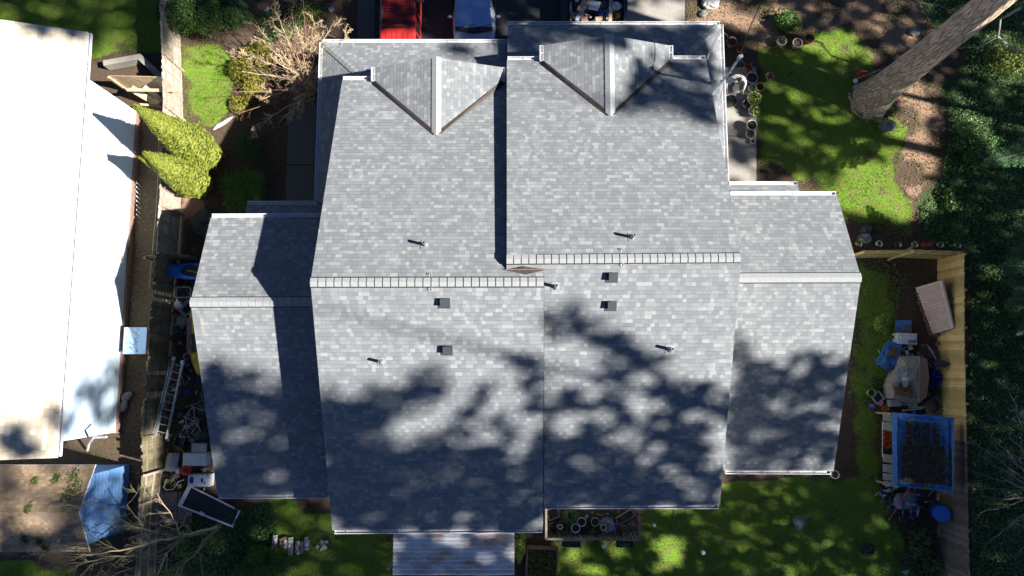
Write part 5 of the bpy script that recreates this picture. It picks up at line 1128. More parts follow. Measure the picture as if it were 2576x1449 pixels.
def tray(u,v,l,w,rz,label,z=.6,h=.14,m='greyplastic',name='planter_box',group=None,fill='soil',plant=None):
    c=P(u,v,z); t=thing(name,label,'planter',(c.x,c.y,z-h),group)
    for dx,dy,sx,sy in ((0,w/2,l,.025),(0,-w/2,l,.025),(l/2-.012,0,.024,w-.025),(-l/2+.012,0,.024,w-.025)): MB().box(c+Matrix.Rotation(rz,3,'Z')@Vector((dx,dy,0))-Vector((0,0,h/2)),(sx,sy,h),rz).build('side',M[m],t)
    MB().box(c-Vector((0,0,h*.5)),(l-.05,w-.03,h*.5),rz).build('soil',M[fill],t)
    if plant: foli(t,c,(l*.45,w*.4,.1),70,.03,M[plant])
tray(1573,1301,.78,.3,.52,'long dark planter box set diagonally on the deck',z=zd+.25,m='greyplastic',group=GD,plant='ivy'); tray(1391,1293,.5,.42,.4,'square thin rimmed tray at the house corner of the deck',z=zd+.2,m='greyplastic',group=GD)
tray(1437,1369,.84,.26,-.02,'grey railing planter outside the deck, west one',z=zd+.75,group='planters hung outside the deck rail'); tray(1572,1369,.72,.24,-.03,'dark railing planter with sprouts outside the deck, east one',z=zd+.75,m='blackplastic',group='planters hung outside the deck rail',plant='ivy')
for (u,v,lb) in ((1610,1283,'red hanging holder on the deck east rail near the gutter'),(1610,1304,'red hanging holder on the deck east rail, further from the gutter'),(1482,1361,'red hanging holder on the deck south rail beside the grey planter'),(1533,1361,'red hanging holder on the deck south rail beside the dark planter')):
    c=P(u,v,zd+.7); t=MB().torus(c,.12,.015,16,5).tube([c+Vector((-.12,0,0)),c+Vector((0,0,.1)),c+Vector((.12,0,0))],.014,5).tube([c+Vector((0,-.12,0)),c+Vector((0,0,.1)),c+Vector((0,.12,0))],.014,5); tag(t.build('pot_holder',M['redpl']),lb,'pot holder',group='red pot holders on the deck rail')
# raised bed
rb=thing('raised_bed','raised timber bed of grey dry weeds beside the patio cover','raised bed',P(1364,1420,0))
for (u0,v0,u1,v1) in ((1327,1379,1402,1382),(1327,1379,1322,1500),(1402,1382,1400,1500)):
    p,q2=P(u0,v0,.4),P(u1,v1,.4); MB().box((p+q2)/2-Vector((0,0,.18)),((q2-p).length,.08,.4),math.atan2((q2-p).y,(q2-p).x)).build('board',M['logbrown'],rb)
p_=pixpoly([(1330,1382),(1400,1384),(1399,1500),(1326,1500)],.3); x,y=scatter(p_,900); k=len(x); MB().prism([Vector((a,b,.1)) for a,b in p_],.2).build('soil',M['soil'],rb); o=quads('weeds',np.stack([x,y,.3+RNG.uniform(0,.12,k)],1),RNG.normal(size=(k,3))+[0,0,.5],RNG.uniform(.02,.045,k),M['drygrass'],rb); o['kind']='stuff'
# birch logs and fire ring
GB='birch log seats by the bush'
for k,(u,v,l,r_,m,rz,lb) in enumerate(((691,1364,.62,.11,'birch',.05,'birch log at the bush end of the log row'),(718,1376,.6,.1,'birch',-.1,'birch log just west of the thick pair'),(730,1374,.75,.13,'birch',0,'thickest birch log in the log row'),(749,1377,.55,.1,'birch',.05,'birch log beside the flat brown plank'),(772,1367,.52,.11,'birch',-.05,'birch log nearest the wire fire ring'),(707,1378,.5,.07,'logbrown',-.1,'dark split log between the first two birch logs'),(759,1376,.5,.08,'logbrown',.05,'flat brown split log between two birch logs'),(713,1355,.3,.07,'logbrown',1.2,'short brown block behind the log row'))):
    c=P(u,v,.15); d=Vector((math.sin(rz),math.cos(rz),0))*l/2; o=MB().tube([c-d,c-d*.3+Vector((0,0,.01)),c+d],[r_,r_*1.06,r_*.95],12); tag(o.build('log',M[m]),lb,'log',group=GB)
fg=thing('fire_ring','round wire fire ring with pale rocks in the shade','fire pit',P(808,1370,0))
for z in (.08,.3): MB().torus(P(808,1368,z),.47,.012,36,5).build('ring',M['wire'] if 0 else M['logbrown'],fg)
for k,(u,v,r_) in enumerate(((809,1364,.1),(820,1364,.08),(814,1375,.11),(798,1375,.08),(808,1382,.05),(819,1378,.07))): tag(MB().blob(P(u,v,.12),(r_*1.2,r_,r_*.7),8,6,.2,seed=k+9).build('pale_rock',M['palestone']),'pale rock lying inside the wire fire ring','rock',group='rocks in the fire ring')
# ================= west side yard clutter =================
def kayak(name,label,a,b,w,m,z=.35,cock=True):
    a=P(*a);b=P(*b); d=b-a; L=d.length; t=thing(name,label,'kayak',((a+b)/2)[:2]+(0,) if False else (((a+b)/2).x,((a+b)/2).y,0)); d.normalize(); s=Vector((-d.y,d.x,0)).normalized(); mb=MB(); K=20;m_=10; vs=[]
    for i in range(K+1):
        q=i/K; ww=w/2*math.sin(math.pi*min(1,max(0,q)))**.6; hh=.16+.06*abs(2*q-1)**2
        for j in range(m_):
            an=2*math.pi*j/m_; vs.append(a+d*L*q+s*ww*math.cos(an)+Vector((0,0,hh*math.sin(an)*(.9 if math.sin(an)>0 else .8)*(max(.15,math.sin(math.pi*q)**.4)))))
    mb.add(vs,[(i*m_+j,i*m_+(j+1)%m_,(i+1)*m_+(j+1)%m_,(i+1)*m_+j) for i in range(K) for j in range(m_)]); mb.build('hull',M[m],t,smooth=True)
    c=(a+b)/2; Mx=Matrix.Rotation(math.atan2(d.y,d.x),3,'Z')@Matrix.Diagonal((2.0,1,1)); MB().torus(c+Vector((0,0,.15)),w*.3,.03,24,6,0,Mx).build('cockpit_rim',M['blackplastic'],t); MB().disc(c+Vector((0,0,.152)),w*.29,20,0,Mx).build('seat',M['blackplastic'],t)
    return t
kayak('blue_kayak','blue kayak with its bow poking out under the west wing roof',(386,679,.5),(590,686,.7),.78,'kayakblue')
tag(MB().tube([P(470,680,.75),P(510,688,.75)],.03,5).build('paddle',M['board']),'wooden paddle lying across the blue kayak','paddle')
kayak('yellow_kayak','yellow kayak standing along the west wing wall',(482,782,.6),(500,945,.5),.62,'kayakyel')
tag(MB().box(P(476,845,.7),(.22,1.6,.04),.06).build('brown_board',M['logbrown']),'brown board lying beside the yellow kayak','board')
def tub(u,v,l,w,rz,label,m='greyplastic',inner='blackplastic',z=.4,h=.25,group=None,cat='tub',name='storage_tub'):
    c=P(u,v,z); t=thing(name,label,cat,(c.x,c.y,0),group); mb=MB(); Mz=Matrix.Rotation(rz,3,'Z')
    for i in range(16):
        pass
    def rr(l_,w_,z_):
        o=[]; r=min(l_,w_)*.25
        for cx_,cy_,a0 in ((l_/2-r,w_/2-r,0),(-l_/2+r,w_/2-r,90),(-l_/2+r,-w_/2+r,180),(l_/2-r,-w_/2+r,270)):
            for k in range(4): a=R(a0+30*k); o.append(c+Mz@Vector((cx_+r*math.cos(a),cy_+r*math.sin(a),z_)))
        return o
    rings=[rr(l*.8,w*.8,-h),rr(l*.95,w*.95,-.02),rr(l,w,0),rr(l,w,.02),rr(l*.88,w*.86,.02),rr(l*.75,w*.72,-h*.85)]; vs=sum(rings,[]); n=16
    fs=[(i*n+j,i*n+(j+1)%n,(i+1)*n+(j+1)%n,(i+1)*n+j) for i in range(5) for j in range(n)]+[tuple(range(n-1,-1,-1)),tuple(5*n+j for j in range(n))]
    mb.add(vs,fs).build('shell',M[m],t); MB().prism([p+Vector((0,0,.02)) for p in rr(l*.74,w*.7,-h*.85)],.03).build('contents',M[inner],t); return t
tub(459,735,.78,.52,.0,'grey rimmed rectangular tub full of dark soil below the blue kayak','greyplastic','soil')
tub(452,806,.6,.52,-.1,'grey framed seat tub with wooden planks inside','steel','board',z=.5)
tub(470,775,.66,.46,.9,'translucent grey tub tilted under the west roof edge','greyplastic','hole',z=.6)
tag(MB().lathe([(.001,.08),(.1,.08),(.17,.03),(.17,0),(.001,0)],P(448,767,.55),20).build('upturned_bowl',M['paleplastic']),'upturned white bowl on the red lid west of the tilted tub','bowl')
tag(MB().lathe([(.001,.05),(.15,.05),(.16,0),(.001,0)],P(448,773,.45),20).build('round_red_lid',M['redpl']),'round red lid below the upturned white bowl','lid')
tyre(470,897,14.5,'white rimmed wheel with red spokes beside the ladder top',rim='paleplastic',hub='redpl',name='spare_wheel',group='wheels in the side yard',z=.3)
tyre(478,927,20,'plain black tyre between the red spoked wheel and the roof edge',group='wheels in the side yard',z=.12)
tyre(500,957,20,'large grey black tyre half under the west roof edge',group='wheels in the side yard',rim='darkmetal',hub='darkmetal',z=.3,name='spare_wheel')
tyre(471,986,16.5,'black tyre with blue violet rim and spokes',group='wheels in the side yard',rim='purplepl',hub='purplepl',z=.2,name='spare_wheel')
tyre(452,1042,18,'black tyre with dull rim at the foot of the ladder',group='wheels in the side yard',rim='darkmetal',hub='steel',inner=None,z=.2,name='spare_wheel')
la=thing('extension_ladder','aluminium extension ladder leaning on the mossy fence','ladder',P(430,1000,0))
A=P(437,902,1.0);B=P(392,1098,.9);A2_=P(459,911,1.0);B2_=P(420,1104,.9)
for p,q2 in ((A,B),(A2_,B2_)):
    d=q2-p; MB().box((p+q2)/2,(d.length,.075,.1),math.atan2(d.y,d.x),0).build('side_rail',M['alu'],la); MB().box(p,(.16,.13,.12),math.atan2(d.y,d.x)).build('rail_cap',M['paleplastic'],la)
for k in range(10): MB().tube([A.lerp(B,(k+.6)/10.3),A2_.lerp(B2_,(k+.6)/10.3)],.02,6).build('rung',M['alu'],la)
for i,dx in enumerate((-.11,)):
    p=A.lerp(B,.12)+Vector((dx,0,.03)); q2=B+Vector((dx,-.1,.03)); d=q2-p; MB().box((p+q2)/2,(d.length,.05,.07),math.atan2(d.y,d.x)).build('fly_rail',M['alu'],la)
def bicycle(u,v,rz,label,m,z=.18,tilt=.25):
    c=P(u,v,z); t=thing('bicycle',label,'bicycle',c,group='bicycles in the side yard',rz=rz); t['_w']=[0,0,0]
    for x in (-.5,.5):
        w_=MB().torus((x,0,.0),.31,.02,30,6).build('wheel',M['rubber'],t,off=(0,0,0)); sp=MB()
        for k in range(10): a=k*math.pi/5; sp.tube([(x,0,.01),(x+.29*math.cos(a),.29*math.sin(a),0)],.004,3)
        sp.build('spokes',M['alu'],w_,off=(0,0,0))
    f=MB()
    for a,b in (((-.5,0,.03),(-.08,-.05,.04)),((-.5,0,.03),(-.18,.45,.05)),((-.08,-.05,.04),(-.2,.5,.05)),((-.18,.43,.05),(.35,.45,.05)),((-.08,-.05,.04),(.36,.4,.05)),((.5,0,.03),(.34,.52,.05))): f.tube([a,b],.02,7)
    f.build('frame',M[m],t,off=(0,0,0)); MB().box((-.2,.55,.06),(.24,.07,.1)).build('saddle',M['blackplastic'],t,off=(0,0,0))
    MB().tube([(.33,.6,-.16),(.3,.58,-.1),(.33,.56,.06),(.3,.58,.22),(.2,.62,.3)],.014,6).build('handlebar',M['alu'],t,off=(0,0,0)); MB().torus((-.08,-.05,.06),.07,.012,14,5).tube([(-.08,-.05,.07),(.02,-.16,.09)],.012,5).build('crank',M['steel'],t,off=(0,0,0)); return t
bicycle(468,1068,-.7,'dark bicycle lying on its side next to the ladder foot','limepl'); bicycle(492,1055,.9,'silver framed bicycle lying under the west roof edge','alu',z=.3); bicycle(480,1095,.15,'white and dark bicycle lying south of the other two','paleplastic',z=.22)
tub(452,1108,.6,.45,1.3,'dark blue grey seat shell beside the bicycles','darkmetal','blackplastic',z=.4)
tag(MB().blob(P(505,1095,.35),(.35,.22,.2),10,7,.15,seed=5).build('black_bag',M['blackplastic']),'black bag under the roof edge beside the bicycles','bag')
def cabinet(u,v,l,w,h,label,name,m='paleplastic',rz=.0,dark=True):
    c=P(u,v,h); t=thing(name,label,'cabinet',(c.x,c.y,0)); MB().box(c-Vector((0,0,h/2)),(l,w,h),rz).build('body',M[m],t); MB().box(c+Vector((0,0,.02)),(l*.5,w*.82,.03),rz).box(c+Vector((0,w*.0,.015)),(l*.96,w*.94,.02),rz).build('lid',M[m],t); return t
cabinet(490,1156,1.05,.55,.5,'large white plastic cabinet lying south of the bicycles','storage_cabinet'); c2_=cabinet(500,1209,.95,.52,.45,'white plastic cabinet with torn dark patches near the screen door','storage_cabinet')
mb=MB(); 
for (du,dv,s_) in ((-18,-4,.16),(8,0,.12),(14,6,.08)): mb.blob(P(500+du,1209+dv,.49),(s_*.5,s_,.006),7,4,.5,seed=int(du+50))
mb.build('torn_patch',M['darktarp'],c2_)
pf=thing('picture_frame','thin framed picture with white leaf pattern beside the larger cabinet','picture frame',P(501,1127,0)); c=P(501,1127,.5)
for dx,dy,sx,sy in ((0,.2,.7,.02),(0,-.2,.7,.02),(.34,0,.02,.38),(-.34,0,.02,.38)): MB().box(c+Vector((dx,dy,0)),(sx,sy,.03)).build('frame_bar',M['steel'],pf)
MB().box(c-Vector((0,0,.012)),(.66,.38,.01)).build('picture',M['rubblepaper'],pf)
gp=thing('grey_chair_shell','rounded grey plastic chair shell standing by the leaning fence','chair shell',P(430,1163,0)); vs=[];K=8
for i in range(K+1):
    for j in range(K+1):
        a=(i/K-.5);b=(j/K-.5); p=P(430,1163,.55); rx=.27*math.sqrt(max(0,1-(abs(b)*1.6)**4*.5)); vs.append(Vector((p.x+a*2*rx+b*.1,p.y+b*.78,p.z+.22*math.cos(a*2.6)-.12-.1*(abs(b)*2)**3)))
MB().add(vs,[(i*(K+1)+j,(i+1)*(K+1)+j,(i+1)*(K+1)+j+1,i*(K+1)+j+1) for i in range(K) for j in range(K)]).add([v-Vector((0,0,.03)) for v in vs],[(i*(K+1)+j+1,(i+1)*(K+1)+j+1,(i+1)*(K+1)+j,i*(K+1)+j) for i in range(K) for j in range(K)]).build('shell',M['greyplastic'],gp,smooth=True)
lm=thing('pressure_washer','red engine pressure washer with grey tube handle between the cabinets and fence','pressure washer',P(450,1200,0)); c=P(467,1183,.5)
MB().lathe([(.001,.1),(.08,.1),(.1,.06),(.2,.05),(.23,-.02),(.22,-.16),(.001,-.16)],c,24).build('engine_cover',M['redpl'],lm); MB().lathe([(.001,.02),(.07,.02),(.08,0),(.12,0),(.12,-.02)],c+Vector((0,0,.1)),20).build('starter_grille',M['blackplastic'],lm)
MB().lathe([(.001,.12),(.09,.12),(.13,.04),(.13,-.1)],P(443,1197,.42),20).build('pump',M['steel'],lm); MB().box(P(449,1185,.42),(.14,.2,.2),.3).box(P(444,1180,.36),(.3,.14,.12)).build('motor_block',M['alu'],lm)
hp=[(420,1205),(412,1226),(417,1232),(434,1232),(443,1221),(448,1212),(463,1207)]; MB().tube([P(u,v,.6) for u,v in hp],.022,8).build('handle',M['alu'],lm)
for s in (-1,1): MB().torus(P(452,1196,.16)+Vector((0,s*.25,0)),.12,.05,18,6,0,Matrix.Rotation(math.pi/2,3,'X')).build('wheel',M['rubber'],lm)
for k,(pts,lb) in enumerate((([(402,1238),(446,1238),(444,1316),(398,1316)],'square concrete paver strewn with leaves against the leaning fence'),([(449,1238),(482,1238),(481,1316),(447,1316)],'square concrete paver strewn with leaves partly under the screen door'))):
    o=flat('concrete_paver',pts,.07,.07,'concrete',lb,'paver',group='pavers by the leaning fence'); debris(o,pts,.07,420,size=(.012,.03))
sd=thing('screen_door','white framed black screen door lying over the pavers and ivy','screen door',P(526,1270,0)); q=[P(474,1219,.45),P(605,1284,.3),P(586,1327,.25),P(447,1272,.4)]
ws=[.06,.07,.07,.17]
for i in range(4):
    a,b=q[i],q[(i+1)%4]; d=b-a; ins=Vector((-d.y,d.x,0)).normalized(); cen_=sum(q,Vector())/4
    if ins.dot(cen_-a)<0: ins=-ins
    MB().box((a+b)/2+ins*ws[i]/2,(d.length,ws[i],.04+.002*i),math.atan2(d.y,d.x),0,ry=-math.atan2(d.z,Vector((d.x,d.y)).length)).build('frame_bar',M['white'],sd)
ce=sum(q,Vector())/4; MB().add([p.lerp(ce,.03)-Vector((0,0,.005)) for p in q],[(0,3,2,1)]).build('screen',M['mesh'],sd); MB().box(P(507,1292,.40),(.2,.14,.03),-.5).box(P(514,1295,.41),(.24,.05,.04),-.5).build('latch',M['white'],sd)
mb=MB()
for k in range(10): pass
for (u,v,rz,lb) in ((319,997,.7,'upper mossy stone block between the white house and broken fence'),(311,1021,1.3,'lower mossy stone block between the white house and broken fence')):
    tag(MB().blob(P(u,v,.12),(.3,.17,.14),8,5,.12,rz=rz,seed=int(u)).build('stone_block',M['stone']),lb,'stone',group='stones by the broken fence')
# rocks
for (u,v,d,lb,m,sd_) in ((1787,6,(.42,.36,.25),'large pale boulder on the dirt at the top of the garden','palestone',2),(1768,36,(.2,.2,.12),'small dark rock below the pale boulder','stone',4),(2232,318,(.4,.3,.25),'shaded grey stone south of the big trunk','stone',6),(520,565,(.75,.72,.35),'big round dark boulder beside the west wing','mossstone',8),(674,30,(.22,.22,.12),'pale flat stone under the bare shrub','palestone',10),(833,24,(.15,.13,.1),'small white stone beside the driveway planting','palestone',12),(560,310,(.55,.11,.07),'long pale edging stone at the lawn corner','palestone',14),(2300,80,(.3,.22,.12),'grey stone in the shade west of the big trunk','stone',16)):
    tag(MB().blob(P(u,v,d[2]*.4),d,12,8,.14,seed=sd_,rz=.6 if u==560 else 0).build('boulder' if d[0]>.3 else 'rock',M[m],smooth=False),lb,'rock')
# small things at trunk
o=thing('red_coil','red coiled rope with white disc at the foot of the big trunk','rope coil',P(2190,195,0)); c=P(2165,190,.15)
for k in range(5): MB().torus(c+Vector((random.uniform(-.08,.08),random.uniform(-.05,.05),.04*k)),.2,.02,18,5,0,Matrix.Rotation(.3*k,3,'X')).build('loop',M['redpl'],o)
MB().lathe([(.001,.03),(.1,.03),(.11,0)],P(2152,203,.3),16).build('disc',M['lampglobe'],o); MB().tube([P(2152,200,.3),P(2175,190,.4),P(2215,175,.6)],.012,5).build('string',M['paleplastic'],o)
for (u,v,lb) in ((2179,578,'dark blue grey bag in the weeds north of the cedar fence'),(2175,600,'pale plastic sack behind the ochre hanging pot')): tag(MB().blob(P(u,v,.25),(.28,.24,.22),10,7,.2,seed=u).build('plastic_bag',M['darkmetal' if u==2179 else 'greyplastic']),lb,'bag')
tag(MB().tube([P(2152,606,.9),P(2170,592,.3),P(2190,600,.5)],.02,5).tube([P(2160,590,.3),P(2185,612,.8)],.02,5).build('metal_stand',M['blackplastic']),'black metal stand beside the pale plastic sack','stand')

def scrapfield(name,label,poly,n,mats,zmax=.25,smax=.45,zmin=.03):
    pp=pixpoly(poly); x,y=scatter(pp,n/max(.1,abs(sum(pp[i][0]*pp[(i+1)%len(pp)][1]-pp[(i+1)%len(pp)][0]*pp[i][1] for i in range(len(pp))))/2)); mb=MB()
    for a,b in zip(x,y):
        k=random.randrange(len(mats)); z=random.uniform(zmin,zmax)
        if random.random()<.4: L=random.uniform(.15,smax); t=random.uniform(0,6.28); mb.tube([(a,b,z),(a+math.cos(t)*L,b+math.sin(t)*L,z+random.uniform(-.02,.1))],random.uniform(.008,.022),5,k)
        else: mb.box((a,b,z),(random.uniform(.05,smax*.6),random.uniform(.04,.2),random.uniform(.01,.07)),random.uniform(0,3),k,random.uniform(-.4,.4),random.uniform(-.4,.4))
    tag(mb.build(name,[M[m] for m in mats]),label,'debris',kind='stuff')
scrapfield('yard_debris','small mixed scraps of wood, plastic and metal round the covered heap',[(2245,840),(2345,840),(2395,930),(2385,1035),(2225,1035),(2235,990),(2215,900)],150,['oldcedar','blackplastic','steel','tarp','paleplastic','logbrown','rust'])
scrapfield('yard_debris','small scraps of pipe, plastic and wood below the tarp roofed shed',[(2205,1205),(2260,1222),(2330,1240),(2325,1300),(2250,1300),(2210,1260)],80,['greyplastic','alu','blackplastic','paleplastic','darktarp','oldcedar'])
scrapfield('yard_debris','small mixed scraps strewn along the side yard between fence and west wing',[(420,720),(500,720),(520,1100),(530,1240),(410,1240),(425,1000)],200,['oldcedar','blackplastic','steel','logbrown','paleplastic','rubber','alu','limepl'])
scrapfield('yard_debris','small sticks and scraps spread over the deck boards',[(1380,1268),(1604,1268),(1604,1352),(1380,1352)],70,['blackplastic','logbrown','mossstone','steel','palestone'],zmax=.58,zmin=.47,smax=.25)
from mathutils import noise
# ================= vegetation =================
def cypress(u,v,h,r,label,lean=(0,0),n=9000):
    b=P(u,v,0); t=thing('cypress',label,'cypress',b,group='columnar golden cypresses by the fence')
    MB().tube([b,b+Vector((lean[0]*.5,lean[1]*.5,h*.5)),b+Vector((lean[0],lean[1],h*.93))],[.09,.06,.02],7).build('trunk',M['logbrown'],t)
    q=RNG.uniform(0,1,n)**.75; ang=RNG.uniform(0,2*math.pi,n); prof=np.where(q<.22,.72+.28*(q/.22),1-((q-.22)/.78)**1.35)
    bump=1+.05*np.sin(ang*5+q*9)+.05*np.sin(ang*11-q*23)+.04*np.sin(ang*3+q*31); rr=r*prof*bump*RNG.uniform(.82,1.03,n)
    C=np.stack([b.x+lean[0]*q+rr*np.cos(ang),b.y+lean[1]*q+rr*np.sin(ang),.1+q*(h-.1)],1)
    Nn=np.stack([np.cos(ang),np.sin(ang),np.full(n,.35)],1)+RNG.normal(size=(n,3))*.45; up=np.tile([0,0,1.],(n,1))+RNG.normal(size=(n,3))*.25
    o=quads('crown',C,Nn,RNG.uniform(.03,.06,n),M['cypress'],t,aspect=1.7,dirs=np.cross(Nn,up))
    # inner body so that the crown is not see-through
    K=14; mb=MB(); mb.lathe([(.001,.1)]+[(r*.8*(.72+.28*(z/.22) if z<.22 else 1-((z-.22)/.78)**1.35)*1.0+.001,.1+z*(h-.15)) for z in np.linspace(.03,1,K)],b,14)
    mb.v=[(x+lean[0]*(z/h),y+lean[1]*(z/h),z) for x,y,z in mb.v]; mb.build('inner_foliage',M['evergreen'],t)
    return t
cypress(530,398,6.5,.86,'tallest golden green cypress between the two fences, nearest the lawn',n=15000)
cypress(507,468,5.0,.80,'shorter golden green cypress south of the tallest one',n=11000)
cypress(486,470,4.6,.42,'slimmest cypress, leaning against the shorter one',n=5000)
def bush(name,u,v,rad,label,m,n,size,cat='bush',core=True,z=.0,group=None,coremat='evergreen',lump=.25):
    b=P(u,v,z); t=thing(name,label,cat,b,group); 
    cl=[(RNG.uniform(-.6,.6)*rad[0],RNG.uniform(-.6,.6)*rad[1],RNG.uniform(.35,.75)*rad[2],RNG.uniform(.35,.6)) for _ in range(9)]+[(0,0,rad[2]*.4,.85)]
    Cs=[];Ns=[]
    for cx_,cy_,cz_,s in cl:
        k=int(n/len(cl)); d=RNG.normal(size=(k,3)); d/=np.linalg.norm(d,axis=1,keepdims=True); d[:,2]=np.abs(d[:,2])*1.0-.15
        C=np.array([b.x+cx_,b.y+cy_,z+cz_*.9])+d*np.array(rad)*s*RNG.uniform(.75,1.05,(k,1)); Cs.append(C); Ns.append(d+RNG.normal(size=(k,3))*lump*2)
    C=np.concatenate(Cs); C[:,2]=np.maximum(C[:,2],z+.03); quads('foliage',C,np.concatenate(Ns),RNG.uniform(size*.6,size*1.3,len(C)),M[m],t,aspect=1.2)
    if core: MB().blob((b.x,b.y,z+rad[2]*.35),(rad[0]*.75,rad[1]*.75,rad[2]*.45),12,8,.1,seed=3).build('inner_foliage',M[coremat],t)
    MB().tube([b,b+Vector((0,0,rad[2]*.5))],.05,6).build('stem',M['logbrown'],t)
    return t
bush('evergreen_bush',512,28,(1.35,1.5,1.7),'large round dark green evergreen bush at the top of the fence','evergreen',14000,.05)
bush('evergreen_bush',672,1428,(1.15,1.1,1.1),'dense clipped dark green bush beside the birch log seats','evergreen',16000,.035)
bush('round_shrub',600,38,(.8,.9,.7),'loose dark shrub between the evergreen bush and the bare branches','ivy',2600,.05)
bush('yellow_shrub',636,205,(.95,1.0,.55),'yellow green sunlit shrub under the bare branches','yellowleaf',2600,.045,core=False)
bush('yellow_shrub',612,262,(.7,.65,.4),'smaller olive yellow shrub at the lawn corner','yellowleaf',1500,.045,core=False)
bush('yellow_shrub',655,140,(.9,.7,.5),'yellow green shrub north of the larger sunlit one','yellowleaf',1500,.045,core=False)
bush('ground_shrub',700,60,(1.1,.9,.3),'low green planting beneath the bare branches by the driveway','ivy',2200,.045,core=False)
bush('ground_shrub',770,30,(1.0,.7,.25),'sparse green planting next to the aggregate strip','limeleaf',900,.04,core=False)
bush('small_shrub',1975,62,(.7,.6,.7),'small mixed green shrub above the three pots on the lawn edge','evergreen',1500,.05)
bush('small_shrub',1770,120,(.01,.01,.01),'x','ivy',10,.01) if False else None
bush('laurel_shrub',1307,1372,(.28,.8,.6),'narrow yellow green shrub squeezed beside the patio cover','limeleaf',900,.04,core=False)
bush('lit_shrub',2215,812,(.42,.5,.4),'small sunlit yellow shrub with pink blossoms in the side yard','limeleaf',900,.04,core=False)
bush('white_flower',2195,968,(.45,.35,.25),'low plant with pale leaves beside the lime bucket','rhodo',600,.045,core=False)
bush('lit_shrub',2520,150,(1.2,1.1,.8),'loose sunlit shrub growing beyond the big trunk near the dead limb','softleaf',2600,.055,core=False)
bush('lit_shrub',2440,370,(1.0,1.1,.7),'dense sunlit ivy shrub north of the fir branch','ivy',3600,.05,core=False)
bush('lit_shrub',2400,500,(.8,.9,.4),'low green shrub at the edge of the sunlit dirt','ivy',1800,.05,core=False)
def rosette(name,u,v,r,n,L,label,m,cat,w=.03,droop=.5,group=None,h=.5,seg=5,leaflets=False,start=.05):
    b=P(u,v,0); t=thing(name,label,cat,b,group); vs=[];fs=[]; mb=MB()
    for k in range(n):
        a=random.uniform(0,2*math.pi); l=L*random.uniform(.6,1.05); hh=h*random.uniform(.6,1.3); d=Vector((math.cos(a),math.sin(a),0)); s=Vector((-d.y,d.x,0)); prev=None
        off=Vector((random.uniform(-r,r),random.uniform(-r,r),.02)); tw=random.uniform(-.35,.35)
        pts=[]
        for i in range(seg+1):
            q=i/seg; pts.append(b+off+d*(l*q)+s*(tw*l*q*q)+Vector((0,0,hh*math.sin(math.pi*q*.62)*(1-droop*q*q))))
        if leaflets:
            for i in range(1,24):
                q=i/24; f=q*seg; i0=min(int(f),seg-1); p=pts[i0].lerp(pts[i0+1],f-i0); ww=.13*L*math.sin(math.pi*min(1,q*.85+.12))
                for sg in (-1,1):
                    e=p+s*sg*ww+d*ww*.35-Vector((0,0,ww*.25)); mb.add([p-d*.012,e,p+d*.016],[(0,1,2)])
        else:
            for i in range(seg):
                w0=w*(1-(i/seg)**2)+.003; w1=w*(1-((i+1)/seg)**2)+.003; mb.add([pts[i]-s*w0,pts[i]+s*w0,pts[i+1]+s*w1,pts[i+1]-s*w1],[(0,1,2,3)])
    mb.build('fronds' if leaflets else 'blades',M[m],t); MB().blob(b+Vector((0,0,.05)),(r*.8+.05,r*.8+.05,.1),8,5,.2).build('root_crown',M['logbrown'],t); return t
rosette('fern',630,372,.15,46,.95,'dark green fern with arching fronds beside the cypress','fernleaf','fern',leaflets=True,h=.5)
rosette('fern',610,1292,.1,26,.75,'fern with a few brown fronds at the corner of the screen door','fernleaf','fern',leaflets=True,h=.4)
GR='tufts of long green grass by the walkway'
for k,(u,v,lb) in enumerate(((640,500,'largest long bladed grass tuft beside the small porch roof'),(652,462,'long bladed grass tuft nearest the walkway'),(598,508,'long bladed grass tuft beside the big round boulder'),(618,455,'long bladed grass tuft between fern and boulder'),(585,470,'long bladed grass tuft close to the cypress foot'))): rosette('grass_tuft',u,v,.22,190,.72 if k==0 else .6,lb,'reed','grass tuft',w=.012,h=.45,group=GR)
rosette('rhododendron',2307,1362,.42,110,.38,'leafy rhododendron with pale green leaf whorls by the grey fence','rhodo','rhododendron',w=.04,h=.5,seg=3,droop=.3)
rosette('rhododendron',2335,1418,.3,70,.34,'smaller rhododendron near the south end of the grey fence','rhodo','rhododendron',w=.04,h=.45,seg=3,droop=.3)
for (u,v,lb) in ((2145,240,'broad leaved rosette plant west of the big trunk foot'),(2160,282,'broad leaved rosette plant south west of the big trunk foot'),(2202,298,'broad leaved rosette plant in front of the big trunk foot'),(2238,284,'broad leaved rosette plant south east of the big trunk foot'),(2178,275,'broad leaved rosette touching the big trunk foot')): rosette('rosette_plant',u,v,.1,34,.32,lb,'rhodo','plant',w=.05,h=.25,seg=3,group='rosette plants round the big trunk')
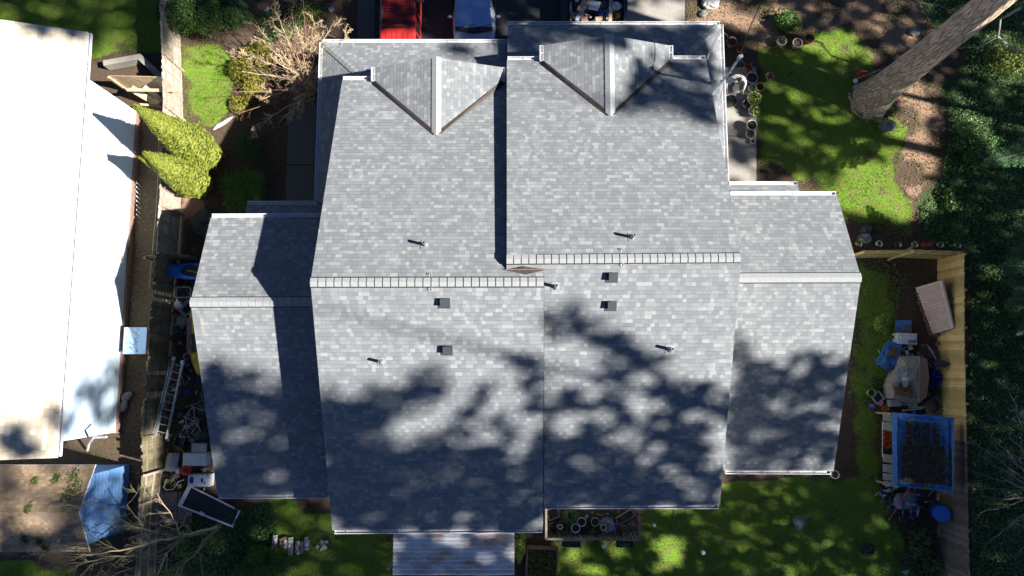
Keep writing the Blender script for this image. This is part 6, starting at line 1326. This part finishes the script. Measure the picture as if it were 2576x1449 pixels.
# ---- branching
def limb(mb,pts,r0,r1,n=6,jit=0.0):
    pts=[Vector(p) for p in pts]; out=[pts[0]]; 
    for a,b in zip(pts,pts[1:]):
        K=max(2,int((b-a).length/.28))
        for k in range(1,K+1): out.append(a.lerp(b,k/K)+Vector([random.uniform(-jit,jit) for _ in range(3)])*(1 if k<K else .3))
    rs=[r0+(r1-r0)*i/(len(out)-1) for i in range(len(out))]; mb.tube(out,rs,n,cap=True); return out,rs
def twigs(mb,out,rs,L,dens,depth,spread=.8,up=.25,n=4,start=.15,dirb=None):
    tot=len(out)
    for i in range(int(tot*start),tot):
        for _ in range(dens if random.random()<.8 else 0):
            if random.random()<.35: continue
            d=(out[min(i+1,tot-1)]-out[max(i-1,0)]).normalized(); v=Vector([random.gauss(0,1) for _ in range(3)]); v-=d*v.dot(d); v.normalize()
            dd=(d*.8+v*spread+Vector((0,0,up))+(dirb or Vector((0,0,0)))).normalized(); l=L*random.uniform(.45,1.1)*(1-.35*i/tot); p=out[i]; pts=[p]
            q=p.copy(); d3=dd.copy(); K=4
            for k in range(K): d3=(d3+Vector([random.gauss(0,.16) for _ in range(3)])).normalized(); q=q+d3*l/K; pts.append(q.copy())
            rr=max(.0055,min(rs[i]*.55,.02*l+.004)); rl=[rr*(1-.75*k/K) for k in range(K+1)]; rl=[max(x,.0035) for x in rl]; mb.tube(pts,rl,n if rr>.008 else 3,cap=False)
            if depth>0: twigs(mb,pts,rl,l*.6,dens,depth-1,spread,up,3,.25,dirb)
# bare multi stemmed shrub by the drive
bs=thing('bare_shrub','leafless multi stemmed shrub with tan branches beside the west porch roof','shrub',P(790,235,0))
root=P(795,232,0); 
tg=[(590,232,2.0),(600,130,2.4),(640,60,2.8),(690,20,3.2),(735,30,3.6),(790,60,3.8),(840,55,3.6),(870,95,3.2),(600,285,1.5),(640,320,1.3),(610,180,2.2),(660,100,3.0),(715,70,3.6),(760,110,3.8),(820,120,3.6),(700,160,3.0),(760,-10,3.6),(655,250,1.8),(700,310,1.4)]
for k,(u,v,z) in enumerate(tg):
    mb=MB(); e=P(u,v,z); m_=root.lerp(e,.4)+Vector((random.uniform(-.15,.15),random.uniform(-.15,.15),z*.22)); r_=.024 if k%3 else .045
    s=root+Vector((random.uniform(-.5,.1),random.uniform(-.3,.3),0)); out,rs=limb(mb,[s,m_,e],r_,.009,6,.035); twigs(mb,out,rs,.85,3,2 if k%2 else 1,.75,.12,start=.2)
    mb.build('branch',M['twigtan' if k%4 else 'twigred'],bs)
for (u,v) in ((786,204),(741,249),(750,262)):
    p=P(u,v,1.15); MB().tube([root+Vector((0,0,0)),p.lerp(root,.4)+Vector((0,0,.2)),p],[.07,.065,.055],8).build('stem',M['twigtan'],bs)
# second small bare shrub low (reddish)
b2=thing('bare_shrub','low reddish leafless shrub south of the tan branched one','shrub',P(705,235,0)); root=P(712,228,0)
for k in range(14):
    mb=MB(); a=random.uniform(0,6.28); e=root+Vector((math.cos(a)*random.uniform(.6,1.4),math.sin(a)*random.uniform(.5,1.2),random.uniform(.4,1.0))); out,rs=limb(mb,[root,e],.016,.005,4,.04); twigs(mb,out,rs,.5,2,1,.8,.1,start=.1); mb.build('branch',M['twigred'],b2)
# leaning bare tree bottom left
bt=thing('bare_tree','leafless leaning tree spreading mossy branches over the shed and pavers','tree',P(548,1322,0))
r0=P(550,1322,0); T1=P(545,1330,.5)
main=[([(545,1325,.5),(470,1345,1.6),(380,1365,2.4),(300,1385,3.0),(215,1396,3.4),(125,1390,3.7)],.075),([(545,1330,.5),(510,1362,1.2),(500,1385,1.6),(455,1425,2.4),(420,1470,3.0)],.09),([(520,1340,1.0),(440,1350,2.0),(340,1325,3.0),(260,1315,3.5),(210,1338,3.7)],.05),([(470,1345,1.6),(420,1390,2.4),(330,1430,3.0),(250,1460,3.4)],.05),([(460,1350,1.7),(380,1400,2.6),(290,1400,3.2),(160,1420,3.7)],.045),([(455,1350,1.6),(430,1290,2.2),(395,1240,2.6)],.035),([(380,1365,2.4),(350,1310,2.9),(320,1270,3.2),(345,1240,3.4)],.03),([(500,1385,1.6),(508,1430,2.0),(512,1480,2.4)],.03),([(340,1325,3.0),(270,1285,3.5),(245,1250,3.7),(180,1278,3.9)],.025),([(300,1385,3.0),(230,1350,3.6),(200,1300,3.8)],.02),([(420,1390,2.4),(400,1440,2.8),(360,1480,3.1)],.035),([(470,1400,2.0),(455,1440,2.4),(440,1490,2.7)],.03),([(215,1396,3.4),(170,1375,3.7),(115,1392,3.9)],.02),([(215,1396,3.4),(160,1415,3.7),(125,1405,3.9)],.018)]
for k,(ps,r_) in enumerate(main):
    mb=MB(); out,rs=limb(mb,[P(*p) for p in ps],r_*.85,.009,7,.04); twigs(mb,out,rs,.95,3 if k>4 else 2,2 if k<5 else 1,.8,.02,start=.18,dirb=Vector((-.35,0,0))); o=mb.build('branch',M['twiggreen' if k%5 else 'twigtan'],bt)
MB().tube([r0,T1],[.14,.09],9).build('trunk',M['twiggreen'],bt)
# bare shrub on the right
b3=thing('bare_tree','leafless tangled tree with grey twigs outside the grey end of the fence','tree',P(2600,1230,0)); root=P(2620,1240,.2)
for k,(u,v,z) in enumerate(((2440,1105,1.4),(2470,1150,1.6),(2440,1185,1.2),(2470,1230,1.3),(2465,1290,1.2),(2472,1378,.8),(2530,965,2.6),(2545,1020,2.4),(2510,1060,2.2),(2500,1120,2.0),(2530,1330,1.5),(2560,1400,1.4),(2480,1080,1.8),(2450,1250,1.2),(2520,1200,2.0),(2560,1150,2.4))):
    mb=MB(); e=P(u,v,z); mid=root.lerp(e,.5)+Vector((0,random.uniform(-.2,.2),.4)); out,rs=limb(mb,[root,mid,e],.035,.007,5,.05); twigs(mb,out,rs,.7,2,1,.8,.0,start=.3); mb.build('branch',M['twiggrey'],b3)
# fir branch and conifers at the right edge
def spray(mb,a,b,w,rise=.0):
    """flat fir branch: side shoots set with short needles"""
    a=Vector(a);b=Vector(b); d=(b-a); L=d.length; d.normalize(); s=Vector((-d.y,d.x,0)).normalized(); C=[];D=[]
    mb.tube([a,a.lerp(b,.5)+Vector((0,0,.05)),b],[.03,.018,.005],5)
    K=int(L/.09)
    for i in range(K):
        q=i/K; ww=w*(1-q)**.7*min(1,.35+q*3)
        for sg in (-1,1):
            p=a.lerp(b,q); e=p+(s*sg*.8+d*.75)*ww*random.uniform(.8,1.1)+Vector((0,0,random.uniform(-.06,.03)))
            k=max(3,int((e-p).length/.022))
            for j in range(k):
                x=p.lerp(e,(j+random.random())/k)
                for s2 in (-1,1): C.append(x+Vector((random.uniform(-.015,.015),random.uniform(-.015,.015),random.uniform(-.02,.02)))); dd=(e-p).normalized(); n2=Vector((-dd.y,dd.x,0))*s2; D.append((dd*.6+n2+Vector((0,0,.1))).normalized())
    return C,D
def conifer(name,base,h,label,specs,trunk=True):
    t=thing(name,label,'fir tree',base,group=None); C=[];D=[]; wood=MB()
    for a,b,w in specs:
        c_,d_=spray(wood,a,b,w); C+=c_;D+=d_
    C=np.array([tuple(x) for x in C]);D=np.array([tuple(x) for x in D]); n=len(C); up=np.tile([0,0,1.],(n,1))+RNG.normal(size=(n,3))*.35
    # needles: thin quads pointing along D
    Nn=up; quads('foliage',C+D*.03,Nn,np.full(n,.026),M['needle'],t,aspect=1.7,dirs=D)
    wood.build('branches',M['twiggrey'],t); 
    if trunk: MB().tube([base,Vector(base)+Vector((0,0,h))],[.3,.08],10).build('trunk',M['logbrown'],t)
    return t
b0=P(2760,350,0)
conifer('fir_tree',b0,9,'fir tree reaching one pale green branch in from the picture edge',[(P(2680,352,4.4),P(2466,415,4.0),.9),(P(2700,300,5.0),P(2585,345,4.8),.6)])
b1=P(2680,700,0); sp_=[]
for k in range(26):
    v=520+k*13+random.uniform(-8,8); z=random.uniform(1.2,4.6); ex=2512+abs(v-700)*.22+random.uniform(-10,34); sp_.append((P(2690,v*.5+350+random.uniform(-30,30),z+.3),P(ex,v,z),random.uniform(.45,.8)))
conifer('fir_tree',b1,7,'dark fir tree at the picture edge east of the cedar fence corner',sp_)
# big leaning trunk with high crown
bb=P(2188,252,0); tp7=P(2500,0,7.6)
dirv=(tp7-bb).normalized(); top=bb+dirv*(44/dirv.z)
big=thing('big_fir','huge old fir whose furrowed grey trunk rises over the garden','fir tree',bb); print('bigfir',bb,top,tp7)
vs=[];fs=[];K=90;NS=40
for i in range(K+1):
    q=i/K; z=q**1.6*44; p=bb+dirv*(z/dirv.z); r=.62*(1-q**1.3*.75)+.26*math.exp(-z/.7)+.12*math.exp(-z/3)
    for j in range(NS):
        a=2*math.pi*j/NS; rr=r*(1+.03*math.sin(a*9+z*.5)+.02*math.sin(a*17-z*1.1)+(.05*math.exp(-z/.6))*math.sin(a*5+1)); vs.append((p.x+rr*math.cos(a),p.y+rr*math.sin(a),z-.1 if i==0 else z))
fs=[(i*NS+j,i*NS+(j+1)%NS,(i+1)*NS+(j+1)%NS,(i+1)*NS+j) for i in range(K) for j in range(NS)]
MB().add(vs,fs).build('trunk',M['bark'],big,smooth=True)
mb=MB(); limb(mb,[P(2568,20,5.5),P(2517,48,4.6),P(2510,95,4.2)],.06,.03,7,.02); o,_=limb(mb,[P(2510,92,4.2),P(2530,110,4.0),P(2575,137,3.8),P(2640,170,3.8)],.05,.03,7,.03); limb(mb,[P(2510,92,4.2),P(2460,118,3.9),P(2405,122,3.6)],.018,.008,4,.04); mb.build('dead_limb',M['twiggrey'],big)
mb=MB(); limb(mb,[P(2300,0,.8),P(2345,12,.9),P(2400,26,1.2)],.014,.008,4,.03); limb(mb,[P(2345,12,.9),P(2375,-20,1.2)],.01,.006,4,.02); tag(mb.build('fallen_branch',M['twiggrey']),'thin fallen branch lying in the shade west of the big trunk','branch')
# ================= shade trees outside the picture (south-east garden) =================
def ell(u,v,cu,cv,a,b,rot=0):
    c,s=math.cos(R(rot)),math.sin(R(rot)); x=u-cu;y=v-cv; p=(x*c+y*s)/a; q=(-x*s+y*c)/b; return p*p+q*q<1
ROOFM=[(781,710),(861,200),(861,200),(1275,200),(1275,60),(1812,60),(1866,648),(1809,1275),(1368,1275),(1366,1337),(836,1337)]
WINGL=[(479,760),(530,546),(805,546),(790,760),(828,1248),(546,1248)]; WINGR=[(1838,490),(2104,490),(2166,698),(2097,1187),(1815,1187),(1862,700)]
NH=[(-10,50),(222,80),(300,300),(290,1090),(118,1155),(-10,1155)]; SHD=[(-10,1160),(240,1169),(205,1294),(212,1388),(-10,1424)]
LIT_R=[(700,1085,0,0,0)]
DARK_E=[ # (cu,cv,a,b,rot) dark blobs on the roofs
(600,985,95,28,8),(650,1060,80,45,30),(560,1090,50,30,0),(660,1130,60,40,20),(570,1190,40,35,0),(690,1200,40,50,0),
(1085,975,30,45,-10),(1045,1005,60,26,15),(920,1050,55,40,25),(960,1000,40,25,0),(1225,985,35,28,0),(1330,930,28,35,0),(1350,1000,22,60,0),(1230,1050,45,18,0),(1160,1065,60,20,-10),(1290,1090,40,16,0),
(1425,815,55,22,12),(1500,840,60,24,20),(1580,870,40,22,25),(1600,910,60,20,25),(1650,960,55,22,45),(1545,930,50,16,10),(1700,1010,40,40,40),(1760,985,22,45,10),(1770,1030,60,18,0),(1460,1010,60,26,10),(1560,1010,25,20,0),(1630,1070,60,24,10),(1660,1120,50,30,0),(1500,1090,60,20,0),(1380,1070,30,30,0),
(1870,900,24,50,-12),(1900,950,40,22,20),(1960,945,60,24,12),(2090,935,40,50,10),(2050,1000,50,25,0),(1870,1010,30,30,0),(1930,1050,50,20,-5),(2010,1060,50,18,0),(2080,1070,40,25,0),(1880,1100,45,22,0),(1980,1130,60,16,0),(2070,1130,40,22,0)]
LIT_E=[(900,1095,75,14,4),(1000,1085,50,12,0),(1260,1110,110,10,-4),(1310,1145,20,10,0),(1010,1212,60,10,0),(890,1150,50,14,0),(900,1215,40,8,0),(1460,1162,38,22,0),(1640,1120,30,16,0),(1790,1150,34,26,0),(1700,1180,40,14,0),(1400,1090,30,14,0),(1905,1070,34,12,0),(1950,1160,50,10,0),(1990,1018,40,18,-10),(2045,1100,38,14,0),(1560,1110,26,10,0),(605,1168,26,22,0),(650,1225,28,10,0),(700,1085,22,22,0),(1130,1325,40,9,0),(1760,1235,40,10,0),(1480,1040,20,10,0)]
LIT_W=[(602,1166,34,20,0),(640,1228,50,12,0),(692,1100,22,36,0),(556,1112,20,14,0),(530,1040,10,30,0),(690,1020,18,24,0),(610,1060,20,12,0),(570,1225,18,10,0)]
LIT_X=[(1990,1012,42,18,-10),(2045,1095,44,16,0),(1903,1072,34,13,0),(1950,1152,52,12,0),(1945,1020,18,12,0),(2085,1030,12,20,0),(1870,970,12,26,0),(2010,975,26,12,0),(2075,1150,18,10,0)]
TOPDARK=[(1278,56),(1812,56),(1840,330),(1760,300),(1690,262),(1600,270),(1548,300),(1536,90),(1366,116),(1366,152),(1275,152)]
TOPLIT=[(1385,84,110,6,6),(1490,96,40,4,5),(1288,132,12,8,0),(1590,132,34,14,25),(1622,152,20,10,20),(1665,135,18,12,30),(1655,165,26,12,30),(1620,180,40,7,35),(1700,200,50,8,28),(1600,210,16,12,0),(1650,235,34,8,25),(1760,215,26,8,20),(1745,175,50,6,12),(1790,98,20,16,0),(1780,85,40,6,10),(1735,132,14,8,0),(1680,110,30,6,8),(1730,250,50,8,10),(1560,240,12,60,0),(1540,200,8,70,0),(1450,200,90,90,0)]
G_LIT=[(2110,118,50,28,5),(2060,112,40,12,0),(2180,120,16,30,0),(1770,32,55,30,10),(1850,40,90,22,8),(1960,28,40,22,0),(1650,28,80,34,0),(1985,240,34,12,25),(2010,250,26,10,20),(2070,300,30,10,10),(2120,290,20,10,0),(2050,330,12,8,0),(1870,440,40,16,0),(2030,475,90,22,8),(2120,490,90,26,4),(2220,450,100,40,-5),(2300,400,50,90,0),(2270,320,34,50,20),(2330,250,26,40,20),(2295,500,60,50,0),(2210,545,70,26,-5),(2150,530,60,40,0),(2130,405,60,9,22),(2080,385,60,8,25),(2190,400,40,12,15),(1850,415,20,16,0),(2520,150,60,60,20),(2450,360,46,46,0),(2425,300,30,50,0),(2540,170,40,30,0),(2215,815,24,28,0),(2210,860,12,14,0),(1692,1384,44,42,0),(1448,1408,38,28,30),(1555,1385,20,16,0),(1500,1440,40,20,0),(1920,1235,26,16,-20),(1990,1225,16,10,0),(2190,1440,60,12,0),(2000,1432,30,12,0),(1640,1440,60,8,0),(2075,30,18,10,0),(2200,60,16,26,0),(2240,30,12,20,0),(1840,262,40,30,0),(1850,300,22,10,0),(2160,350,30,12,10),
(620,120,70,60,0),(700,150,90,70,0),(530,240,75,85,0),(640,250,60,60,0),(760,100,60,50,0),(560,60,14,16,0),(845,60,18,40,0),(1000,70,14,30,0),(990,85,50,16,0),(1010,30,40,14,10),(1030,60,20,20,0)]
TOPLIT=[(a,b,c*.82,d*.8,e) if c<85 else (a,b,c,d,e) for a,b,c,d,e in TOPLIT]
G_LIT=[(a,b,c*1.22,d*1.22,e) if (a>1815 and b<640) else (a,b,c,d,e) for a,b,c,d,e in G_LIT]+[(2290,250,40,60,20),(2100,560,60,20,0),(2240,500,60,30,0)]
TL_LIT=[(112,8,26,14,0),(14,45,24,24,0),(275,68,16,30,-15),(300,112,30,26,10),(255,120,30,18,0),(180,25,10,6,0)]
def want(u,v,kind):
    if kind=='roof' and v>560:
        u+=11*math.sin(v*.11+u*.03)+7*math.sin(v*.23-u*.05); v+=9*math.sin(u*.09+v*.04)+6*math.sin(u*.21+1)
        if noise.noise(Vector((u*.019,v*.030,3.3)))+.5*noise.noise(Vector((u*.05,v*.07,8.1)))>(.40 if v<1200 else .52): return False
    if kind=='ground': u+=9*math.sin(v*.13+u*.04); v+=6*math.sin(u*.11)
    if kind=='roof':
        if inpoly([u],[v],TOPDARK)[0] and not any(ell(u,v,*e) for e in TOPLIT): return True
        if v>560:
            if any(ell(u,v,*e) for e in LIT_E): return False
            if any(ell(u,v,*e) for e in DARK_E): return True
            lim=1118+18*math.sin(u*.021)+10*math.sin(u*.05)
            if 836<u<1368 and v>lim: return True
            if 1368<=u<1830 and v>lim-20: return True
            if u<830 and v>975+14*math.sin(u*.06): return not any(ell(u,v,*e) for e in LIT_W)
            if u>1830 and v>960+16*math.sin(u*.045): return not any(ell(u,v,*e) for e in LIT_X)
        return ell(u,v,1185,118,26,18,0)
    if kind=='ground':
        if u>1815 and v<640: return not any(ell(u,v,*e) for e in G_LIT)
        if u>2140 and v>=640: return not any(ell(u,v,*e) for e in G_LIT)
        if v>1180 and u>830: return not any(ell(u,v,*e) for e in G_LIT)
        if v>1240 and u<1000: return not any(ell(u,v,*e) for e in G_LIT)
        if u<1300 and u>400 and v<105: return not any(ell(u,v,*e) for e in G_LIT)
        if u<404 and v<150: return not any(ell(u,v,*e) for e in TL_LIT)
        if 1300<=u<=1815 and v<60: return not any(ell(u,v,*e) for e in G_LIT)
        return False
    if kind=='all': return True
    if kind=='patio': return not any(ell(u,v,*e) for e in ((1150,1360,40,6,0),(1060,1440,30,5,0)))
    if kind=='shed': return not any(ell(u,v,*e) for e in ((110,1175,120,14,0),(110,1215,70,30,10),(95,1300,70,34,0),(40,1250,60,22,0),(190,1200,30,22,0),(10,1190,30,20,0)))
    if kind=='nh': return ell(u,v,235,985,45,42,20) or ell(u,v,285,940,26,34,0) or ell(u,v,262,1040,36,40,0) or ell(u,v,160,1055,32,38,0) or ell(u,v,20,1090,60,30,0) or ell(u,v,60,1130,60,24,0)
    return False
rg=random.Random(21); pts_=[]
def thin(u,v):
    if 2130<u<2445 and 620<v<1110: return .22
    if 2130<u<2445 and v>=1110: return .14
    if u>=2445: return .05 if v>430 else .12
    if u>1815: return .15
    if v>1180: return .045
    return .07
def samp(poly,surf,kind,spacing):
    """surf: a plane or a height; walks the surface in the world and keeps the points where leaf shade is wanted"""
    us=[p[0] for p in poly]; vs_=[p[1] for p in poly]; v=min(vs_)
    zq=0 if not isinstance(surf,(int,float)) else surf
    st=spacing/PX(v,zq if isinstance(surf,(int,float)) else 6.0)
    U=[];
    while v<max(vs_):
        u=min(us)
        while u<max(us):
            U.append((u+rg.uniform(-.5,.5)*st,v+rg.uniform(-.5,.5)*st)); u+=st
        v+=st
    A=np.array(U); ok=inpoly(A[:,0],A[:,1],poly)
    for (u,v),k in zip(U,ok):
        if k and want(u,v,kind):
            if kind=='ground' and rg.random()<thin(u,v): continue
            if kind=='roof' and rg.random()<(0 if v<560 else .06 if v<1110 else .015): continue
            if kind=='patio' and rg.random()<.14: continue
            top_=kind=='roof' and v<560
            j=3 if top_ else ((13 if v<1110 else 7) if kind=='roof' else 7); u+=rg.gauss(0,j); v+=rg.gauss(0,j)
            p=P(u,v,surf) if isinstance(surf,(int,float)) else onplane(u,v,surf); pts_.append((p.x,p.y,p.z,kind))
SPC=.25
samp([(781,710),(1369,709),(1369,681),(1275,681),(1275,201),(861,201)],plMLf,'roof',SPC); samp([(781,710),(836,1341),(1366,1339),(1369,710)],plMLr,'roof',SPC)
samp([(1275,651),(1865,648),(1777,151),(1275,151)],plMRf,'roof',SPC); samp([(1275,652),(1868,648),(1814,1278),(1369,1278),(1369,681)],plMRr,'roof',SPC)
samp([(861,201),(1275,201),(1275,106),(812,106)],3.4,'roof',SPC); samp([(1275,151),(1777,151),(1865,640),(1828,456),(1812,60),(1275,60)],3.3,'roof',SPC)
samp([(475,760),(546,1250),(829,1250),(800,760)],plLWr,'roof',SPC); samp([(1862,699),(2170,698),(2098,1189),(1815,1188)],plRWr,'roof',SPC)
samp(SHD,2.9,'shed',SPC); samp([(228,1205),(308,1182),(322,1172),(306,1356),(210,1392),(202,1296)],(Vector((A1.x,0,0)),Vector((1,0,0))),'all',SPC); samp([(350,850),(418,850),(420,1075),(330,1075)],1.4,'all',SPC); samp([(395,1095),(535,1095),(545,1250),(640,1260),(640,1335),(560,1340),(395,1310)],.6,'all',SPC*1.2); samp([(330,1290),(600,1300),(600,1460),(330,1460)],2.0,'all',SPC*1.3); samp([(2130,560),(2430,560),(2430,645),(2130,645)],1.7,'ground',SPC); samp([(2140,640),(2420,640),(2420,1340),(2190,1340)],1.5,'ground',SPC); samp([(990,1336),(1294,1336),(1294,1449),(990,1449)],2.45,'patio',SPC); samp([(1374,1262),(1610,1262),(1610,1358),(1374,1358)],.8,'all',SPC); samp([(118,1150),(222,80),(360,285),(291,1086)],(Vector((XW,0,0)),Vector((1,0,0))),'nh',SPC); samp([(-20,50),(222,80),(118,1152),(-20,1155)],4.6,'nh',SPC)
gp_=SPC*1.15
samp([(-60,-60),(404,-60),(404,150),(-60,150)],0,'ground',gp_); samp([(404,-60),(1815,-60),(1815,62),(1275,62),(1275,104),(404,104)],0,'ground',gp_)
samp([(1815,-60),(2640,-60),(2640,1500),(2140,1500),(2140,1187),(2097,1187),(2166,700),(2104,492),(2007,492),(2007,462),(1830,462)],0,'ground',gp_); samp([(1000,1337),(1369,1337),(1369,1275),(1811,1275),(1811,1188),(2140,1188),(2140,1500),(1000,1500)],0,'ground',gp_); samp([(-60,1340),(540,1290),(560,1250),(836,1250),(836,1337),(1000,1337),(1000,1500),(-60,1500)],0,'ground',gp_*1.1)
print('shade samples',len(pts_))
# trees: (x, y, height, crown radius, crown bottom) all outside the camera's view
TREES=[(27,-17,46,8.5,13),(34,-8,48,8.5,14),(43,-14,44,8,12),(36,-22,45,8,12),(24,-26,42,7.5,14),(44,0,46,8.5,13),(36,6,42,7.5,15)]
bigx=lambda z:bb+dirv*(z/dirv.z)
D3=SUN
groups=[[] for _ in range(len(TREES)+1)]
def crown_ok(p):
    best=None
    q=bigx(p.z)
    if 15<p.z<45 and (Vector((p.x-q.x,p.y-q.y))).length<7.5*(1.05-(p.z-15)/34): return len(TREES)
    for i,(tx,ty,hh,cr,cb) in enumerate(TREES):
        if cb<p.z<hh and math.hypot(p.x-tx,p.y-ty)<cr*min(1,(1.12-(p.z-cb)/(hh-cb))*1.15): return i
    return None
def visible(p,m=160):
    if p.z>H-3: return False
    u,v=toPix(p); return -m<u<2576+m and -m<v<1449+m
miss=0
for X,Y,z,kind in pts_:
    done=False
    for _ in range(26):
        zz_=rg.uniform(10 if kind in('ground','all') else 26,46); s=(zz_-z)/D3.z; p=Vector((X,Y,z))+D3*s
        if visible(p): continue
        k=crown_ok(p)
        if k is not None: groups[k].append(p); done=True; break
    if not done:
        miss+=1
        # nearest tree along the ray: leaf clump added outside the crown for its shade
        best=None
        for zz_ in ((18,22,26,30,34,38,42) if kind in('ground','all') else (30,34,38,42)):
            p=Vector((X,Y,z))+D3*((zz_-z)/D3.z)
            if visible(p): continue
            ds=[(math.hypot(p.x-t[0],p.y-t[1])/t[3],i) for i,t in enumerate(TREES)]+[(math.hypot(p.x-bigx(p.z).x,p.y-bigx(p.z).y)/7,len(TREES))]
            d_,i=min(ds)
            if best is None or d_<best[0]: best=(d_,i,p)
        if best: groups[best[1]].append(best[2])
print('miss',miss,[len(g) for g in groups])
for i,g in enumerate(groups):
    if not g: continue
    if i<len(TREES):
        tx,ty,hh,cr,cb=TREES[i]; t=thing('tall_fir','tall fir of the grove south-east of the garden, crown shaped to cast dappled shade on the roofs','fir tree',(tx,ty,0),group='shade trees beyond the garden')
        MB().tube([(tx,ty,0),(tx,ty,hh*.5),(tx,ty,hh)],[.42,.2,.03],10).build('trunk',M['bark'],t)
    else: t=big
    C=np.array([tuple(p) for p in g]); C=np.repeat(C,6,0)+RNG.normal(size=(len(C)*6,3))*.10; n=len(C)
    Nn=np.tile([SUN.x,SUN.y,SUN.z],(n,1))+RNG.normal(size=(n,3))*.55
    quads('crown',C,Nn,RNG.uniform(.15,.24,n),M['needle'],t,aspect=1.15)  # unseen crown, leaves placed only where the drawn shade mask wants shadow
for o in bpy.data.objects:
    if '_w' in o: del o['_w']
